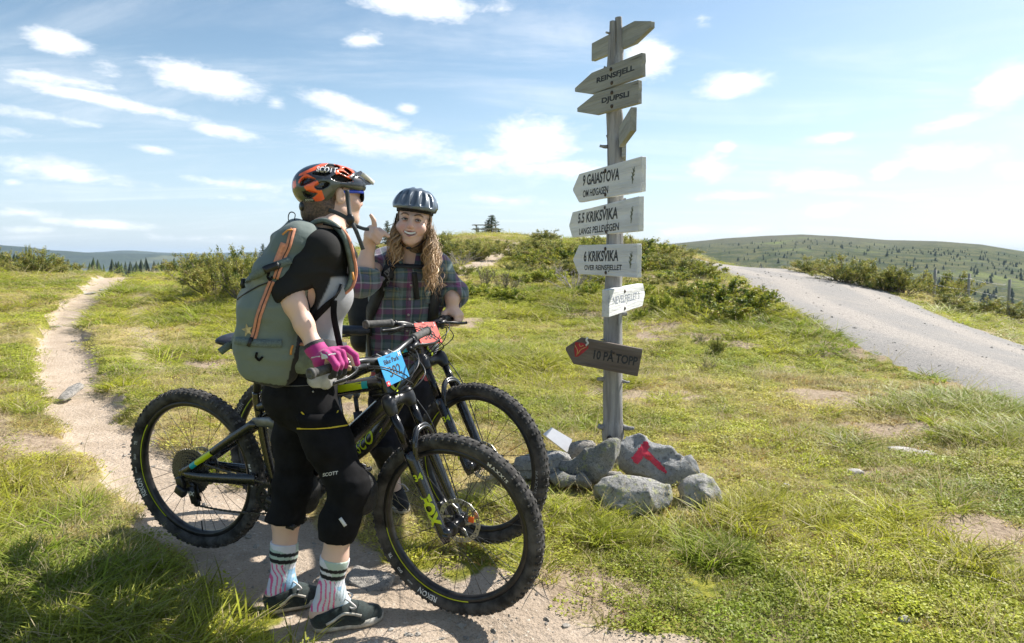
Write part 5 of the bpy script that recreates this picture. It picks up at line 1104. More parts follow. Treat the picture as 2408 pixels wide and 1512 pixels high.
# shared wheel meshes, axis along y, centre at the origin; the right side of the bike is -y
def lathe_y(prof, n=96, close=False):
    a = np.arange(n) * 2 * math.pi / n; m = len(prof); V = np.concatenate([np.stack([r * np.cos(a), np.full(n, y), r * np.sin(a)], 1) for r, y in prof]); F = []
    for i in range(m if close else m - 1):
        i2 = (i + 1) % m
        for j in range(n): k = (j + 1) % n; F.append([i * n + j, i * n + k, i2 * n + k, i2 * n + j])
    return V, F
R_W = .370
def tyre_prof():
    P = [(.309, -.013), (.314, -.020), (.322, -.0275), (.334, -.0315), (.346, -.0305), (.356, -.0255), (.3625, -.015), (.3645, 0)]
    return P + [(r, -y) for r, y in P[-2::-1]]
TYRE = make_mesh('tyre', *lathe_y(tyre_prof(), 110)); TYRE.materials.append(RUB)
kp = []
for i in range(78):
    a = i * 2 * math.pi / 78
    rows = [(.3635, .0085, .0085, .0062, .0045), (.3635, -.0085, .0085, .0062, .0045)] if i % 2 == 0 else [(.3625, .0, .0080, .0070, .0045)]
    rows += [(.3575, .0205 + .002 * (i % 2), .0078, .0050, .0050), (.3575, -.0205 - .002 * (i % 2), .0078, .0050, .0050), (.3515, .0275, .006, .0045, .0050), (.3515, -.0275, .006, .0045, .0050)]
    for r, y, lx, ly, lz in rows:
        tl = math.atan2(y, .016) * .55; rad = np.array([math.cos(a), 0, math.sin(a)]); tg = np.array([-math.sin(a), 0, math.cos(a)]); yy = np.array([0, 1.0, 0]); nrm = rad * math.cos(tl) + yy * math.sin(tl); ac = -rad * math.sin(tl) + yy * math.cos(tl)
        kp.append(box(rad * r + yy * y, (lx * .62, ly * .8, lz), np.stack([tg, ac, nrm], 1)))
KN = make_mesh('tread_knobs', *merge(kp), smooth=False); KN.materials.append(KNOB)
RIM = make_mesh('rim', *lathe_y([(.312, -.017), (.3135, -.013), (.308, -.012), (.306, 0), (.308, .012), (.3135, .013), (.312, .017), (.300, .0175), (.291, .013), (.288, .005), (.288, -.005), (.291, -.013), (.300, -.0175)], 110, True)); RIM.materials.append(RIMM)
SPK = []
for side in (-1, 1):
    for d in (-1, 1):
        h = np.array([.026 * math.cos(1.25 * d), side * (.030 + .003 * d), .026 * math.sin(1.25 * d)]); e = np.array([.290, side * .003, 0]); me = make_mesh('spoke', *tube([h, e], [.0013, .0012], 4, False)); me.materials.append(STEEL if False else CABM); SPK.append(me)
def hub_mesh(front):
    w_ = .050 if front else .070; P = [(.008, -w_), (.013, -w_), (.013, -w_ + .012), (.019, -.036), (.030, -.034), (.030, -.029), (.019, -.026), (.016, 0), (.019, .026), (.030, .029), (.030, .034), (.020, .036), (.014, w_ - .01), (.014, w_), (.008, w_)]
    return lathe_y(P, 24)
HUBF = make_mesh('wheel', *hub_mesh(True)); HUBF.materials.append(BLK); HUBR = make_mesh('wheel', *hub_mesh(False)); HUBR.materials.append(BLK)
def rotor_parts(y, R0=.090):
    n = 72; a = np.arange(n) * 2 * math.pi / n; V = []; F = []
    rr = [R0 * .80, R0 * .855, R0 * .93, R0]
    for s in (-1, 1):
        for r in rr: V.append(np.stack([r * (1 + (.012 * np.cos(12 * a) if r == R0 else 0)) * np.cos(a), np.full(n, y + s * .001), r * (1 + (.012 * np.cos(12 * a) if r == R0 else 0)) * np.sin(a)], 1))
    V = np.concatenate(V); m = len(rr)
    for j in range(n):
        k = (j + 1) % n
        for i in range(m - 1):
            if i == 1 and j % 3 == 0: continue
            F.append([i * n + j, i * n + k, (i + 1) * n + k, (i + 1) * n + j]); F.append([(m + i) * n + j, (m + i + 1) * n + j, (m + i + 1) * n + k, (m + i) * n + k])
        for i in (0, m - 1): F.append([i * n + j, i * n + k, (m + i) * n + k, (m + i) * n + j])
    arms = [(V, F)]
    for q in range(6):
        a0 = q * math.pi / 3; p = np.array([.022 * math.cos(a0 - .5), y, .022 * math.sin(a0 - .5)]); e = np.array([R0 * .82 * math.cos(a0), y, R0 * .82 * math.sin(a0)]); arms.append(ribbon(np.array([p, (p + e) / 2 + .004, e]), np.cross(e - p, [0, 1, 0]), .009, .002))
    arms.append(lathe_y([(.018, y - .001), (.026, y - .001), (.026, y + .001), (.018, y + .001)], 24, True)); return merge(arms)
ROTF = make_mesh('brake_rotor', *rotor_parts(.040), smooth=False); ROTF.materials.append(STEEL)
def cog(R, y, nt, hole=.6, th=.0018):
    n = nt * 4; a = np.arange(n) * 2 * math.pi / n; r = R + np.array([0, .0045, .0045, 0])[np.arange(n) % 4] - .002; P = [(r, y - th), (np.full(n, R * hole), y - th), (np.full(n, R * hole), y + th), (r, y + th)]
    V = np.concatenate([np.stack([q * np.cos(a), np.full(n, yy), q * np.sin(a)], 1) for q, yy in P]); F = []
    for i in range(4):
        i2 = (i + 1) % 4
        for j in range(n): k = (j + 1) % n; F.append([i * n + j, i * n + k, i2 * n + k, i2 * n + j])
    return V, F
CASS = make_mesh('cassette', *merge([cog(R, -.034 - .0042 * i, max(12, int(R * 480)), .72 if i else .6) for i, R in enumerate([.103, .087, .074, .063, .054, .046, .039, .033, .028])] + [lathe_y([(.030, -.030), (.030, -.072), (.012, -.076)], 20)]), smooth=False); CASS.materials.append(CHN)
def arc_text(s, size, r, y, a_c, bold=.0, spacing=1.0):
    """lettering bent round the wheel on its right side, tops outward, centred on angle a_c (deg from forward, towards up)"""
    V, F = text_mesh(s, size, 'CENTER', bold=bold, spacing=spacing); a = R_(a_c) - V[:, 0] / r; rr = r + V[:, 1]; t_ = np.clip((rr - .316) / (.346 - .316), 0, 1)
    pr = np.array(tyre_prof()[:8]); yy = np.interp(rr, pr[:, 0], pr[:, 1]) - .0016
    return np.stack([rr * np.cos(a), np.where(rr > .31, yy, -.0185), rr * np.sin(a)], 1), F
def arc_band(r0, r1, y, a0, a1, n=40):
    a = np.linspace(R_(a0), R_(a1), n); V = np.r_[np.stack([r0 * np.cos(a), np.full(n, y), r0 * np.sin(a)], 1), np.stack([r1 * np.cos(a), np.full(n, y), r1 * np.sin(a)], 1)]; return V, [[i, i + 1, n + i + 1, n + i] for i in range(n - 1)]
def wheel(parent, M, front, rek, txt, spin):
    w_ = link(bpy.data.objects.new('wheel', HUBF if front else HUBR), parent); w_.matrix_basis = M; ORG[w_] = np.zeros(3); w_['label'] = 'front wheel' if front else 'rear wheel'
    for nm, me in (('tyre', TYRE), ('tread_knobs', KN), ('rim', RIM)):
        o = link(bpy.data.objects.new(nm, me), w_)
        if nm == 'tread_knobs': o['kind'] = 'stuff'
    for i in range(28):
        k = i % 4; o = link(bpy.data.objects.new('spoke', SPK[k]), w_); o.rotation_euler = (0, spin + i * 2 * math.pi / 28 + (1.1 if k % 2 else -1.1) * 0, 0)
    if front: link(bpy.data.objects.new('brake_rotor', ROTF), w_)
    else: link(bpy.data.objects.new('cassette', CASS), w_); link(bpy.data.objects.new('brake_rotor', ROTF), w_)
    for s_, a_, sz, b_ in (('REKON', rek, .026, .02), ('MAXXIS', rek + 163, .024, .03), ('EXO', rek - 26, .013, .01), ('TR', rek - 38, .017, .01), ('29X2.60', rek - 15, .008, .0)):
        part('lettering', arc_text(s_, sz, .326 if sz > .01 else .328, 0, a_, b_, 1.25 if s_ == 'MAXXIS' else 1.0), txt, w_, False)
    part('rim_stripe', arc_band(.3035, .3075, -.0182, rek - 58, rek + 32), LIME, w_); part('valve', tube([(.05 * 0 + .289 * math.cos(R_(rek + 70)), 0, .289 * math.sin(R_(rek + 70))), (.245 * math.cos(R_(rek + 70)), 0, .245 * math.sin(R_(rek + 70)))], .003, 6), BLK, w_)
    if front and txt is WHT: part('reflector', box((.06, .02, .028), (.012, .002, .012), None, .002), ORG_M, w_)
    return w_
def quad_decal(pts, th=.0): return np.array(pts), [list(range(len(pts)))]
def bike(lab, rear, frontc, wb_unused, steer_heading, plate_col, plate_no, corner, rek_f, rek_r, txt, downtube_text, lean=0.0, barw=1.0):
    rear, frontc = np.array(rear), np.array(frontc); d = frontc - rear; yaw = math.atan2(d[1], d[0]); pitch = -math.atan2(d[2], math.hypot(d[0], d[1])); WB = np.linalg.norm(d)
    root = thing('mountain_bike', lab, 'bicycle', tuple(rear), 'mountain bikes held by the two riders', (lean, pitch, yaw)); ORG[root] = np.zeros(3)
    u = np.array([-.446, 0, .895]); nv = np.array([.895, 0, .446]); A = L3(WB, R_W); Bs = A - nv * .044
    ax = lambda t_, n_=0.0, y=0.0: Bs + u * t_ + nv * n_ + np.array([0, y, 0])
    rel = steer_heading - yaw; Rm = np.array(Matrix.Rotation(rel, 3, Vector(u)))
    def st(VF): V = np.asarray(VF[0]) - Bs; return V @ Rm.T + Bs, VF[1]
    # frame
    HB, HT = ax(.525), ax(.64); BB = L3(.435, .335); ST_top = L3(.345, .72)
    dt = spline([HB + u * .02 + nv * .012, HB + (-.10, 0, -.075), L3(.62, .475), L3(.50, .37), BB + (0, 0, .0)], 8)
    fr = [tube([HB - u * .012, HB + u * .02, HT - u * .02, HT + u * .01], [.031, .027, .025, .029], 18), tube(dt, np.linspace(.036, .040, len(dt)), 16, flat=(1.0, 1.0)),
          tube(spline([HT - u * .03, HT + (-.11, 0, -.06), L3(.52, .775), ST_top + (.0, 0, -.015)], 8), np.linspace(.031, .022, 25), 14), tube(spline([ST_top + (-.004, 0, .05), ST_top, L3(.385, .52), BB], 6), [.019] * 19, 14), lathe([(.024, -.046), (.024, .046)], BB, (0, 1, 0), 18),
          tube(spline([L3(.505, .755), L3(.43, .715), L3(.36, .66)], 4), [.012] * 9, 8)]
    # gusset web between the top and the down tube behind the head tube
    fr.append(box(ax(.585) + (-.035, 0, -.012), (.035, .012, .045), np.array(Matrix.Rotation(R_(18), 3, 'Y')), .008))
    frame = part('frame', merge(fr), CARB, root)
    # decals: a lime and teal band along the top tube, lime S at the head tube, lettering on the down tube
    tt = spline([HT - u * .03, HT + (-.11, 0, -.06), L3(.52, .775)], 10)
    def side_band(P, off, w_, y0): # strip on the right side of a tube
        P = np.asarray(P); T = np.gradient(P, axis=0); N = np.stack([unit(np.cross([0, 1.0, 0], t_)) for t_ in T]); N[N[:, 2] < 0] *= -1; V = []; F = []
        for p, n_ in zip(P, N):
            for q in np.linspace(-1, 1, 4): V.append(p + n_ * (off + q * w_) + (0, -math.sqrt(max(1e-6, y0 ** 2 - (off + q * w_) ** 2)) - .0012, 0))
        for i in range(len(P) - 1):
            for j in range(3): F.append([i * 4 + j, i * 4 + j + 1, i * 4 + j + 5, i * 4 + j + 4])
        return V, F
    part('lime_band', side_band(tt[8:15], .004, .014, .0275), LIME, frame); part('teal_band', side_band(tt[6:9], .004, .014, .029), TEAL, frame)
    hd = np.stack([nv, u, np.array([0, 1.0, 0])], 1)
    # lime S on the front of the head tube, following the right front side
    sp = []
    for (y_, t_) in [(-.016, .625), (-.004, .632), (.006, .620), (-.004, .600), (-.012, .585), (-.002, .570), (.010, .560), (-.006, .548)]: sp.append(ax(t_) + nv * math.sqrt(.0285 ** 2 - y_ ** 2) + (0, y_, 0) + nv * .002)
    part('head_emblem', ribbon(spline(sp, 4), np.array([0, 1.0, 0]) * .5 + u * .6, .013, .002), LIME, frame)
    if downtube_text:
        V, F = text_mesh('SCOTT', .105, 'CENTER', bold=.012, shear=.35, spacing=1.12); P = dt; s_ = np.r_[0, np.cumsum(np.linalg.norm(np.diff(P, axis=0), axis=1))][::-1]; s_ = s_[0] - s_ if s_[0] < s_[-1] else s_
        ln = s_.max(); q = ln * (.26 + .66 * (V[:, 0] - V[:, 0].min()) / np.ptp(V[:, 0])); X = np.stack([np.interp(q, s_[::-1], P[::-1, i]) for i in range(3)], 1); T = np.stack([np.interp(q, s_[::-1], np.gradient(P[::-1], axis=0)[:, i]) for i in range(3)], 1); T /= np.linalg.norm(T, axis=1)[:, None]; N = np.stack([-T[:, 2], 0 * q, T[:, 0]], 1); h = V[:, 1] / np.abs(V[:, 1]).max() * .031
        part('lettering', (X + N * h[:, None] + np.stack([0 * q, -np.sqrt(np.maximum(1e-6, .0385 ** 2 - h ** 2)) - .0018, 0 * q], 1), F), LIME, frame, False)
    # rear end
    sw = []
    for s in (-1, 1):
        sw.append(tube(spline([L3(.0, .372, s * .070), L3(.10, .375, s * .066), L3(.27, .392, s * .052), L3(.36, .40, s * .036)], 6), np.linspace(.015, .024, 19), 12, flat=(.75, 1.15)))
        sw.append(tube(spline([L3(-.012, .378, s * .070), L3(.06, .425, s * .068), L3(.23, .555, s * .058), L3(.365, .655, s * .040)], 6), np.linspace(.013, .017, 19), 12, flat=(.75, 1.15)))
        sw.append(lathe([(.022, -.006), (.022, .006)], L3(-.004, .372, s * .072), (0, 1, 0), 14))
    sw.append(tube([L3(.30, .60, -.05), L3(.30, .60, .05)], .012, 8)); sw.append(tube([L3(.33, .40, -.045), L3(.33, .40, .045)], .02, 10))
    swing = part('swingarm', merge(sw), CARB, root)
    def stay_band(a, b_, m_, nm):
        P = np.linspace(np.array(a), np.array(b_), 6); part(nm, side_band(P, 0, .0125, .0135), m_, swing)
    p0, p1 = L3(.045, .416, -.0695), L3(.155, .496, -.0645); stay_band(p0 + (p1 - p0) * .0, p0 + (p1 - p0) * .25, TEAL, 'teal_band'); stay_band(p0 + (p1 - p0) * .25, p1, LIME, 'lime_band')
    part('rocker_link', merge([tube([L3(.355, .655, s * .044), L3(.43, .665, s * .036), L3(.475, .64, s * .030)], [.016, .020, .014], 10, flat=(.5, 1.2)) for s in (-1, 1)]), GRAXLE, root)
    sh = merge([tube([L3(.475, .64), L3(.49, .56)], .011, 12), tube([L3(.49, .565), L3(.515, .44)], .023, 14), tube([L3(.515, .44), L3(.522, .40)], .015, 10), tube([L3(.535, .50), L3(.55, .43)], .014, 10)]); shock = part('rear_shock', sh, BLK, root)
    V, F = text_mesh('FOX', .03, bold=.02); part('lettering', (np.stack([.500 + V[:, 0] * .35 + V[:, 1] * .0, np.full(len(V), -.0245), .505 + V[:, 1]], 1), F), LIME, shock, False)
    part('seatpost', tube([ST_top + (-.006, 0, .0), L3(.352, .945)], .0155, 12), BLK, root)
    S = SDF((.15, -.1, .9), (.62, .1, 1.04), .007); sx0 = .115
    for f in np.linspace(0, 1, 9):
        x = .105 + sx0 + .30 * f; hw = .070 * (1 - f) ** .8 + .018; S.ell((x, 0, .975 + .012 * (1 - f) ** 3 - .006 * f), (.040, hw, .022), k=.02)
    V, Q_ = S.mesh(); part('saddle', (V, Q_), NAVY, root); part('saddle_rails', merge([tube(spline([(.13 + sx0, s * .035, .955), (.2 + sx0, s * .022, .938), (.29 + sx0, s * .022, .94), (.38 + sx0, s * .012, .962)], 4), .004, 6) for s in (-1, 1)]), BLK, root)
    # drivetrain
    ca = R_(-8)
    for s in (-1, 1):
        e = BB + np.array([math.cos(ca) * .172 * -s, s * .085, math.sin(ca) * .172 * -s]); part('crank_arm', tube([BB + (0, s * .062, 0), BB + (e - BB) * .5 + (0, s * .03, 0), e], [.017, .013, .013], 10, flat=(.8, 1.1)), BLK, root, label='near crank' if s < 0 else 'far crank')
        pd = part('pedal', merge([box(e + (0, s * .055, 0), (.050, .046, .008), None, .004), tube([e, e + (0, s * .1, 0)], .006, 8)] + [box(e + (dx * .043, s * (.055 + dy * .035), .0), (.004, .004, .012)) for dx in (-1, 1) for dy in (-1, 0, 1)]), BLK, root)
    part('chainring', merge([cog(.066, 0, 32, .74)] + [box((0, 0, 0), (.05, .003, .007), np.array(Matrix.Rotation(k * math.pi / 4, 3, 'Y'))) for k in range(4)]), BLK, root, False).location = BB + (0, -.050, 0)
    up0, up1 = L3(0, .372 + .062, -.048), BB + (0, -.050, .066); p_low = L3(.052, .245, -.050)
    def chain(a, b_, sag):
        n = max(8, int(np.linalg.norm(b_ - a) / .0127)); P = np.linspace(a, b_, n + 1); bx = []
        T = unit(b_ - a); M = np.stack([T, [0, 1, 0], np.cross(T, [0, 1, 0])], 1)
        for i in range(n): c = (P[i] + P[i + 1]) / 2 - (0, 0, sag * 4 * (i / n) * (1 - i / n)); bx.append(box(c, (.0062, .0032 if i % 2 else .0022, .0040 if i % 2 else .0032), M))
        return bx
    part('chain', merge(chain(up0, up1, .004)), CHN, root, False)['kind'] = 'stuff'; part('chain', merge(chain(p_low + (0, 0, -.018), BB + (0, -.05, -.066), .010)), CHN, root, False)['kind'] = 'stuff'
    de = [box(L3(-.012, .335, -.078), (.018, .012, .026), np.array(Matrix.Rotation(R_(-15), 3, 'Y')), .006), box(L3(-.005, .300, -.085), (.026, .014, .020), np.array(Matrix.Rotation(R_(25), 3, 'Y')), .007), tube([L3(.030, .318, -.070), L3(.052, .245, -.070)], [.017, .015], 10, flat=(.25, 1.2)), tube([L3(.030, .318, -.046), L3(.052, .245, -.046)], [.015, .014], 10, flat=(.25, 1.2)), lathe([(.018, -.004), (.018, .004)], L3(.028, .318, -.058), (0, 1, 0), 12), lathe([(.019, -.004), (.019, .004)], p_low + (0, -.008, 0), (0, 1, 0), 12)]
    der = part('rear_derailleur', merge(de), BLK, root); V, F = text_mesh('NX', .026, bold=.03, shear=.2); part('lettering', (np.stack([.035 + V[:, 0], np.full(len(V), -.0765), .292 + V[:, 1]], 1), F), WHT, der, False)
    part('rear_brake_caliper', merge([box(L3(.055, .43, .058), (.030, .016, .018), np.array(Matrix.Rotation(R_(-35), 3, 'Y')), .006)]), GRY, root)
    # fork and cockpit, turned about the steering axis
    lo = []
    for s in (-1, 1):
        y = s * .067; lo.append(tube([ax(-.035, .032, y), ax(.0, .030, y), ax(.10, .028, y), ax(.30, .028, y), ax(.335, .028, y)], [.017, .021, .0215, .0235, .0245], 16)); lo.append(tube([ax(-.012, .034, y), A + (0, y, 0)], [.019, .022], 12)); lo.append(tube([A + (0, y - .014, 0), A + (0, y + .014, 0)], .021, 14))
    for o_ in (.0, .018): lo.append(tube(spline([ax(.285 + o_, .040, -.067), ax(.345 + o_, .066, -.064), ax(.388 + o_ * .6, .074, -.038), ax(.396 + o_ * .6, .076, 0), ax(.388 + o_ * .6, .074, .038), ax(.345 + o_, .066, .064), ax(.285 + o_, .040, .067)], 6), .0085, 8))
    fork = part('fork_lowers', st(merge(lo)), CARB, root)
    for s in (-1, 1):
        part('stanchion', st(tube([ax(.33, .028, s * .067), ax(.515, .028, s * .067)], .0172, 16)), mat("black_stanchion", (.012, .012, .013), .18, .3, var=.1), root); part('adjuster_cap', st(lathe([(.014, 0), (.014, .012), (.010, .016), (.004, .017)], ax(.545, .028, s * .067), u, 12)), BLUEA, root)
    S = SDF(ax(.52) - .13, ax(.52) + .13, .006)
    for s in (-1, 1): S.cone(ax(.498, .028, s * .067), ax(.545, .028, s * .067), .023, .022, .012); S.cone(ax(.525, .026, s * .067), ax(.533, .0, 0), .020, .026, .02)
    V, Q_ = S.mesh(); part('fork_crown', st((V, Q_)), BLK, root)
    def leg_text(s_, t0, size, sp=1.0):   # reads down the outer right leg
        V, F = text_mesh(s_, size, 'CENTER', bold=.06, spacing=sp); a = V[:, 1] / .024; return (np.stack([0 * a, 0 * a, 0 * a], 1) + Bs + u * (t0 - V[:, :1]) + nv * (.028 + .0252 * np.sin(a)[:, None] * 1.0) + np.stack([0 * a, -.067 - .0252 * np.cos(a), 0 * a], 1), F)
    part('lettering', st(leg_text('FOX', .105, .060, 1.0)), LIME, fork, False); V, F = text_mesh('34', .036, bold=.03); a = V[:, 0] / .024; part('lettering', st((Bs + u * (.235 + V[:, 1:2]) + nv * (.028 + .0252 * np.sin(a + .45)[:, None]) + np.stack([0 * a, -.067 - .0252 * np.cos(a + .45), 0 * a], 1), F)), LIME, fork, False)
    SC = ax(.685); BC = ax(.69, .032) + (0, 0, .012)
    part('stem', st(merge([tube([ax(.645), ax(.715)], .021, 14), tube([SC, BC], [.019, .022], 12), lathe([(.023, -.026), (.024, 0), (.023, .026)], BC, (0, 1, 0), 16), lathe([(.017, 0), (.017, .006), (.005, .008)], ax(.715), u, 12)])), BLK, root)
    hp = [(-.03, -.385, .026), (-.018, -.26, .024), (.002, -.15, .018), (.004, -.07, .0), (0, 0, 0), (.004, .07, 0), (.002, .15, .018), (-.018, .26, .024), (-.03, .385, .026)]; HP = spline([BC + np.array(p) * (1, barw, 1) for p in hp], 5)
    rb = np.interp(np.abs(HP[:, 1]) / barw, [0, .05, .12, .2, .39], [.0175, .0172, .0145, .0115, .0112]); part('handlebar', st(tube(HP, rb, 14)), BLK, root)
    for s in (-1, 1):
        g1 = BC + np.array([-.031, s * .388 * barw, .026]); g0 = BC + np.array([-.0155, s * (.388 * barw - .143), .024]); gd = unit(g1 - g0); ln = np.linalg.norm(g1 - g0); gp = [(.0185, -.008), (.0185, .004)]
        for q in np.linspace(.006, ln - .014, 22): gp += [(.0168, q), (.0160, q + .002)]
        gp += [(.0195, ln - .012), (.0200, ln - .004), (.0185, ln), (.010, ln + .001), (.009, ln - .001), (.002, ln - .001)]
        part('grip', st(lathe(gp, g0, gd, 18)), GRIPM, root, label='near grip' if s < 0 else 'far grip')
        c = BC + np.array([-.010, s * (.388 * barw - .166), .022]); lv = merge([lathe([(.0155, -.007), (.0155, .007)], c, gd, 14), tube([c + (.012, 0, -.004), c + (.030, s * -.01, -.012), c + (.038, s * -.065, -.016)], [.010, .012, .010], 10), tube(spline([c + (.034, s * -.03, -.014), c + (.055, s * .02, -.018), c + (.060, s * .075, -.024), c + (.050, s * .125, -.026), c + (.054, s * .138, -.024)], 5), [.006] * 21, 8, flat=(.6, 1.2)), lathe([(.0075, 0), (.0075, .022)], c + (.036, s * -.062, -.016), (.2, s * -1, .05), 10)])
        part('brake_lever', st(lv), BLK, root)
        part('shifter', st(merge([box(c + (.010, s * -.022, -.030), (.016, .014, .010), None, .004), tube(spline([c + (.0, s * -.018, -.034), c + (-.012, s * .01, -.044), c + (-.014, s * .03, -.046)], 4), .005, 7, flat=(.5, 1.2))])), BLK, root)
    # cables
    cb = []; ap = lambda t_, n_, y: ax(t_, n_, y)
    for s, dy, e_, bl in ((-1, 0, ap(.50, .05, .075), .13), (-1, .012, ax(.56, -.06, -.03), .16), (1, 0, ax(.57, -.055, .03), .15), (1, .012, ax(.55, -.06, .032), .19), (1, .02, ax(.58, -.06, -.028), .12)):
        c = BC + np.array([.026, s * (.16 - dy), .006 - dy]); cb.append(tube(spline([c, c + (.05, s * -.04, -.006), BC + (bl * .8, s * .055, -.03 - dy * 2), BC + (bl * .75, s * -.02, -.075 - dy * 2), BC + (bl * .35, s * -.055 * .6, -.13), e_], 7), .0026, 6))
    cb.append(tube(spline([ap(.50, .05, .075), ap(.40, .06, .095), ap(.25, .05, .10), ap(.06, .045, .085)], 6), .0026, 6))
    for c_ in cb: part('cable', st(c_), CABM, root)
    part('front_brake_caliper', st(merge([box(ap(.055, -.03, .060), (.016, .014, .032), np.array(Matrix.Rotation(R_(-28), 3, 'Y')), .006)])), BLK, root)
    # number plate on the bar
    pm_ = np.stack([[0, 1.0, 0], unit(u * .95 + nv * .05), np.cross([0, 1.0, 0], unit(u * .95 + nv * .05))], 1); pc = BC + np.array([.046, 0, -.036]); pwh = (.077, .056)
    rp = lambda L: (np.array([[x, y, z] for x, y, z in L]) @ pm_.T + pc)
    V, F = extrude([(-.077, -.056), (.077, -.056), (.077, .056), (-.077, .056)], .0022, pm_, pc); plate = part('number_plate', st((V, F)), mat("plate_" + plate_no, plate_col, .45, var=.05), root, False)
    def ptxt(s_, size, x, y, m_, bold=.0):
        V, F = text_mesh(s_, size, 'CENTER', bold=bold); part('lettering', st((rp([(a + x, b_ + y, .0022) for a, b_, _ in V]), F)), m_, plate, False)
    ptxt(plate_no, .056, 0, -.012, INK, .012); ptxt('Bike Park', .026, .0, .030, INK, .008); ptxt('Hafjell', .012, -.012, .0475, INK, .004); ptxt(corner, .026, .062, .042, WHT, .03)
    part('plate_badge', st((rp([(-.077, -.056, .0018), (-.055, -.056, .0018), (-.055, -.038, .0018), (-.077, -.038, .0018)]), [[0, 1, 2, 3]])), mat("badge_red", (.65, .03, .03), .5), plate, False)
    part('plate_cross', st(merge([(rp([(-.066 - a, -.047 - b_, .0024), (-.066 + a, -.047 - b_, .0024), (-.066 + a, -.047 + b_, .0024), (-.066 - a, -.047 + b_, .0024)]) + nv * k, [[0, 1, 2, 3]]) for k, (a, b_) in enumerate([(.006, .002)])] + [(rp([(-.068, -.053, .0027), (-.064, -.053, .0027), (-.064, -.041, .0027), (-.068, -.041, .0027)]), [[0, 1, 2, 3]])]) if False else (rp([(-.068, -.053, .0027), (-.064, -.053, .0027), (-.064, -.049, .0027), (-.060, -.049, .0027), (-.060, -.045, .0027), (-.064, -.045, .0027), (-.064, -.041, .0027), (-.068, -.041, .0027), (-.068, -.045, .0027), (-.072, -.045, .0027), (-.072, -.049, .0027), (-.068, -.049, .0027)]), [list(range(12))])), WHT, plate, False)
    for s in (-1, 1): part('plate_tie', st(tube([pc + (-.03, s * .04, .045), BC + (.02, s * .04, .012), BC + (-.005, s * .04, .02)], .002, 5)), WHT, root)
    wheel(root, Matrix.Translation(L3(0, R_W)), False, rek_r, txt, .1)
    Mw = Matrix([[*Rm[i], 0] for i in range(3)] + [[0, 0, 0, 1]]); Ac = (A - Bs) @ Rm.T + Bs; wheel(root, Matrix.Translation(Ac) @ Mw, True, rek_f, txt, .0)
    bpy.context.view_layer.update()
    w2 = root.matrix_world
    return dict(root=root, w=lambda p: np.array(w2 @ Vector(p)), st=lambda p: np.array(w2 @ Vector(tuple((np.asarray(p) - Bs) @ Rm.T + Bs))), BC=BC)
BK1 = bike('near black mountain bike with blue number plate 302 in front of the other bike', (-1.42, 2.99, .085), (-.235, 2.565, .0), 1.22, R_(-23.5), (.03, .30, .62), '302', 'M', 252, 204, WHT, False, R_(3.5))
BK2 = bike('far black mountain bike with red number plate 300 and lime down tube lettering', (-1.22, 3.5, .04), (-.15, 3.0, .09), 1.2, R_(-34.5), (.78, .10, .075), '300', 'S', 190, 150, GRT, True, R_(-6), .86)
# ------------------------------------------------------------------ people
from mathutils.bvhtree import BVHTree
SKIN = vmat("skin", .48, bump=.12, bscale=700, var=.05, vscale=60, sub=.10, spec=.4)
BLKC = mat("black_cotton", (.008, .008, .009), .9, var=.35, vscale=18, bump=.25, bscale=500, spec=.2); SHORTM = mat("black_short_cloth", (.0065, .0065, .008), .85, var=.35, vscale=12, bump=.2, bscale=600, spec=.2); NAVYC = mat("dark_navy_short_cloth", (.014, .014, .022), .85, var=.3, vscale=14, bump=.2, bscale=600, spec=.2)
PADM = mat("black_kneepad_fabric", (.008, .008, .009), .7, var=.5, vscale=160, bump=.5, bscale=220); STRAPG = mat("dark_grey_strap", (.050, .056, .056), .75, var=.15, vscale=300); BUCK = mat("black_plastic_buckle", (.012, .012, .013), .35, var=.1)
_CD = {}
def bvh(V, Q): t_ = BVHTree.FromPolygons([tuple(v) for v in V], [tuple(map(int, q)) for q in Q]); _CD[id(t_)] = (t_, np.linalg.norm(np.asarray(V).mean(0) - (0, 0, CAM_Z))); return t_
def drape(bt, pix, off=.002, n=None):
    """lay a pixel path on a mesh: points and normals"""
    P = []; N = []; pix = np.asarray(pix, float)
    if n: s = np.r_[0, np.cumsum(np.hypot(*np.diff(pix, axis=0).T))]; u = np.linspace(0, s[-1], n); pix = np.stack([np.interp(u, s, pix[:, 0]), np.interp(u, s, pix[:, 1])], 1)
    for a, b_ in pix:
        d = px_dir(a, b_); d /= np.linalg.norm(d); h = bt.ray_cast((0, 0, CAM_Z), tuple(d))
        if h[0] is not None: P.append(np.array(h[0]) + np.array(h[1]) * off); N.append(np.array(h[1]))
        else:   # just past the silhouette: the nearest point of the mesh
            h = bt.find_nearest(tuple(np.array([0, 0, CAM_Z]) + d * _CD[id(bt)][1])); P.append(np.array(h[0]) + np.array(h[1]) * off); N.append(np.array(h[1]))
    return np.array(P), np.array(N)
def band_on(bt, pix, w_, off=.003, n=24, th=.003):
    P, N = drape(bt, pix, off, n); P = P.copy(); k = np.array([.25, .5, .25])
    for _ in range(2): P[1:-1] = .25 * P[:-2] + .5 * P[1:-1] + .25 * P[2:]
    T = np.gradient(P, axis=0); return ribbon(P, np.cross(N, T), w_, th)
def patch_on(bt, poly, off=.0025):
    """flat print or patch: fan of an outline laid on the mesh"""
    q = np.asarray(poly, float); c = q.mean(0); P, N = drape(bt, np.vstack([c[None], q]), off); n = len(q); return P, [[0, 1 + i, 1 + (i + 1) % n] for i in range(n)]
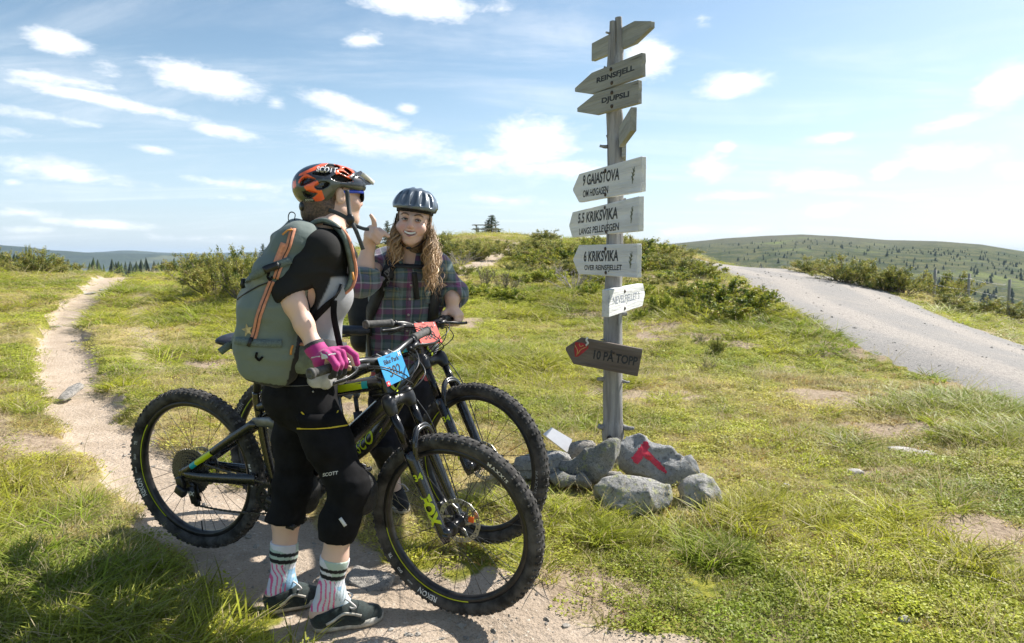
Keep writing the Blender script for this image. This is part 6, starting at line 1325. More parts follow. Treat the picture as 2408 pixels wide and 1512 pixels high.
def text_on(bt, s, c, size, ang=0.0, off=.003, bold=.01, shear=0.0):
    V, F = text_mesh(s, size, bold=bold, shear=shear); ca, sa = math.cos(ang), math.sin(ang); pix = np.stack([c[0] + V[:, 0] * ca + V[:, 1] * sa, c[1] + V[:, 0] * sa - V[:, 1] * ca], 1); P, N = drape(bt, pix, off); return P, F
def cut_local(S, c, d, r, other=None):
    c = np.asarray(c); w, G = S.win(c - r, c + r, 0); dd = (G - c) @ unit(d); near = np.linalg.norm(G - c, axis=-1) < r
    if other is not None: near &= np.linalg.norm(G - c, axis=-1) < np.linalg.norm(G - other, axis=-1)
    A = S.F[w]; S.F[w] = np.where(near & (dd > 0), np.maximum(A, dd), A)
def folds(amp, sc, seed, seed2=None):
    return lambda P: amp * (np.abs(vnoise(P * sc, seed)) * 2 - .7) + amp * .5 * vnoise(P * np.array(sc) * 2.3, seed + 5)
def head_prims(S, C, M, smile=False, ear=True):
    """M columns: right, forward, up; C between the ears at eye level"""
    p = lambda x, y, z: C + M @ np.array([x, y, z])
    S.ell(p(0, -.012, .032), (.075, .096, .077), M, .02); S.ell(p(0, .040, -.026), (.060, .062, .082), M, .03); jw = .8 if smile else 1.0; S.cone(p(0, .070, -.094 * (.96 if smile else 1)), p(0, .058, -.080), .021 * jw, .028 * jw, .03)
    for s in (-1, 1):
        S.cone(p(s * .050, .0, -.056), p(s * .012, .070, -.092), .020 * jw, .019 * jw, .03); S.ell(p(s * .036, .070, -.030), (.026, .024, .024), M, .02)
        S.ell(p(s * .030, .085, .022), (.024, .014, .009), M, .015); S.ell(p(s * .031, .098, .004), (.0155, .012, .010), M, .010, 'sub')
        S.ell(p(s * .031, .083, .004), (.0155, .0135, .0125), M, .004)
        if ear: S.ell(p(s * .079, -.012, -.008), (.008, .019, .031), M @ np.array(Matrix.Rotation(s * R_(-18), 3, 'Z')), .006); S.ell(p(s * .088, -.008, -.004), (.006, .011, .019), M, .004, 'sub')
    S.cone(p(0, .096, .014), p(0, .112, -.022), .0075, .0105, .012); S.ell(p(0, .112, -.030), (.014, .012, .010), M, .010)
    for s in (-1, 1): S.ell(p(s * .0125, .103, -.032), (.0085, .010, .008), M, .006)
    if smile:
        S.ell(p(0, .090, -.060), (.034, .020, .020), M, .015)
        for s in (-1, 1):
            S.ell(p(s * .043, .072, -.034), (.027, .024, .024), M, .018)
        up = [(-.035, .082, -.0455), (-.020, .101, -.0535), (0, .108, -.0560), (.020, .101, -.0535), (.035, .082, -.0455)]; lo_ = [(-.034, .082, -.048), (-.020, .098, -.066), (0, .104, -.0735), (.020, .098, -.066), (.034, .082, -.048)]
        S.chain([(p(*q), .0048) for q in up], .006); S.chain([(p(*q), .0058) for q in lo_], .006)
        S.ell(p(0, .104, -.0620), (.0290, .018, .0085), M, .003, 'sub'); S.ell(p(.022, .098, -.0555), (.010, .012, .0055), M, .003, 'sub'); S.ell(p(-.022, .098, -.0555), (.010, .012, .0055), M, .003, 'sub')
    else:
        S.chain([(p(*q), .0055) for q in [(-.024, .088, -.060), (0, .101, -.058), (.024, .088, -.060)]], .006); S.chain([(p(*q), .006) for q in [(-.022, .086, -.064), (0, .099, -.070), (.022, .086, -.064)]], .006)
def skin_col(V, C, M, smile):
    L = (V - C) @ M; n = len(V); col = np.tile(np.array([.70, .475, .375]), (n, 1)); hd = (np.abs(L[:, 0]) < .1) & (np.abs(L[:, 2]) < .14) & (L[:, 1] > .03)
    ch = np.exp(-(((np.abs(L[:, 0]) - .040) / .020) ** 2 + ((L[:, 2] + .034) / .020) ** 2)) * hd; ns = np.exp(-((L[:, 0] / .014) ** 2 + ((L[:, 2] + .028) / .014) ** 2)) * hd * (L[:, 1] > .1)
    col += (ch * .75 + ns * .5)[:, None] * (np.array([.68, .33, .27]) - np.array([.70, .475, .375]))
    if smile: lp = hd & (np.abs(L[:, 0]) < .033) & (L[:, 1] > .082) & (L[:, 2] > -.0795 + .75 * np.abs(L[:, 0])) & (L[:, 2] < -.0505)
    else: lp = hd & (np.abs(L[:, 0]) < .026) & (L[:, 1] > .088) & (L[:, 2] > -.077) & (L[:, 2] < -.052)
    col[lp] = (.46, .19, .17); return col
def grip_hand(S, G, gd, n, fw, W, k=.010, sc=1.0, index_out=True, add=None):
    """right or left hand closed on a bar: gd along the bar away from the body of the hand's thumb side; n up; fw the way the fingers reach"""
    at = lambda a, b_, c: G + (gd * a + n * b_ + fw * c) * sc
    S.cone(W, at(0, .034, -.012), .027 * sc, .030 * sc, .03, flat=None); S.ell(at(0, .036, .000), np.array([.043, .024, .044]) * sc, np.stack([gd, n, fw], 1), .02)
    tips = []
    for i, (o, ln) in enumerate([(-.030, 1.0), (-.010, 1.08), (.010, 1.0), (.029, .85)]):
        K = at(o, .036, .030); 
        if i == 0 and index_out: ch = [(K, .0115), (at(o - .004, .020, .052), .0108), (at(o - .008, -.012, .060), .0100), (at(o - .006, -.034, .050), .0092)]
        else: ch = [(K, .0115), (at(o, .014, .046 * ln), .0108), (at(o, -.016, .038), .0100), (at(o, -.029, .012), .0092), (at(o, -.026, -.004), .0085)]
        S.cone(at(o * .6, .035, -.01), K, .014, .0118, .012); S.chain([(a, r * sc) for a, r in ch], .004); tips.append(ch[-1][0])
    S.chain([(at(-.030, .030, -.020), .015 * sc), (at(-.048, .014, -.022), .0135 * sc), (at(-.054, -.010, -.008), .0115 * sc), (at(-.050, -.028, .014), .0100 * sc)], .010); return tips
# =============================== rider with the green backpack
F1 = unit((.74, .67, .02)); U1 = unit(np.array([0, 0, 1.0]) - F1 * F1[2]); R1 = np.cross(F1, U1); M1 = np.stack([R1, F1, U1], 1); C1 = pt(784, 460, 2.65)
TF = unit((.93, .36, 0)); TR = np.cross(TF, [0, 0, 1.0])           # torso forward and right
P1 = thing('person', 'person in black and grey top, black shorts and patterned socks, seen from the side', 'person', (-.80, 2.52, float(terrain(-.8, 2.52)[0])))
J = {k: pt(*v) for k, v in dict(pel=(720, 895, 2.62), wai=(736, 800, 2.62), che=(738, 665, 2.60), nek=(770, 560, 2.615), sr=(757, 590, 2.47), er=(678, 684, 2.42), wr=(747, 823, 2.42), sl=(762, 590, 2.76), el=(738, 715, 2.86), wl=(770, 800, 2.84),
                                 hr=(722, 930, 2.54), kr=(822, 1150, 2.50), ar=(778, 1385, 2.47), hl=(705, 930, 2.71), kl=(690, 1150, 2.66), al=(664, 1365, 2.61)).items()}
gi = lambda BK, s, f: BK['w'](0) if False else None
def grip_frame(BK, s, barw, f=.5):
    g0 = BK['st'](BK['BC'] + np.array([-.0155, s * (.388 * barw - .143), .024])); g1 = BK['st'](BK['BC'] + np.array([-.031, s * .388 * barw, .026])); return g0 + (g1 - g0) * f, unit(g1 - g0)
G1c, g1d = grip_frame(BK1, -1, 1.0, .22)
n1 = unit(J['wr'] - G1c - g1d * ((J['wr'] - G1c) @ g1d)); n1 = unit(n1 + np.array([0, 0, .6])); n1 = unit(n1 - g1d * (n1 @ g1d)); fw1 = np.cross(n1, g1d); fw1 = fw1 if fw1[0] > 0 else -fw1
W1 = G1c + n1 * .098 - fw1 * .016 + g1d * .004
J['wr'] = W1
S = SDF((-1.25, 2.25, -.02), (-.40, 3.02, 1.80), .0048)
head_prims(S, C1, M1); S.chain([(C1 + M1 @ np.array([0, -.03, -.05]), .056), (J['nek'] + (0, 0, .03), .058), (J['nek'] - (0, 0, .03), .07)], .03)
S.chain([(J['pel'], .142), (J['wai'], .126), (J['che'], .142), (J['che'] + (J['nek'] - J['che']) * .7, .12)], .05, flat=(TF, .70)); S.cone(J['sr'], J['sl'], .06, .06, .04)
for s in 'rl':
    S.chain([(J['s' + s], .050), ((J['s' + s] + J['e' + s]) / 2, .045), (J['e' + s], .040)], .03)
    e, w_ = J['e' + s], J['w' + s]; S.chain([(e, .037), (e + (w_ - e) * .22, .041), (e + (w_ - e) * .6, .033), (w_, .0255)], .02)
    S.chain([(J['h' + s], .083), (J['k' + s], .055), ], .04); k_, a_ = J['k' + s], J['a' + s]; S.chain([(k_, .053), (k_ + (a_ - k_) * .3 - TF * .014, .054), (k_ + (a_ - k_) * .7 - TF * .006, .045), (a_, .036)], .03)
grip_hand(S, G1c, g1d, n1, fw1, W1); S.cone(J['wl'], J['wl'] + (.05, .02, -.07), .026, .03, .02)
for i in range(4): b_ = J['wl'] + (.05 + .012 * i, .03 - .018 * i, -.08); S.chain([(b_, .011), (b_ + (.02, 0, -.035), .010), (b_ + (.01, 0, -.065), .009)], .004)
heel_r, toe_r = pt(752, 1452, 2.455), pt(872, 1440, 2.53); heel_l, toe_l = pt(646, 1412, 2.58), pt(730, 1402, 2.66)
for a_, h_, t_ in ((J['ar'], heel_r, toe_r), (J['al'], heel_l, toe_l)): S.chain([(a_, .036), (h_ + (0, 0, .02), .032)], .02); S.cone(h_ + (0, 0, .02), t_ + (0, 0, .01), .032, .028, .03)
V, Q_ = S.mesh(); V = relax(V, Q_, 2); body1 = obj('body', V, Q_, SKIN, P1, attrs=dict(col=skin_col(V, C1, M1, False)))
L_ = (V - C1) @ M1
# hair
S = SDF(C1 - .17, C1 + (.16, .16, .12), .005); pl_ = lambda x, y, z: C1 + M1 @ np.array([x, y, z])
S.ell(pl_(0, -.018, .030), (.080, .098, .078), M1, .0); S.chain([(pl_(0, -.070, -.03), .060), (pl_(0, -.072, -.075), .050), (pl_(.0, -.075, -.115), .030)], .03); S.cone(pl_(.03, -.05, -.05), pl_(.03, -.062, -.105), .040, .028, .02); S.cone(pl_(-.03, -.05, -.05), pl_(-.03, -.062, -.105), .040, .028, .02)
S.cut(pl_(0, .055, .0), M1 @ np.array([0, 1.0, -.4])); S.cut(pl_(0, -.012, -.02), M1 @ np.array([0, .9, -.42]), .006)
S.warp(lambda P: .003 * vnoise(((P - C1) @ M1) * (60, 60, 9), 4) + .002 * vnoise(((P - C1) @ M1) * (160, 160, 14), 5))
HAIRB = mat("brown_hair", (.105, .062, .038), .5, var=.45, vscale=120, bump=.3, bscale=300, var2=(.045, .028, .018)); V, Q_ = S.mesh(); obj('hair', V, Q_, HAIRB, P1)
st_ = []
r = np.random.default_rng(3)
for i in range(70):
    x0 = r.uniform(-.05, .055); a = pl_(x0, -.07 + abs(x0) * .35, -.06 + r.normal(0, .01)); b_ = pl_(x0 + r.normal(0, .012), -.088 + abs(x0) * .4 + r.normal(0, .012), -.115); c = pl_(x0 + r.normal(0, .02), -.095 + abs(x0) * .4 + r.normal(0, .018), -.150 + r.normal(0, .012)); st_.append(tube(spline([a, b_, c], 4), np.linspace(.0045, .001, 9), 4))
h_ = obj('hair_strands', *merge(st_), HAIRB, P1); h_['kind'] = 'stuff'
# top: grey front, black back and three quarter sleeves
def shirt1():
    S = SDF((-1.25, 2.2, .80), (-.42, 3.0, 1.60), .0058)
    S.chain([(J['pel'] + (0, 0, .0), .160), (J['wai'], .136), (J['che'] - (0, 0, .05), .152), (J['che'] + (J['nek'] - J['che']) * .55, .140)], .05, flat=(TF, .72)); S.cone(J['sr'] + (0, 0, .005), J['sl'], .060, .060, .05); S.cone(J['nek'] + (0, 0, .012), J['nek'] - (0, 0, .06), .074, .11, .03)
    S.ell(J['che'] + TF * .068 + TR * .07 - (0, 0, .045), (.066, .066, .075), None, .05); S.ell(J['che'] + TF * .068 - TR * .07 - (0, 0, .045), (.066, .066, .075), None, .05)
    for s in 'rl': S.chain([(J['s' + s], .054), (J['s' + s] + (J['e' + s] - J['s' + s]) * .5, .053), (J['e' + s], .050)], .04)
    ax_ = unit(J['er'] - J['sr']); fa = unit(J['wr'] - J['er']); S.cone(J['er'], J['er'] + fa * .03, .057, .055, .03)
    def fo(P):
        t_ = (P - J['sr']) @ ax_; rr = np.linalg.norm(P - J['sr'] - t_[:, None] * ax_, axis=1); on = sstep(.11, .085, rr) * sstep(-.05, .05, t_)
        w_ = t_ * 1.0 + .55 * ((P - J['sr']) @ TF); return -.0085 * on * np.maximum(0, np.sin(w_ * 95 + 5 * vnoise(P * 7, 3))) * (.4 + .6 * vnoise(P * 11, 8)) + .004 * (1 - on) * vnoise(P * (14, 14, 4), 9)
    S.warp(fo); S.cut(J['pel'] + (0, 0, .005), (-.15, 0, -1)); S.cut(J['nek'] + (0, 0, .035), unit(J['nek'] - J['che']) + TF * -.2); cut_local(S, J['er'] + fa * .028, fa + ax_ * -.1, .083)
    V, Q_ = S.mesh(); return relax(V, Q_, 1), Q_
V, Q_ = shirt1(); sp = lambda z: J['pel'] + (J['nek'] - J['pel']) * np.clip((z - J['pel'][2]) / (J['nek'][2] - J['pel'][2]), 0, 1)[:, None]
q = V - sp(V[:, 2]); f_ = q @ TF; ax_ = unit(J['er'] - J['sr']); t_ = (V - J['sr']) @ ax_; rr = np.linalg.norm(V - J['sr'] - np.clip(t_, 0, 1)[:, None] * ax_, axis=1)
grey = sstep(-.018, -.010, f_ - .03 * sstep(1.20, 1.32, V[:, 2])) * (1 - sstep(.0, .006, .083 - rr)) * (1 - sstep(1.315, 1.325, V[:, 2] + .5 * f_ * 0))
mb = .020 * np.ones((len(V), 3)); gr = np.tile([.375, .375, .395], (len(V), 1)); SH1 = vmat("jersey_cloth", .9, bump=.3, bscale=500, var=.10, vscale=25, spec=.2); top1 = obj('top', V, Q_, SH1, P1, attrs=dict(col=mb * (1 - grey[:, None]) + gr * grey[:, None])); top_bt = bvh(V, Q_)
# shorts and knee pads
def shorts(Jn, res=.0058, pel=.150, th=.094, kn=.069, hem=((.22, 'r'), (.22, 'l')), seed=3, F=TF, Rr=TR, lo=(-1.25, 2.25, .2), hi=(-.42, 3.0, 1.05), top=.0):
    S = SDF(lo, hi, res); S.cone(Jn['pel'] + (0, 0, .03), Jn['pel'] - (0, 0, .05), pel * .93, pel, .05, flat=(F, .80)); S.ell(Jn['pel'] - F * .06 - (0, 0, .06), (.104, .104, .10), None, .06)
    for s in 'rl':
        k_, a_ = Jn['k' + s], Jn['a' + s]; S.chain([(Jn['h' + s], th), ((Jn['h' + s] + k_) / 2, (th + kn) * .52), (k_, kn), (k_ + (a_ - k_) * .35 - F * .016, kn * .93), (k_ + (a_ - k_) * .62 - F * .012, kn * .86)], .05); S.ell(k_ + F * .018, (kn * .95, kn * .95, kn * 1.15), None, .03)
    def fo(P): return .0055 * vnoise(P * (10, 10, 16), seed) + .0045 * (np.abs(vnoise(P * (9, 9, 22), seed + 2)) - .4) + .0015 * vnoise(P * 45, seed + 4)
    S.warp(fo); S.cut(Jn['pel'] + (0, 0, .045 + top), (0, 0, 1))
    H_ = {s: Jn['k' + s] + (Jn['a' + s] - Jn['k' + s]) * f_ for f_, s in hem}
    for s in 'rl': cut_local(S, H_[s], Jn['a' + s] - Jn['k' + s], .16, H_['l' if s == 'r' else 'r'])
    # nothing below the hems
    V, Q_ = S.mesh(); zz = min((Jn['k' + s] + (Jn['a' + s] - Jn['k' + s]) * (f_ + .08))[2] for f_, s in hem); keep = (V[Q_][:, :, 2] > zz - .02).all(1); return relax(V, Q_, 1), Q_[keep]
V, Q_ = shorts(J, hem=((.50, 'r'), (.36, 'l'))); sh1 = obj('shorts', V, Q_, SHORTM, P1); sbt = bvh(V, Q_)
YEL = mat("yellow_piping", (.72, .55, .03), .6, var=.1)
obj('pocket_piping', *band_on(sbt, [(700, 1007), (740, 1008), (780, 1006), (816, 1000)], .005), YEL, sh1); obj('bar_tack', *band_on(sbt, [(709, 968), (716, 975)], .004, n=4), YEL, sh1); obj('bar_tack', *band_on(sbt, [(790, 975), (794, 966)], .004, n=4), YEL, sh1)
WHP = mat("white_print", (.62, .62, .62), .6, var=.05); obj('lettering', *text_on(sbt, 'SCOTT', (777, 1114), 11, R_(-8), bold=.02, shear=.2), WHP, sh1, False); obj('label_tab', *band_on(sbt, [(800, 1218), (812, 1236)], .012, n=5), WHP, sh1); obj('label_tab', *band_on(sbt, [(832, 1283), (838, 1262)], .014, .004, n=5), WHP, sh1); obj('waist_seam', *band_on(sbt, [(620, 903), (660, 908), (705, 908), (740, 905)], .003, n=16), mat("grey_thread", (.12, .12, .12), .8), sh1); obj('rivet', *ball(drape(sbt, [(736, 921)], .001)[0][0], .004, 8), STEEL, sh1)
obj('pocket_flap', *band_on(sbt, [(702, 990), (740, 991), (780, 989), (815, 984)], .05, .004, th=.003), SHORTM, sh1)
for s, nm in (('r', 'near'), ('l', 'far')):
    k_, a_ = J['k' + s], J['a' + s]; S = SDF(k_ - .13, k_ + .13, .005); S.ell(k_ + TF * .050 - (0, 0, .02), (.055, .060, .088), None, .02); S.warp(lambda P: .003 * vnoise(P * 60, 2)); V, Q_ = S.mesh(); obj('knee_pad', V, Q_, PADM, P1)
# waist: folded grey hem of the shirt over the shorts
S = SDF(J['pel'] - .26, J['pel'] + .26, .006); hm = pt(766, 893, 2.49); S.chain([(pt(738, 896, 2.475), .024), (hm, .030), (pt(800, 886, 2.55), .026)], .02); S.warp(folds(.006, (40, 40, 12), 4)); V, Q_ = S.mesh(); obj('top_hem', V, Q_, mat("light_grey_jersey", (.42, .42, .43), .85, var=.12, vscale=30, sheen=.1), P1)
# glove
def glove():
    S = SDF(G1c - .17, G1c + .17, .0030); grip_hand(S, G1c, g1d, n1, fw1, W1, sc=1.17); S.cone(W1, W1 + unit(J['er'] - W1) * .022, .033, .0355, .02); S.cut(W1 + unit(J['er'] - W1) * .02, J['er'] - W1); V, Q_ = S.mesh(); return relax(V, Q_, 1), Q_
V, Q_ = glove(); q = V - G1c; dn = q @ n1; df = q @ fw1; palm = (dn < .004) & (df < .035); wr_ = ((V - W1) @ unit(J['er'] - W1)) > .006
c = np.tile([.42, .018, .185], (len(V), 1)); c[palm] = (.012, .012, .014); c[wr_] = (.02, .02, .024); gl = obj('glove', V, Q_, vmat("glove_fabric", .75, bump=.3, bscale=500, var=.10, sheen=.2), P1, attrs=dict(col=c)); gbt = bvh(V, Q_)
gc = G1c + n1 * .05; 
def w2px(p): p = np.asarray(p) - (0, 0, CAM_Z); d = p[1] * math.cos(PITCH) - p[2] * math.sin(PITCH); return 1204 + FPX * p[0] / d, 756 - FPX * (p[1] * math.sin(PITCH) + p[2] * math.cos(PITCH)) / d
gx, gy = w2px(G1c + n1 * .050 + g1d * .010 + fw1 * .005)
for q, m_, nm in (([(-8, -7), (7, -8), (9, 6), (-6, 8)], WHP, 'glove_badge'), ([(-30, 3), (-9, 0), (-9, 3), (-30, 6)], WHP, 'glove_stripe'), ([(10, -3), (27, -6), (27, -3), (10, 0)], WHP, 'glove_stripe')):
    obj(nm, *patch_on(gbt, [(gx + a, gy + b_) for a, b_ in q], .0022), m_, gl, False)
# socks and shoes
def sock(k_, a_, h_, t_, top, nm):
    S = SDF(np.minimum(a_, h_) - .16, np.maximum(a_, t_) + (.1, .1, .22), .0032); S.chain([(k_ + (a_ - k_) * .3 - TF * .018, .0635), (k_ + (a_ - k_) * .7 - TF * .006, .0505), (a_, .043), (h_ + (0, 0, .03), .036)], .02); S.cone(a_, t_ * .5 + h_ * .5 + (0, 0, .03), .040, .032, .03)
    d = unit(a_ - k_); S.cut(k_ + (a_ - k_) * top, -d); V, Q_ = S.mesh(); V = relax(V, Q_, 1)
    u = (V - (k_ + (a_ - k_) * top)) @ d; c = np.tile([.66, .66, .72], (len(V), 1)); ang = np.arctan2((V - a_) @ TR, (V - a_) @ TF); lat = V @ TF * 1.0
    mint = (u < .075) & (vnoise(V * 14, 6) < .12); c[mint] = (.42, .52, .46); blue = (u > .095) & ((V - a_) @ TF > -.004) ; c[blue] = np.array([.27, .46, .66]); wv = vnoise(V * (30, 30, 30), 11); c[blue & (wv > .15)] = (.60, .68, .74)
    coral = (u > .075) & ((V - a_) @ TF < .012) & (np.abs(np.sin(lat * 170 + 2.6 * vnoise(V * (14, 14, 22), 3))) < .50); c[coral] = (.74, .13, .30); weed = (u > .075) & (u < .15) & ((V - a_) @ TF > .008) & (np.abs(np.sin(lat * 230 + u * 60 + 1.5 * vnoise(V * 20, 9))) < .22); c[weed] = (.18, .28, .30)
    bl = ((u > .030) & (u < .044)) | ((u > .056) & (u < .072)); c[bl] = (.010, .010, .012); return obj('sock', V, Q_, vmat("sock_knit", .85, bump=.3, bscale=400, var=.06), P1, attrs=dict(col=c), label=nm)
sock(J['kr'], J['ar'], heel_r, toe_r, .68, 'near patterned sock'); sock(J['kl'], J['al'], heel_l, toe_l, .58, 'far patterned sock')
SUEDE = mat("dark_green_canvas", (.014, .026, .025), .85, var=.35, vscale=60, bump=.3, bscale=500, sheen=.2); SOLE = mat("dirty_white_rubber", (.50, .47, .41), .7, var=.25, vscale=30); LACE = mat("white_lace", (.66, .62, .60), .8, var=.1); BLKS = mat("black_shoe_canvas", (.012, .012, .013), .85, var=.3, vscale=60, sheen=.1)
def shoe(parent, hpx, tpx, Yh, Yt, mt, ank, stripe=True, lab=None, sc=1.0):
    h0 = np.array([*pt(hpx[0], hpx[1], Yh)[:2], 0]); t0 = np.array([*pt(tpx[0], tpx[1], Yt)[:2], 0]); gz = float(terrain(h0[0], h0[1])[0]); gz2 = float(terrain(t0[0], t0[1])[0]); h0[2], t0[2] = gz + .004, gz2 + .004
    d = unit(t0 - h0); L = np.linalg.norm(t0 - h0); up = unit(np.array([0, 0, 1.0]) - d * d[2]); rt = np.cross(d, up); M = np.stack([d, rt, up], 1); at = lambda a, b_, c: h0 + M @ np.array([a * L, b_, c])
    S = SDF(np.minimum(h0, t0) - .08, np.maximum(h0, t0) + (.08, .08, .17), .0042)
    S.chain([(at(.12, 0, .035), .035), (at(.35, 0, .030), .034), (at(.62, .002, .028), .042), (at(.86, 0, .024), .036)], .03); S.chain([(at(.14, 0, .062), .036), (at(.40, 0, .060), .036), (at(.60, 0, .045), .032)], .03)
    S.cone(at(.12, 0, .05), ank * .45 + at(.2, 0, .08) * .55, .037, .040, .03); S.cut(at(.2, 0, .082), up * 1.0 - d * .18); S.cut(at(0, 0, .012), -up); V, Q_ = S.mesh(); V = relax(V, Q_, 1); sh = obj('shoe', V, Q_, mt, parent, label=lab); bt = bvh(V, Q_)
    so_ = []; P = []
    for a in np.linspace(0, 2 * math.pi, 40, endpoint=False):
        x = .5 + .515 * math.cos(a); wd = np.interp(x, [-.02, .1, .35, .65, .85, 1.02], [.020, .036, .036, .047, .042, .012]); P.append((x, math.copysign(1, math.sin(a)) * wd * min(1, abs(math.sin(a)) * 2.2) ** .7 if abs(math.sin(a)) > 1e-6 else 0))
    n = len(P); Vs = np.array([at(x, y * 1.03, z) for z in (0.0, .010, .026) for x, y in P]); Fs = [[j * n + i, j * n + (i + 1) % n, (j + 1) * n + (i + 1) % n, (j + 1) * n + i] for j in (0, 1) for i in range(n)] + [list(range(n))[::-1], [2 * n + i for i in range(n)]]
    obj('sole', Vs, Fs, SOLE, sh)
    def side(pts, w_, m_, nm):
        C = []; N = []
        for a, z in pts:
            o = at(a, .2, z); hh = bt.ray_cast(tuple(o), tuple(-rt)); 
            if hh[0] is None: continue
            C.append(np.array(hh[0]) + rt * .002); N.append(rt)
        C = spline(np.array(C), 4) if len(C) > 2 else np.array(C); obj(nm, *ribbon(C, np.cross(rt, np.gradient(C, axis=0)), w_, .003), m_, sh)
    if stripe: side([(.16, .036), (.26, .046), (.36, .062), (.44, .066), (.55, .058), (.66, .048)], .010, SOLE, 'side_stripe')
    for i in range(5):
        x = .38 + .075 * i; zc = .098 - .011 * i; C = np.array([at(x, s * .024, zc - .014 + .0) if abs(s) == 1 else at(x, 0, zc) for s in (-1, 0, 1)]); obj('lace', *tube(spline(C, 4), .0042, 6, flat=(1, .6)), LACE, sh)
    for s in (-1, 1): C = [at(.40, 0, .102), at(.46, s * .030, .112), at(.58, s * .050, .088), at(.52, s * .034, .078), at(.43, s * .012, .100)]; obj('lace_loop', *tube(spline(np.array(C), 6), .0034, 6), LACE, sh)
    return sh
shoe(P1, (738, 1478), (900, 1458), 2.445, 2.535, SUEDE, J['ar'], lab='near dark green shoe with white side stripe'); shoe(P1, (633, 1435), (752, 1412), 2.57, 2.67, SUEDE, J['al'], lab='far dark green shoe with white side stripe')
# --- orange and black helmet
def helmet_obj(name, lab, C, M, outer, cutz, vents, mt, colfn, res=.0031, rec=None):
    S = SDF(C - .22, C + .22, res); p = lambda x, y, z: C + M @ np.array([x, y, z])
    outer(S, p, M); S.ell(p(0, -.012, .018), (.080, .102, .088), M, .004, 'sub')
    cutz(S, p, M)
    for (a, b_, ra, rb) in vents: S.cone(p(*a), p(*b_), ra, rb, .004, 'sub')
    if rec is not None: S.warp(rec)
    V, Q_ = S.mesh(); V = relax(V, Q_, 1); o = obj(name, V, Q_, mt, None, attrs=dict(col=colfn((V - C) @ M))); o.data.transform(Matrix.Translation(-Vector(C))); o.location = C; ORG[o] = np.array(C, float); tag(o, lab, 'helmet'); return o, bvh(V, Q_), V
def out1(S, p, M): S.ell(p(0, -.018, .044), (.094, .130, .080), M, .0); S.ell(p(0, -.074, .026), (.083, .078, .070), M, .03); S.ell(p(0, .055, .044), (.081, .074, .056), M, .03)
def cut1(S, p, M): S.cut(p(0, 0, .012), M @ np.array([0, .10, -1.0])); 
def cutside1(S, p, M):
    cut1_pts = 0
    S.box(p(0, .02, -.06), (.2, .065, .085), M @ np.array(Matrix.Rotation(R_(-8), 3, 'X')), .03, .008, 'sub'); S.box(p(0, .16, -.035), (.2, .09, .058), M, .02, .008, 'sub'); S.cut(p(0, -.06, -.072), M @ np.array([0, .28, -1.0]))
ven1 = []
for s in (-1, 1):
    for (y0, z0, y1, z1, x, r0, r1) in [(-.135, .062, -.080, .085, .070, .017, .014), (-.065, .052, -.022, .060, .100, .016, .013), (-.115, .010, -.070, .008, .092, .015, .012), (-.030, .100, .035, .098, .070, .014, .013), (.030, .070, .088, .060, .088, .016, .016), (.045, .112, .095, .085, .035, .013, .013), (.01, .138, .05, .128, .0, .011, .011)]:
        ven1.append(((s * x * 1.06, y0, z0), (s * x * 1.06, y1, z1), r0 * 1.3, r1 * 1.3))
Z1 = lambda P: np.array([(688 + .1183 * u_, 371.5 + .1183 * v_) for u_, v_ in P])
def side_px(L):
    W = C1 + np.stack([np.abs(L[:, 0]), L[:, 1], L[:, 2]], 1) @ M1.T; q = W - (0, 0, CAM_Z); d = q[:, 1] * math.cos(PITCH) - q[:, 2] * math.sin(PITCH); return np.stack([1204 + FPX * q[:, 0] / d, 756 - FPX * (q[:, 1] * math.sin(PITCH) + q[:, 2] * math.cos(PITCH)) / d], 1)
VENT1 = [Z1(P) for P in ([(145,540),(165,440),(230,385),(300,380),(465,415),(380,465),(220,540)], [(430,575),(440,545),(530,485),(600,460),(690,480),(745,505),(700,560),(590,615),(500,615)], [(190,665),(340,655),(490,690),(400,770),(330,800),(240,760)], [(365,310),(540,265),(740,290),(760,310),(640,360),(480,335)], [(755,390),(860,330),(960,330),(1090,400),(1195,440),(1190,460),(1010,480),(850,450)], [(655,160),(740,110),(850,125),(950,185),(860,215),(700,205)], [(905,265),(1010,275),(1140,345),(1080,350),(980,310)], [(1000,210),(1060,200),(1180,290),(1150,330),(1060,260)])]
def vent_depth(pp): return np.min([poly_sd(pp, P) for P in VENT1], 0)
def recess1(P): L = (P - C1) @ M1; s_ = vent_depth(side_px(L)); return .012 * sstep(.6, -.8, s_) * (np.abs(L[:, 0]) > .012)
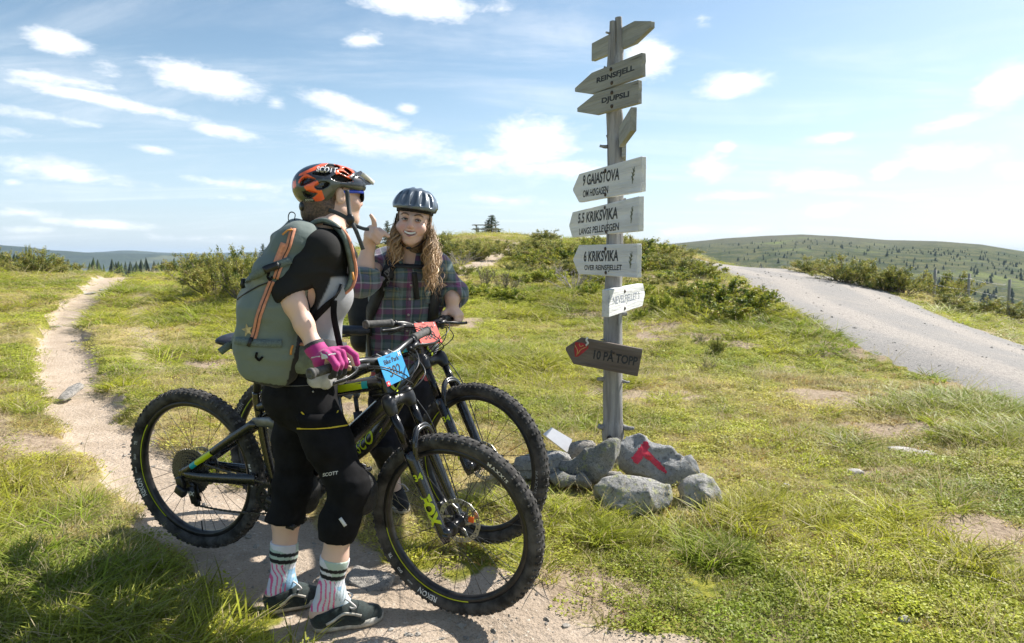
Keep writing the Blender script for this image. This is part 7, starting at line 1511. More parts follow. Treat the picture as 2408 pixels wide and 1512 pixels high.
def col1(L):
    n = len(L); c = np.tile([.020, .023, .030], (n, 1)); y, z = L[:, 1], L[:, 2]; x = np.abs(L[:, 0]); ol = (z < .035) | ((z < .055) & (y < -.02)); c[ol] = (.060, .066, .048)
    pp = side_px(L)
    # paint scheme traced on the right side of the shell and mirrored to the left
    for poly, cc in (([(105,470),(135,400),(240,290),(290,295),(480,405),(370,385),(300,375),(230,380),(165,440),(155,490)], 'o'), ([(215,545),(370,470),(495,425),(525,485),(430,545),(425,575),(500,620),(580,620),(640,785),(490,890),(400,775),(490,700),(500,680),(350,655),(280,625)], 'o'), ([(120,330),(140,290),(400,165),(640,60),(760,60),(640,130),(480,205),(290,280),(180,325)], 'o'), ([(855,230),(940,190),(1010,180),(1100,230),(1190,300),(1110,345),(1200,440),(1100,395),(930,300),(865,320)], 'o'), ([(770,60),(900,60),(1060,110),(1170,190),(1240,270),(1130,270),(1000,195),(860,135)], 'o'), ([(10,480),(55,410),(75,540),(30,590)], 'o'), ([(560,455),(600,380),(640,390),(700,470),(750,500)], 'b'), ([(585,640),(760,530),(805,620),(650,780)], 'g')):
        ins = poly_sd(pp, np.array([(688 + .1183 * u_, 371.5 + .1183 * v_) for u_, v_ in poly])) < 0; c[ins] = dict(o=(.92, .13, .03), b=(.055, .075, .085), g=(.085, .095, .075))[cc]
    c[(vent_depth(pp) < -.6) & (x > .012)] = (.008, .008, .009)
    return c
HELM = vmat("gloss_helmet_paint", .25, coat=.6, var=.04)
hm1, hbt1, HV1 = helmet_obj('bike_helmet', 'orange and black bike helmet with a pointed visor worn by the rider with the green backpack', C1 + U1 * -.004, M1, out1, cutside1, [], HELM, col1, rec=recess1)
hm1['label'] = 'orange and black bike helmet with a pointed visor'
S = SDF(C1 - .2, C1 + .2, .0045); S.ell(pl_(0, -.018, .038), (.0850, .112, .076), M1); S.ell(pl_(0, -.014, .028), (.083, .105, .090), M1, .003, 'sub'); S.cut(pl_(0, -.05, .0), M1 @ np.array([0, -.25, -1.0])); V, Q_ = S.mesh(); obj('foam_liner', V, Q_, mat("black_foam", (.010, .010, .011), .9), hm1)
vz = []
for a, b_ in [((-.085, .075, .060), 0)]: pass
vq = [(-.092, .030, .036), (-.084, .045, .076), (0, .100, .092), (.084, .045, .076), (.092, .030, .036), (-.034, .158, .048), (0, .174, .053), (.034, .158, .048), (0, .085, .045), (-.058, .090, .094), (.058, .090, .094), (-.072, .115, .040), (.072, .115, .040)]
Vv = [pl_(*q) for q in vq]; Fv = [[0, 1, 5, 11], [4, 12, 7, 3], [1, 9, 5], [9, 2, 6, 5], [2, 10, 7, 6], [10, 3, 7], [0, 11, 5, 8], [8, 5, 6], [8, 6, 7], [8, 7, 12, 4]]
obj('visor', Vv, Fv, mat("black_visor_plastic", (.018, .019, .022), .3, coat=.4), hm1, False); obj('visor_flash', *ribbon(np.array([pl_(.080, .080, .080), pl_(.062, .118, .066), pl_(.040, .150, .055), pl_(.008, .174, .0545)]), M1 @ np.array([.8, 0, 1.0]), .016, .003), mat("white_visor_trim", (.78, .78, .78), .35), hm1)
obj('lettering', *text_on(hbt1, 'SCOTT', (768, 400), 15, R_(4), .0025, .03, .15), WHP, hm1, False); obj('lettering', *text_on(hbt1, 'SCOTT', (728, 470), 6, R_(0), .0025, .02), WHP, hm1, False)
hair_bt = bvh(*[np.r_[a] for a in (V, Q_)]) if False else None
rdial = obj('fit_dial', *lathe([(.016, -.012), (.018, 0), (.016, .012)], pl_(0, -.122, -.045), F1, 14), BUCK, hm1)
def strap(parent, pts, w_, side, nm='strap', m_=STRAPG, th=.0022): return obj(nm, *ribbon(spline(np.array(pts), 6), side, w_, th), m_, parent)
bk = pt(823, 516, 2.535)
strap(hm1, [pt(816, 447, 2.575), pt(819, 475, 2.565), bk + (0, 0, .012)], .016, np.array([1, .1, 0.0])); strap(hm1, [pt(738, 474, 2.62), pt(765, 490, 2.572), pt(795, 502, 2.548), bk + (-.01, 0, .004)], .015, np.array([.3, 0, 1.0])); strap(hm1, [bk, pt(824, 530, 2.58), pt(818, 537, 2.66)], .014, np.array([1, 0, .3]))
obj('buckle', *ball(bk, (.017, .010, .022), 12), BUCK, hm1); obj('strap_tail', *ribbon(spline(np.array([bk + (.005, 0, -.012), pt(842, 533, 2.53), pt(856, 538, 2.52), pt(868, 539, 2.51)]), 6), (0, .3, 1), .013, .002), STRAPG, hm1); obj('strap_tail', *ribbon(spline(np.array([bk + (.008, 0, -.014), pt(836, 540, 2.52), pt(845, 562, 2.515), pt(854, 587, 2.515)]), 6), (1, 0, .2), .015, .002), STRAPG, hm1)
# sunglasses
SG = thing('sunglasses', 'blue framed sunglasses on the rider with the orange helmet', 'sunglasses', tuple(pl_(0, .10, .004))); FRB = mat("blue_glasses_frame", (.03, .07, .55), .35, coat=.3); LNS = mat("teal_mirror_lens", (.04, .22, .22), .08, .6, var=.2)
for s in (-1, 1):
    c = pl_(s * .034, .102, .002); MM = M1 @ np.array(Matrix.Rotation(s * R_(-14), 3, 'Z')); o_, i_ = .031, .026; a = np.linspace(0, 2 * math.pi, 28, endpoint=False); ex = lambda r_: np.stack([np.sign(np.cos(a)) * np.abs(np.cos(a)) ** .7 * r_, 0 * a, np.sign(np.sin(a)) * np.abs(np.sin(a)) ** .75 * r_ * .82], 1) @ MM.T + c
    obj('lens', np.vstack([ex(.0285), c[None] + F1 * .003]), [[i, (i + 1) % 28, 28] for i in range(28)], LNS, SG); obj('frame_rim', *tube(ex(.029), .0028, 6, closed=True), BUCK, SG)
    obj('temple', *ribbon(spline(np.array([pl_(s * .064, .092, .012), pl_(s * .074, .06, .012), pl_(s * .079, .02, .010), pl_(s * .080, -.01, .004)]), 5), (0, 0, 1), .012, .004), FRB, SG)
obj('bridge', *tube([pl_(-.008, .110, .006), pl_(.008, .110, .006)], .003, 6), BUCK, SG)
# --- green backpack
BPm = vmat("pack_fabric", .8, bump=.75, bscale=26, var=.14, vscale=9, sheen=.1)
pb, ptp = pt(626, 850, 2.52), pt(697, 545, 2.53); AX = unit(ptp - pb); BF = unit(-TF - AX * (-TF @ AX)); BR = np.cross(BF, AX); BR = BR if BR @ TR > 0 else -BR; MP = np.stack([BR, BF, AX], 1); PL = np.linalg.norm(ptp - pb); bp = lambda a, b_, c: pb + MP @ np.array([a, b_, c * PL])
S = SDF((-1.45, 2.1, .75), (-.65, 3.0, 1.62), .0062)
S.box(bp(0, -.005, .05), (.145, .105, .085), MP, .06, .03); S.box(bp(0, .015, .28), (.150, .115, .12), MP, .07, .05); S.box(bp(0, .012, .55), (.142, .105, .12), MP, .07, .05); S.box(bp(0, -.005, .80), (.122, .085, .11), MP, .06, .05); S.box(bp(0, -.02, .97), (.100, .058, .06), MP, .045, .04)
S.warp(lambda P: .009 * vnoise(P * (8, 8, 14), 3) + .008 * (np.abs(vnoise(P * (11, 11, 20), 5)) - .4) + .002 * vnoise(P * (30, 30, 60), 6))
V, Q_ = S.mesh(); V = relax(V, Q_, 1); l = (V - pb) @ MP; zc = l[:, 2] / PL; c = np.tile([.150, .185, .160], (len(V), 1)); lt = (zc < .62) & (zc > .30 + .25 * sstep(-.1, .15, l[:, 0])) ; c[lt] = (.190, .210, .170); tp_ = zc > .62; c[tp_] = (.125, .160, .150); bk_ = (l[:, 1] < -.075); c[bk_] = (.012, .012, .013); bt_ = zc < -.10; c[bt_] = (.014, .015, .015)
BP = obj('backpack', V - pb, Q_, BPm, None, world=False, attrs=dict(col=c)); BP.location = pb; ORG[BP] = np.array(pb); tag(BP, 'grey green backpack with orange zips and gold stars on the rider\'s back', 'backpack'); pbt = bvh(V, Q_)
OZ = mat("orange_zip_tape", (.62, .26, .155), .75, var=.12, vscale=60); PG = mat("grey_green_webbing", (.12, .155, .145), .8, var=.15, vscale=200); GOLD = mat("gold_print", (.50, .40, .20), .5, .2, var=.25, vscale=60); CORD = mat("orange_cord", (.70, .30, .06), .7)
obj('zip', *band_on(pbt, [(690, 538), (678, 580), (660, 620), (648, 655)], .020, .004), OZ, BP); obj('zip', *band_on(pbt, [(640, 660), (624, 700), (608, 745), (598, 790), (594, 803)], .021, .004), OZ, BP); obj('zip', *band_on(pbt, [(668, 572), (657, 600), (650, 618)], .020, .004, 10), OZ, BP)
BZ = mat("black_zip_teeth", (.015, .013, .013), .5); obj('zip_teeth', *band_on(pbt, [(690, 538), (678, 580), (660, 620), (648, 655)], .003, .0065), BZ, BP); obj('zip_teeth', *band_on(pbt, [(640, 660), (624, 700), (608, 745), (598, 790), (594, 803)], .003, .0065), BZ, BP)
obj('compression_strap', *band_on(pbt, [(572, 662), (600, 648), (625, 632), (655, 622), (684, 612)], .026, .006), PG, BP); obj('compression_strap', *band_on(pbt, [(548, 800), (590, 806), (630, 808), (664, 808)], .026, .006), PG, BP); obj('strap_buckle', *band_on(pbt, [(622, 636), (640, 629), (656, 623)], .026, .009, 8, .007), BUCK, BP); obj('strap_buckle', *band_on(pbt, [(586, 804), (592, 806)], .034, .011, 4, .008), BUCK, BP); obj('seam', *band_on(pbt, [(556, 705), (580, 690), (610, 672), (636, 662)], .004, .003), BZ, BP)
S5 = lambda cx, cy_, R0, rot: [(cx + R0 * (1 if i % 2 == 0 else .42) * math.sin(rot + i * math.pi / 5) * .8, cy_ - R0 * (1 if i % 2 == 0 else .42) * math.cos(rot + i * math.pi / 5)) for i in range(10)]
obj('star_print', *patch_on(pbt, S5(583, 776, 17, -.2), .0035), GOLD, BP, False); obj('star_print', *patch_on(pbt, S5(611, 598, 11, .1), .0035), GOLD, BP, False)
q = [pt(681, 527, 2.50), pt(678, 512, 2.50), pt(681, 501, 2.50), pt(688, 499, 2.505), pt(694, 504, 2.51), pt(693, 515, 2.515), pt(692, 529, 2.52)]; obj('haul_loop', *ribbon(spline(np.array(q), 5), (.3, -1, 0), .018, .003), BLKC, BP)
obj('zip_pull', *tube(spline(np.array([pt(688, 540, 2.41), pt(676, 542, 2.40), pt(664, 552, 2.395)]), 4), .0035, 6), CORD, BP); obj('strap_tail', *ribbon(spline(np.array([pt(552, 806, 2.46), pt(535, 815, 2.44), pt(517, 828, 2.43)]), 4), (0, 0, 1), .026, .003), PG, BP); obj('side_clip', *ribbon(np.array([pt(573, 655, 2.42), pt(570, 668, 2.42), pt(573, 678, 2.42)]), (0, -1, 0), .02, .008), BUCK, BP)
for lp in ([(634, 640), (630, 650), (636, 658), (641, 650)], [(605, 828), (602, 838), (610, 846), (618, 838)]): obj('gear_loop', *tube(np.array(drape(pbt, lp, .006, 10)[0]), .004, 6), BLKC, BP)
# shoulder strap over the black sleeve, hip belt
sh_o = [pt(718, 540, 2.535), pt(740, 524, 2.53), pt(765, 521, 2.53), pt(790, 535, 2.525), pt(808, 560, 2.51), pt(820, 600, 2.515), pt(826, 640, 2.535), pt(818, 672, 2.535), pt(800, 690, 2.53)]
obj('shoulder_strap', *ribbon(spline(np.array(sh_o), 7), np.array([.35, -.9, .1]), .056, .014), vmat("pack_strap", .8, bump=.3, bscale=400) if False else mat("padded_strap_fabric", (.14, .175, .155), .8, var=.25, vscale=40, bump=.3, bscale=300), BP)
obj('strap_edge', *tube(spline(np.array([p + (.022, -.018, .0) for p in sh_o[3:]]), 6), .006, 6), OZ, BP)
obj('strap_webbing', *ribbon(spline(np.array([pt(802, 680, 2.50), pt(785, 702, 2.455), pt(755, 732, 2.45), pt(725, 762, 2.455), pt(690, 800, 2.47)]), 6), (.5, -.2, .8), .026, .003), BLKC, BP); obj('ladder_buckle', *ribbon(np.array([pt(802, 668, 2.495), pt(794, 684, 2.49), pt(786, 697, 2.49)]), (.6, -.6, .3), .034, .008), BUCK, BP)
obj('strap_tail', *ribbon(spline(np.array([pt(786, 706, 2.45), pt(785, 740, 2.445), pt(792, 780, 2.44), pt(801, 820, 2.43), pt(806, 845, 2.43)]), 6), (1, -.2, 0), .023, .003), BLKC, BP)
S = SDF((-1.3, 2.15, .85), (-.4, 3.0, 1.15), .006); S.chain([(pt(672, 850, 2.50), .045), (pt(710, 842, 2.455), .050), (pt(750, 840, 2.445), .042)], .03, flat=(TR, .55)); V, Q_ = S.mesh(); hbp = obj('hip_belt_pocket', V, Q_, mat("pack_green_fabric", (.155, .19, .165), .8, var=.15, vscale=30, bump=.3, bscale=400), BP); hb = bvh(V, Q_); obj('zip', *band_on(hb, [(690, 808), (705, 810), (725, 812)], .012, .003, 8), OZ, BP); obj('zip_pull', *tube(spline(np.array([pt(689, 812, 2.395), pt(685, 822, 2.39), pt(684, 834, 2.39)]), 3), .004, 6), CORD, BP)
obj('hip_belt', *ribbon(spline(np.array([pt(745, 822, 2.44), pt(770, 826, 2.445), pt(795, 830, 2.48), pt(812, 832, 2.54)]), 5), (0, 0, 1), .085, .010), mat("dark_grey_belt", (.05, .052, .055), .8, var=.15), BP); obj('zip_pull', *tube([pt(829, 640, 2.46), pt(832, 658, 2.455)], .004, 6), CORD, BP)
obj('strap_clip', *ribbon(np.array([pt(760, 527, 2.505), pt(780, 531, 2.49), pt(803, 538, 2.49)]), (0, 0, 1), .006, .004), BLKC, BP)
# =============================== pointing rider
F2 = unit((.03, -1.0, .02)); U2 = unit((.13, .02, 1.0)); U2 = unit(U2 - F2 * (U2 @ F2)); R2 = np.cross(F2, U2); M2 = np.stack([R2, F2, U2], 1); C2 = pt(970, 520, 3.30); C2 = C2 - F2 * .05
p2 = lambda x, y, z: C2 + M2 @ np.array([x, y, z])
P2 = thing('person', 'smiling person in plaid shirt with long wavy hair pointing a finger', 'person', (-.5, 3.66, float(terrain(-.5, 3.66)[0])))
TF2 = unit((.12, -1, 0)); TR2 = np.cross(TF2, [0, 0, 1.0])
K = {k: pt(*v) for k, v in dict(pel=(945, 880, 3.66), wai=(946, 800, 3.60), che=(958, 690, 3.50), nek=(966, 598, 3.42), sr=(905, 622, 3.46), er=(852, 660, 3.26), wr=(868, 575, 3.26), sl=(1027, 628, 3.50), el=(1066, 692, 3.52), wl=(1082, 722, 3.38),
                                 hr=(915, 905, 3.66), kr=(905, 1040, 3.56), ar=(930, 1168, 3.60), hl=(978, 905, 3.70), kl=(990, 1035, 3.74), al=(1016, 1130, 3.86)).items()}
G2c, g2d = grip_frame(BK2, 1, .86, .5)
n2 = unit(K['wl'] - G2c - g2d * ((K['wl'] - G2c) @ g2d)); n2 = unit(n2 + np.array([0, 0, .8])); n2 = unit(n2 - g2d * (n2 @ g2d)); fw2 = np.cross(g2d, n2); fw2 = fw2 if fw2[0] > 0 else -fw2
W2 = G2c + n2 * .085 - fw2 * .045 + g2d * .0; K['wl'] = W2; K['el'] = W2 + (K['el'] - W2) * 1.0
zp = lambda a, b_, dy=0.0: pt(811.8 + .09101 * a, 481.6 + .09101 * b_, 3.22 + dy)
S = SDF((-1.0, 2.95, 0.0), (.05, 4.05, 1.80), .0050)
head_prims(S, C2, M2, True, True); S.chain([(p2(0, -.03, -.06), .054), (K['nek'] + (0, 0, .02), .055), (K['nek'] - (0, 0, .04), .07)], .03)
S.chain([(K['pel'], .150), (K['wai'], .130), (K['che'], .150), (K['che'] + (K['nek'] - K['che']) * .7, .11)], .05, flat=(TF2, .70)); S.cone(K['sr'], K['sl'], .055, .055, .04)
for s in 'rl':
    S.chain([(K['s' + s], .052), (K['e' + s], .042)], .03); S.chain([(K['e' + s], .042), (K['e' + s] * .6 + K['w' + s] * .4, .043), (K['w' + s], .028)], .02)
    S.chain([(K['h' + s], .085), (K['k' + s], .057)], .04); k_, a_ = K['k' + s], K['a' + s]; S.chain([(k_, .055), (k_ * .7 + a_ * .3 - TF2 * .02, .055), (a_, .036)], .03); S.cone(a_, a_ + (0, 0, -.05) + TF2 * .03, .036, .036, .02)
grip_hand(S, G2c, g2d, n2, fw2, W2, index_out=False)
S.cone(K['wr'], zp(660, 800, .01), .027, .030, .02); S.ell(zp(680, 740, .02), (.030, .030, .040), None, .02)
S.chain([(zp(735, 610, .0), .0120), (zp(752, 520, -.012), .0115), (zp(738, 400, -.02), .0105), (zp(668, 275, -.028), .0092)], .006)
for ch in ([(640, 640, .01), (780, 645, -.030), (925, 800, -.022), (890, 860, .0)], [(610, 735, .01), (740, 745, -.034), (885, 890, -.024), (850, 930, .0)], [(570, 810, .01), (700, 845, -.030), (845, 970, -.02), (810, 990, .0)]): S.chain([(zp(*q), r_) for q, r_ in zip(ch, (.0120, .0115, .0105, .0095))], .005)
S.chain([(zp(760, 760, .02), .014), (zp(880, 660, .0), .0125), (zp(980, 720, -.01), .0115), (zp(1105, 800, -.012), .0105)], .008)
V, Q_ = S.mesh(); V = relax(V, Q_, 1); obj('body', V, Q_, SKIN, P2, attrs=dict(col=skin_col(V, C2, M2, True)))
# face: eyes, brows, teeth
EYE = mat("eye_white", (.62, .60, .58), .2, var=.05); IRIS = mat("grey_blue_iris", (.10, .13, .15), .15); PUP = mat("pupil", (.005, .005, .006), .1); TEETH = mat("teeth", (.80, .77, .72), .25, var=.05); BROW = mat("brown_brow", (.16, .095, .06), .8); LID = mat("dark_lashes", (.05, .03, .025), .7)
look = unit(np.array([-.22, 1, .05]))
for s in (-1, 1):
    e = p2(s * .031, .0905, .0035); ey = obj('eye', *ball(e, .0118, 16), EYE, P2); bl_, bf_ = ball(e, .0129, 26, M2); lz = ((bl_ - e) @ M2)[:, 2]; ly = ((bl_ - e) @ M2)[:, 1]; ke = [f for f in bf_ if (min(lz[q] for q in f) > .0026 or max(lz[q] for q in f) < -.0040) and min(ly[q] for q in f) > -.003]; obj('eyelid', bl_, ke, SKIN, P2, attrs=dict(col=np.tile([.60, .37, .29], (len(bl_), 1)))); dl = M2 @ look; obj('iris', *lathe([(.0056, .0100), (.0052, .0114), (.0001, .0120)], e, dl, 16, False), IRIS, ey); obj('pupil', *lathe([(.0024, .0119), (.0001, .0123)], e, dl, 10, False), PUP, ey)
    up_ = [(s * .0185, .0985, .0045), (s * .025, .1028, .0072), (s * .032, .1042, .0076), (s * .039, .1015, .0062), (s * .046, .0955, .0030)]; obj('upper_lid', *tube(spline(np.array([p2(*q) for q in up_]), 5), .0021, 6), LID, P2); lo_ = [(s * .018, .099, .0), (s * .031, .1035, -.0045), (s * .045, .097, .0)]; obj('lower_lid', *tube(spline(np.array([p2(*q) for q in lo_]), 5), .0015, 5), mat("lower_lid_skin", (.38, .20, .16), .6), P2)
    bw = [(s * .013, .1075, .0235), (s * .026, .1085, .0290), (s * .040, .1020, .0300), (s * .053, .0890, .0220)]; obj('eyebrow', *tube(spline(np.array([p2(*q) for q in bw]), 5), np.interp(np.linspace(0, 1, 16), [0, .4, 1], [.0036, .0040, .0018]), 6, flat=(.6, 1)), BROW, P2)
for i in range(9):
    x = -.0232 + .0058 * i; obj('tooth', *box(p2(x, .103 - 9.5 * x * x, -.0612 + 12.0 * x * x), (.0029, .003, .0053 - .0007 * abs(i - 3.5) * .5), M2 @ np.array(Matrix.Rotation(-x * 14, 3, 'Z')), .0004), TEETH, P2)
# long wavy hair: many tapered locks from under the helmet
HB = vmat("wavy_hair", .42, var=.25, vscale=160, spec=.5, bump=.2, bscale=300); r = np.random.default_rng(11); lk = []; lc = []
def lock(P, w0, col):
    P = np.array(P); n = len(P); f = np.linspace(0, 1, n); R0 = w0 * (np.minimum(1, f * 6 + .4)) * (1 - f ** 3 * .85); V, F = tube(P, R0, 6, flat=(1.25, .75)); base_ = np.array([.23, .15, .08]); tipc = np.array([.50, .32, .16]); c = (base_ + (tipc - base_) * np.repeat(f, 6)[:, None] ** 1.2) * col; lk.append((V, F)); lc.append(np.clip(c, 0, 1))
for i in range(220):
    s = 1 if i % 2 else -1; a = r.uniform(0, 1); x0 = s * r.uniform(.058, .090); y0 = r.uniform(-.09, .035) if s > 0 else r.uniform(-.09, .02); top_ = np.array([x0, y0, -.02 + r.normal(0, .012)]); ln = r.uniform(.16, .30) if s < 0 else r.uniform(.10, .20)
    ph = r.uniform(0, 6.28); amp = r.uniform(.009, .021); fr = r.uniform(48, 66); P = []; drift = np.array([s * r.uniform(-.012, .026), .04 + r.uniform(-.02, .045), 0]) * 1.0
    for t_ in np.linspace(0, 1, 34):
        w_ = amp * min(1, t_ * 3); q = top_ + drift * t_ ** .8 + np.array([w_ * math.sin(ph + fr * t_ * ln), w_ * math.cos(ph + fr * t_ * ln) * .8 + .015 * t_, -ln * t_]); wq = C2 + R2 * q[0] + F2 * q[1] + np.array([0, 0, q[2]]); P.append(wq + (0, 0, 0))
    lock(P, r.uniform(.0018, .0052) if i % 3 else r.uniform(.005, .0085), r.uniform(.65, 1.35))
for i in range(320):   # loose thin strands
    s = 1 if i % 2 else -1; top_ = np.array([s * r.uniform(.060, .098), r.uniform(-.09, .04), -.02 + r.normal(0, .015)]); ln = r.uniform(.15, .33) if s < 0 else r.uniform(.08, .21); ph = r.uniform(0, 6.28); amp = r.uniform(.008, .026); fr = r.uniform(36, 70); P = []; dr = np.array([s * r.uniform(-.012, .038), r.uniform(.0, .09), 0])
    for t_ in np.linspace(0, 1, 22): w_ = amp * min(1, t_ * 3); q = top_ + dr * t_ ** .9 + np.array([w_ * math.sin(ph + fr * t_ * ln), w_ * math.cos(ph + fr * t_ * ln), -ln * t_]); P.append(C2 + R2 * q[0] + F2 * q[1] + np.array([0, 0, q[2]]))
    lock(P, r.uniform(.0008, .0018), r.uniform(.8, 1.5))
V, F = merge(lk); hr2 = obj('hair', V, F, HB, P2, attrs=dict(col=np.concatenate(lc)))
S = SDF(C2 - .2, C2 + .2, .006); S.ell(p2(0, -.02, .02), (.086, .098, .09), M2); S.cone(p2(0, -.06, -.03), p2(0, -.075, -.13), .075, .07, .03); S.cut(p2(0, .015, 0), F2); V, Q_ = S.mesh(); obj('hair_back', V, Q_, mat("hair_back_brown", (.17, .105, .058), .5, var=.4, vscale=120), P2)
# plaid flannel shirt over a red tee
def plaid():
    m, t, b, out = new_mat("plaid_flannel"); co = t.coord(); nz = t.new('ShaderNodeTexNoise', {'Vector': co}); nz.inputs['Scale'].default_value = 5
    cw = t.vm('ADD', co, t.vm('SCALE', t.vm('SUBTRACT', nz.outputs['Color'], (.5, .5, .5)))); cw.node.inputs[0]; 
    for l in list(t.l):
        pass
    sc_ = [n for n in t.n if n.type == 'VECT_MATH' and n.operation == 'SCALE'][0]; sc_.inputs[3].default_value = .035
    sx = t.new('ShaderNodeSeparateXYZ', {0: cw})
    def bands(v, f, cols):
        x = t.math('FRACT', t.math('MULTIPLY', v, f)); c = cols[0]
        for lo, hi, cc in cols[1:]: m1 = t.math('MULTIPLY', t.math('GREATER_THAN', x, lo), t.math('LESS_THAN', x, hi)); c = t.mix(m1, c, cc)
        return c
    C_ = [(.045, .090, .092), (.08, .26, (.20, .05, .16)), (.27, .32, (.34, .34, .38)), (.40, .58, (.085, .095, .15)), (.62, .68, (.22, .20, .10)), (.74, .96, (.15, .215, .225))]
    a = bands(t.math('ADD', sx.outputs[0], t.math('MULTIPLY', sx.outputs[1], .35)), 7.2, C_); b_ = bands(t.math('ADD', sx.outputs[2], .03), 7.4, C_)
    tw = t.math('GREATER_THAN', t.math('FRACT', t.math('MULTIPLY', t.math('ADD', sx.outputs[0], sx.outputs[2]), 260)), .5)
    c = t.mix(t.math('MULTIPLY_ADD', tw, .2, .4), a, b_); t.put(b.inputs['Base Color'], c); b.inputs['Roughness'].default_value = .9; b.inputs['Sheen Weight'].default_value = .35
    t.put(b.inputs['Normal'], t.bump(t.math('ADD', t.noise(co, 300, 3), t.math('MULTIPLY', t.noise(co, 18, 3), 2.0)), .35, .006)); return m
PLD = plaid()
S = SDF((-1.0, 2.95, .70), (.10, 4.0, 1.62), .0060)
S.chain([(K['pel'] + (0, 0, -.02), .198), (K['wai'], .182), (K['che'], .178), (K['che'] + (K['nek'] - K['che']) * .6, .135)], .05, flat=(TF2, .74)); S.cone(K['sr'], K['sl'], .068, .068, .05); S.cone(K['nek'] - (0, 0, .02), K['nek'] - (0, 0, .08), .075, .12, .03)
S.chain([(K['sr'], .076), (K['er'], .078), (K['er'] + (K['wr'] - K['er']) * .18, .070)], .04); S.chain([(K['sl'], .072), (K['el'], .068), (K['el'] + (K['wl'] - K['el']) * .55, .056)], .04)
S.warp(lambda P: .008 * vnoise(P * (13, 13, 5), 21) + .006 * (np.abs(vnoise(P * (9, 9, 15), 22)) - .45) + .002 * vnoise(P * 40, 23))
fr_, fl_ = unit(K['wr'] - K['er']), unit(K['wl'] - K['el'])
cut_local(S, K['er'] + fr_ * .035, fr_, .12); cut_local(S, K['el'] + (K['wl'] - K['el']) * .52, fl_, .11)
S.cut(K['pel'] + (0, 0, .045), (0.1, 0, -1)); neckcut = K['nek'] + (0, 0, -.015); S.cone(K['nek'] + TF2 * .10 + (0, 0, .02), K['che'] + TF2 * .14 + (0, 0, .08), .045, .012, .01, 'sub'); S.cone(K['nek'] + (0, 0, .02), K['nek'] + (0, 0, .15), .055, .08, .01, 'sub')
V, Q_ = S.mesh(); V = relax(V, Q_, 1); sh2 = obj('plaid_shirt', V, Q_, PLD, P2); b2 = bvh(V, Q_)
for c_, d_, r0 in ((K['er'] + fr_ * .040, fr_, .066), (K['el'] + (K['wl'] - K['el']) * .52, fl_, .055)): n_, m_ = frame_of(d_); a = np.linspace(0, 2 * math.pi, 24, endpoint=False); obj('rolled_cuff', *tube(np.array([c_ + r0 * (math.cos(x) * n_ + math.sin(x) * m_) + d_ * .004 * math.sin(3 * x) for x in a]), .016, 8, closed=True, flat=(1.0, 1.7)), PLD, sh2)
for (a, b_, c, d_) in ((922, 690, 34, 26), (1012, 700, 26, 26)): obj('pocket', *band_on(b2, [(a - c / 2, b_), (a + c / 2, b_)], d_ / 460, .006, 8, .006), PLD, sh2); obj('pocket_flap', *band_on(b2, [(a - c / 2 - 1, b_ - 12), (a + c / 2 + 1, b_ - 12)], .022, .012, 8, .005), PLD, sh2)
obj('button_placket', *band_on(b2, [(968, 640), (966, 700), (962, 760), (955, 830)], .03, .004, 20, .004), PLD, sh2)
BTN = mat("shirt_button", (.45, .42, .38), .3)
for y_ in (668, 702, 738, 775): P, N = drape(b2, [(966 - (y_ - 668) * .08, y_)], .010); obj('button', *lathe([(.006, -.001), (.006, .0015), (.002, .002)], P[0], N[0], 10), BTN, sh2)
for s in (-1, 1): q = [K['nek'] + TR2 * s * .070 + (0, .03, .035), K['nek'] + TR2 * s * .062 - (0, .045, .0), K['nek'] + TR2 * s * .045 + TF2 * .105 - (0, 0, .055)]; obj('collar', *ribbon(spline(np.array(q), 5), np.array([s * -.5 * TR2[0] * 1.0, 0, 1.0]) + TR2 * s * .7, .045, .005), PLD, sh2)
S = SDF(K['che'] - .25, K['nek'] + .15, .006); S.chain([(K['nek'] - (0, 0, .02), .068), (K['che'] + (0, 0, .06) + TF2 * .03, .120), (K['che'], .150)], .04, flat=(TF2, .8)); S.cut(K['nek'] + (0, 0, -.02), (0, -.5, 1.0)); V, Q_ = S.mesh(); TEE = mat("red_tee", (.46, .085, .10), .85, var=.15, vscale=20, sheen=.1); obj('tee', V, Q_, TEE, P2)
S = SDF(K['pel'] - .3, K['pel'] + .3, .007); S.cone(K['pel'] + (0, 0, .08), K['pel'] + (0, 0, -.045), .160, .168, .03, flat=(TF2, .75)); S.cut(K['pel'] - (0, 0, .035), (0, 0, -1)); S.cut(K['pel'] + (0, 0, .07), (0, 0, 1)); V, Q_ = S.mesh(); obj('tee_hem', V, Q_, TEE, P2)
V, Q_ = shorts(K, .0065, .165, .102, .078, ((.12, 'r'), (.12, 'l')), 31, TF2, TR2, (-1.0, 3.2, .2), (.1, 4.1, 1.05), -.05); obj('shorts', V, Q_, NAVYC, P2)
for s in 'rl':
    k_, a_ = K['k' + s], K['a' + s]; S = SDF(k_ - .2, k_ + .2, .006); S.chain([(k_ + (0, 0, .05), .072), (k_ + TF2 * .02 - (0, 0, .02), .076), (k_ + (a_ - k_) * .42, .060)], .02); S.warp(lambda P: .003 * vnoise(P * 40, 2)); S.cut(k_ + (a_ - k_) * .42, a_ - k_); V, Q_ = S.mesh(); obj('knee_pad', V, Q_, PADM, P2)
    S = SDF(a_ - .15, a_ + .15, .005); S.chain([(k_ + (a_ - k_) * .84, .042), (a_, .041), (a_ + TF2 * .03 - (0, 0, .04), .04)], .02); S.cut(k_ + (a_ - k_) * .86, k_ - a_); V, Q_ = S.mesh(); obj('sock', V, Q_, BLKC, P2)
shoe(P2, (922, 1178), (952, 1196), 3.70, 3.48, BLKS, K['ar'], False, 'black shoe nearer the camera'); shoe(P2, (1008, 1138), (1042, 1150), 3.95, 3.76, BLKS, K['al'], False, 'black shoe further back')
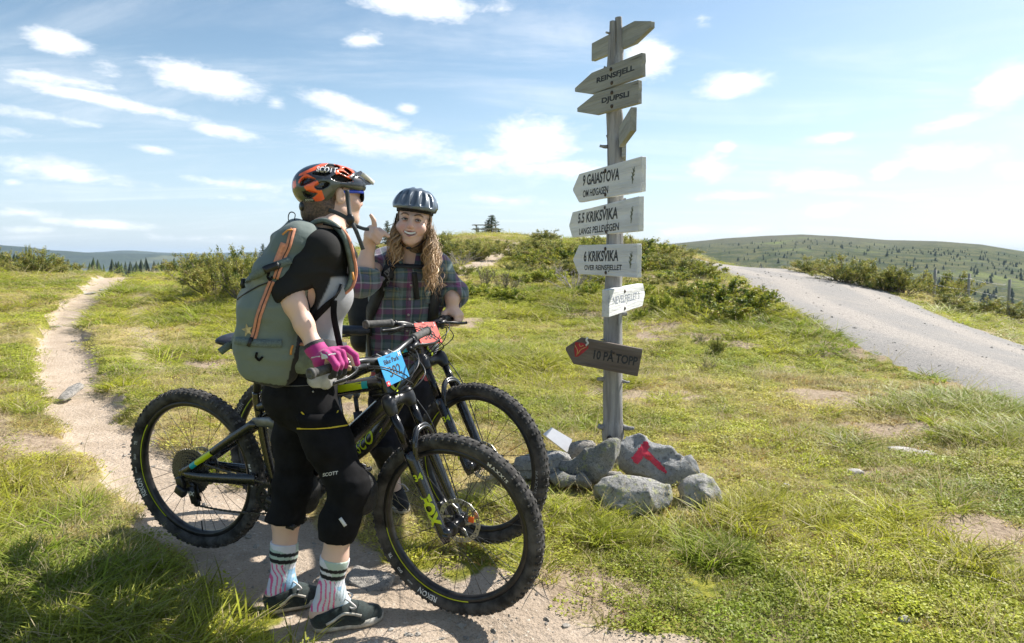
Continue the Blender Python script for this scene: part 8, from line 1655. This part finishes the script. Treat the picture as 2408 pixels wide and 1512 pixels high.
# wrist bands
wd = unit(K['wr'] - K['er']); n_, m_ = frame_of(wd)
for k_, mm in ((-.004, BLKC), (-.012, mat("cream_band", (.62, .56, .45), .7))): a = np.linspace(0, 2 * math.pi, 22, endpoint=False); obj('wrist_band', *tube(np.array([K['wr'] + wd * (.010 + k_) + .031 * (math.cos(x) * n_ + math.sin(x) * m_) for x in a]), .0032, 6, closed=True), mm, P2)
# --- grey helmet
def out2(S, p, M): S.ell(p(0, -.012, .060), (.106, .130, .088), M); S.ell(p(0, .02, .045), (.104, .105, .050), M, .03)
def cut2(S, p, M): S.cut(p(0, .0, .034), M @ np.array([0, -.02, -1.0])); S.box(p(0, 0, -.002), (.2, .05, .052), M, .02, .008, 'sub')
ven2 = []
for x, y0, z0, y1, z1, r_ in [(0, .125, .062, .085, .138, .0145), (.044, .118, .064, .080, .128, .0135), (-.044, .118, .064, .080, .128, .0135), (.082, .085, .062, .055, .110, .012), (-.082, .085, .062, .055, .110, .012), (.100, .015, .062, .0, .090, .011), (-.100, .015, .062, .0, .090, .011), (0, .05, .150, -.04, .152, .013), (.04, .03, .142, -.05, .142, .012), (-.04, .03, .142, -.05, .142, .012)]: ven2.append(((x, y0, z0), (x * .85, y1, z1), r_, r_))
def col2(L): c = np.tile([.13, .155, .185], (len(L), 1)); c[L[:, 2] < .034] = (.045, .050, .036); d = (L[:, 2] > .10) & (np.abs(L[:, 0]) > .03); c[d] = (.06, .085, .115); return c
hm2, hbt2, _ = helmet_obj('bike_helmet', 'metallic blue grey bike helmet with oval vents on the smiling person', C2 + U2 * .020, M2, out2, cut2, ven2, vmat("satin_helmet_paint", .28, .35, coat=.5, var=.03), col2)
S = SDF(C2 - .2, C2 + .2, .0045); S.ell(p2(0, -.012, .058), (.090, .112, .094), M2); S.ell(p2(0, -.012, .030), (.083, .104, .088), M2, .003, 'sub'); S.cut(p2(0, 0, .040), M2 @ np.array([0, 0, -1.0])); V, Q_ = S.mesh(); obj('foam_liner', V, Q_, mat("black_foam", (.010, .010, .011), .9), hm2)
obj('brow_pad', *tube(spline(np.array([p2(-.055, .078, .050), p2(-.03, .096, .051), p2(0, .101, .051), p2(.03, .096, .051), p2(.055, .078, .050)]), 5), .008, 8), mat("black_foam", (.01, .01, .01), .9), hm2)
for s in (-1, 1): obj('strap', *ribbon(spline(np.array([p2(s * .080, .035, .028), p2(s * .084, .030, -.02), p2(s * .080, .030, -.055), p2(s * .062, .048, -.092), p2(s * .030, .068, -.122), p2(0, .070, -.130)]), 6), F2 * .9 + R2 * s * .2, .012, .003), BLKC, hm2)
obj('buckle', *ball(p2(-.0, .074, -.130), (.014, .009, .008), 10), BUCK, hm2)
# --- black backpack of the pointing rider
BB2 = thing('backpack', 'black backpack with wide straps worn over the plaid shirt', 'backpack', tuple(K['che'] - TF2 * .2)); PK2 = mat("black_pack_nylon", (.013, .014, .016), .6, var=.35, vscale=20, bump=.3, bscale=300)
S = SDF((-1.1, 3.2, .8), (.2, 4.2, 1.6), .008); c0 = pt(905, 740, 3.78); S.box(c0, (.19, .13, .20), np.stack([TR2, TF2, [0, 0, 1.0]], 1), .07, .03); S.box(c0 + (0, 0, .2), (.15, .10, .12), np.stack([TR2, TF2, [0, 0, 1.0]], 1), .06, .05); S.warp(lambda P: .007 * vnoise(P * 12, 4)); V, Q_ = S.mesh(); obj('pack_bag', V, Q_, PK2, BB2)
obj('shoulder_strap', *band_on(b2, [(925, 598), (922, 625), (908, 655), (892, 690), (876, 730), (862, 765), (858, 790)], .062, .010, 26, .012), PK2, BB2); obj('shoulder_strap', *band_on(b2, [(1008, 610), (1018, 640), (1020, 690), (1016, 740), (1012, 770)], .058, .010, 20, .012), PK2, BB2)
obj('chest_strap', *band_on(b2, [(912, 632), (940, 630), (968, 632), (1010, 634)], .022, .022, 16, .004), PK2, BB2); obj('strap_tail', *band_on(b2, [(972, 640), (976, 670), (980, 702)], .026, .016, 12, .004), PK2, BB2); obj('hip_belt', *band_on(b2, [(858, 780), (850, 820), (846, 850)], .03, .010, 8), PK2, BB2)
obj('lettering', *text_on(b2, 'DAKINE', (914, 645), 13, R_(-62), .021, .03), mat("grey_print", (.20, .20, .20), .7), BB2, False)
# ------------------------------------------------------------------ air: far land fades to pale blue
hz = obj('haze', *box((0, 0, 8), (9400, 9400, 54)), new_mat("air")[0], smooth=False); m = hz.data.materials[0]; t = NT(m.node_tree); t.n.clear()
out = t.new('ShaderNodeOutputMaterial'); pv = t.new('ShaderNodeVolumePrincipled'); pv.inputs['Color'].default_value = (.66, .82, 1.0, 1); pv.inputs['Density'].default_value = 1.45e-4; pv.inputs['Anisotropy'].default_value = 0.1
t.l.new(pv.outputs[0], out.inputs['Volume']); tag(hz, 'thin pale summer haze', kind='stuff')
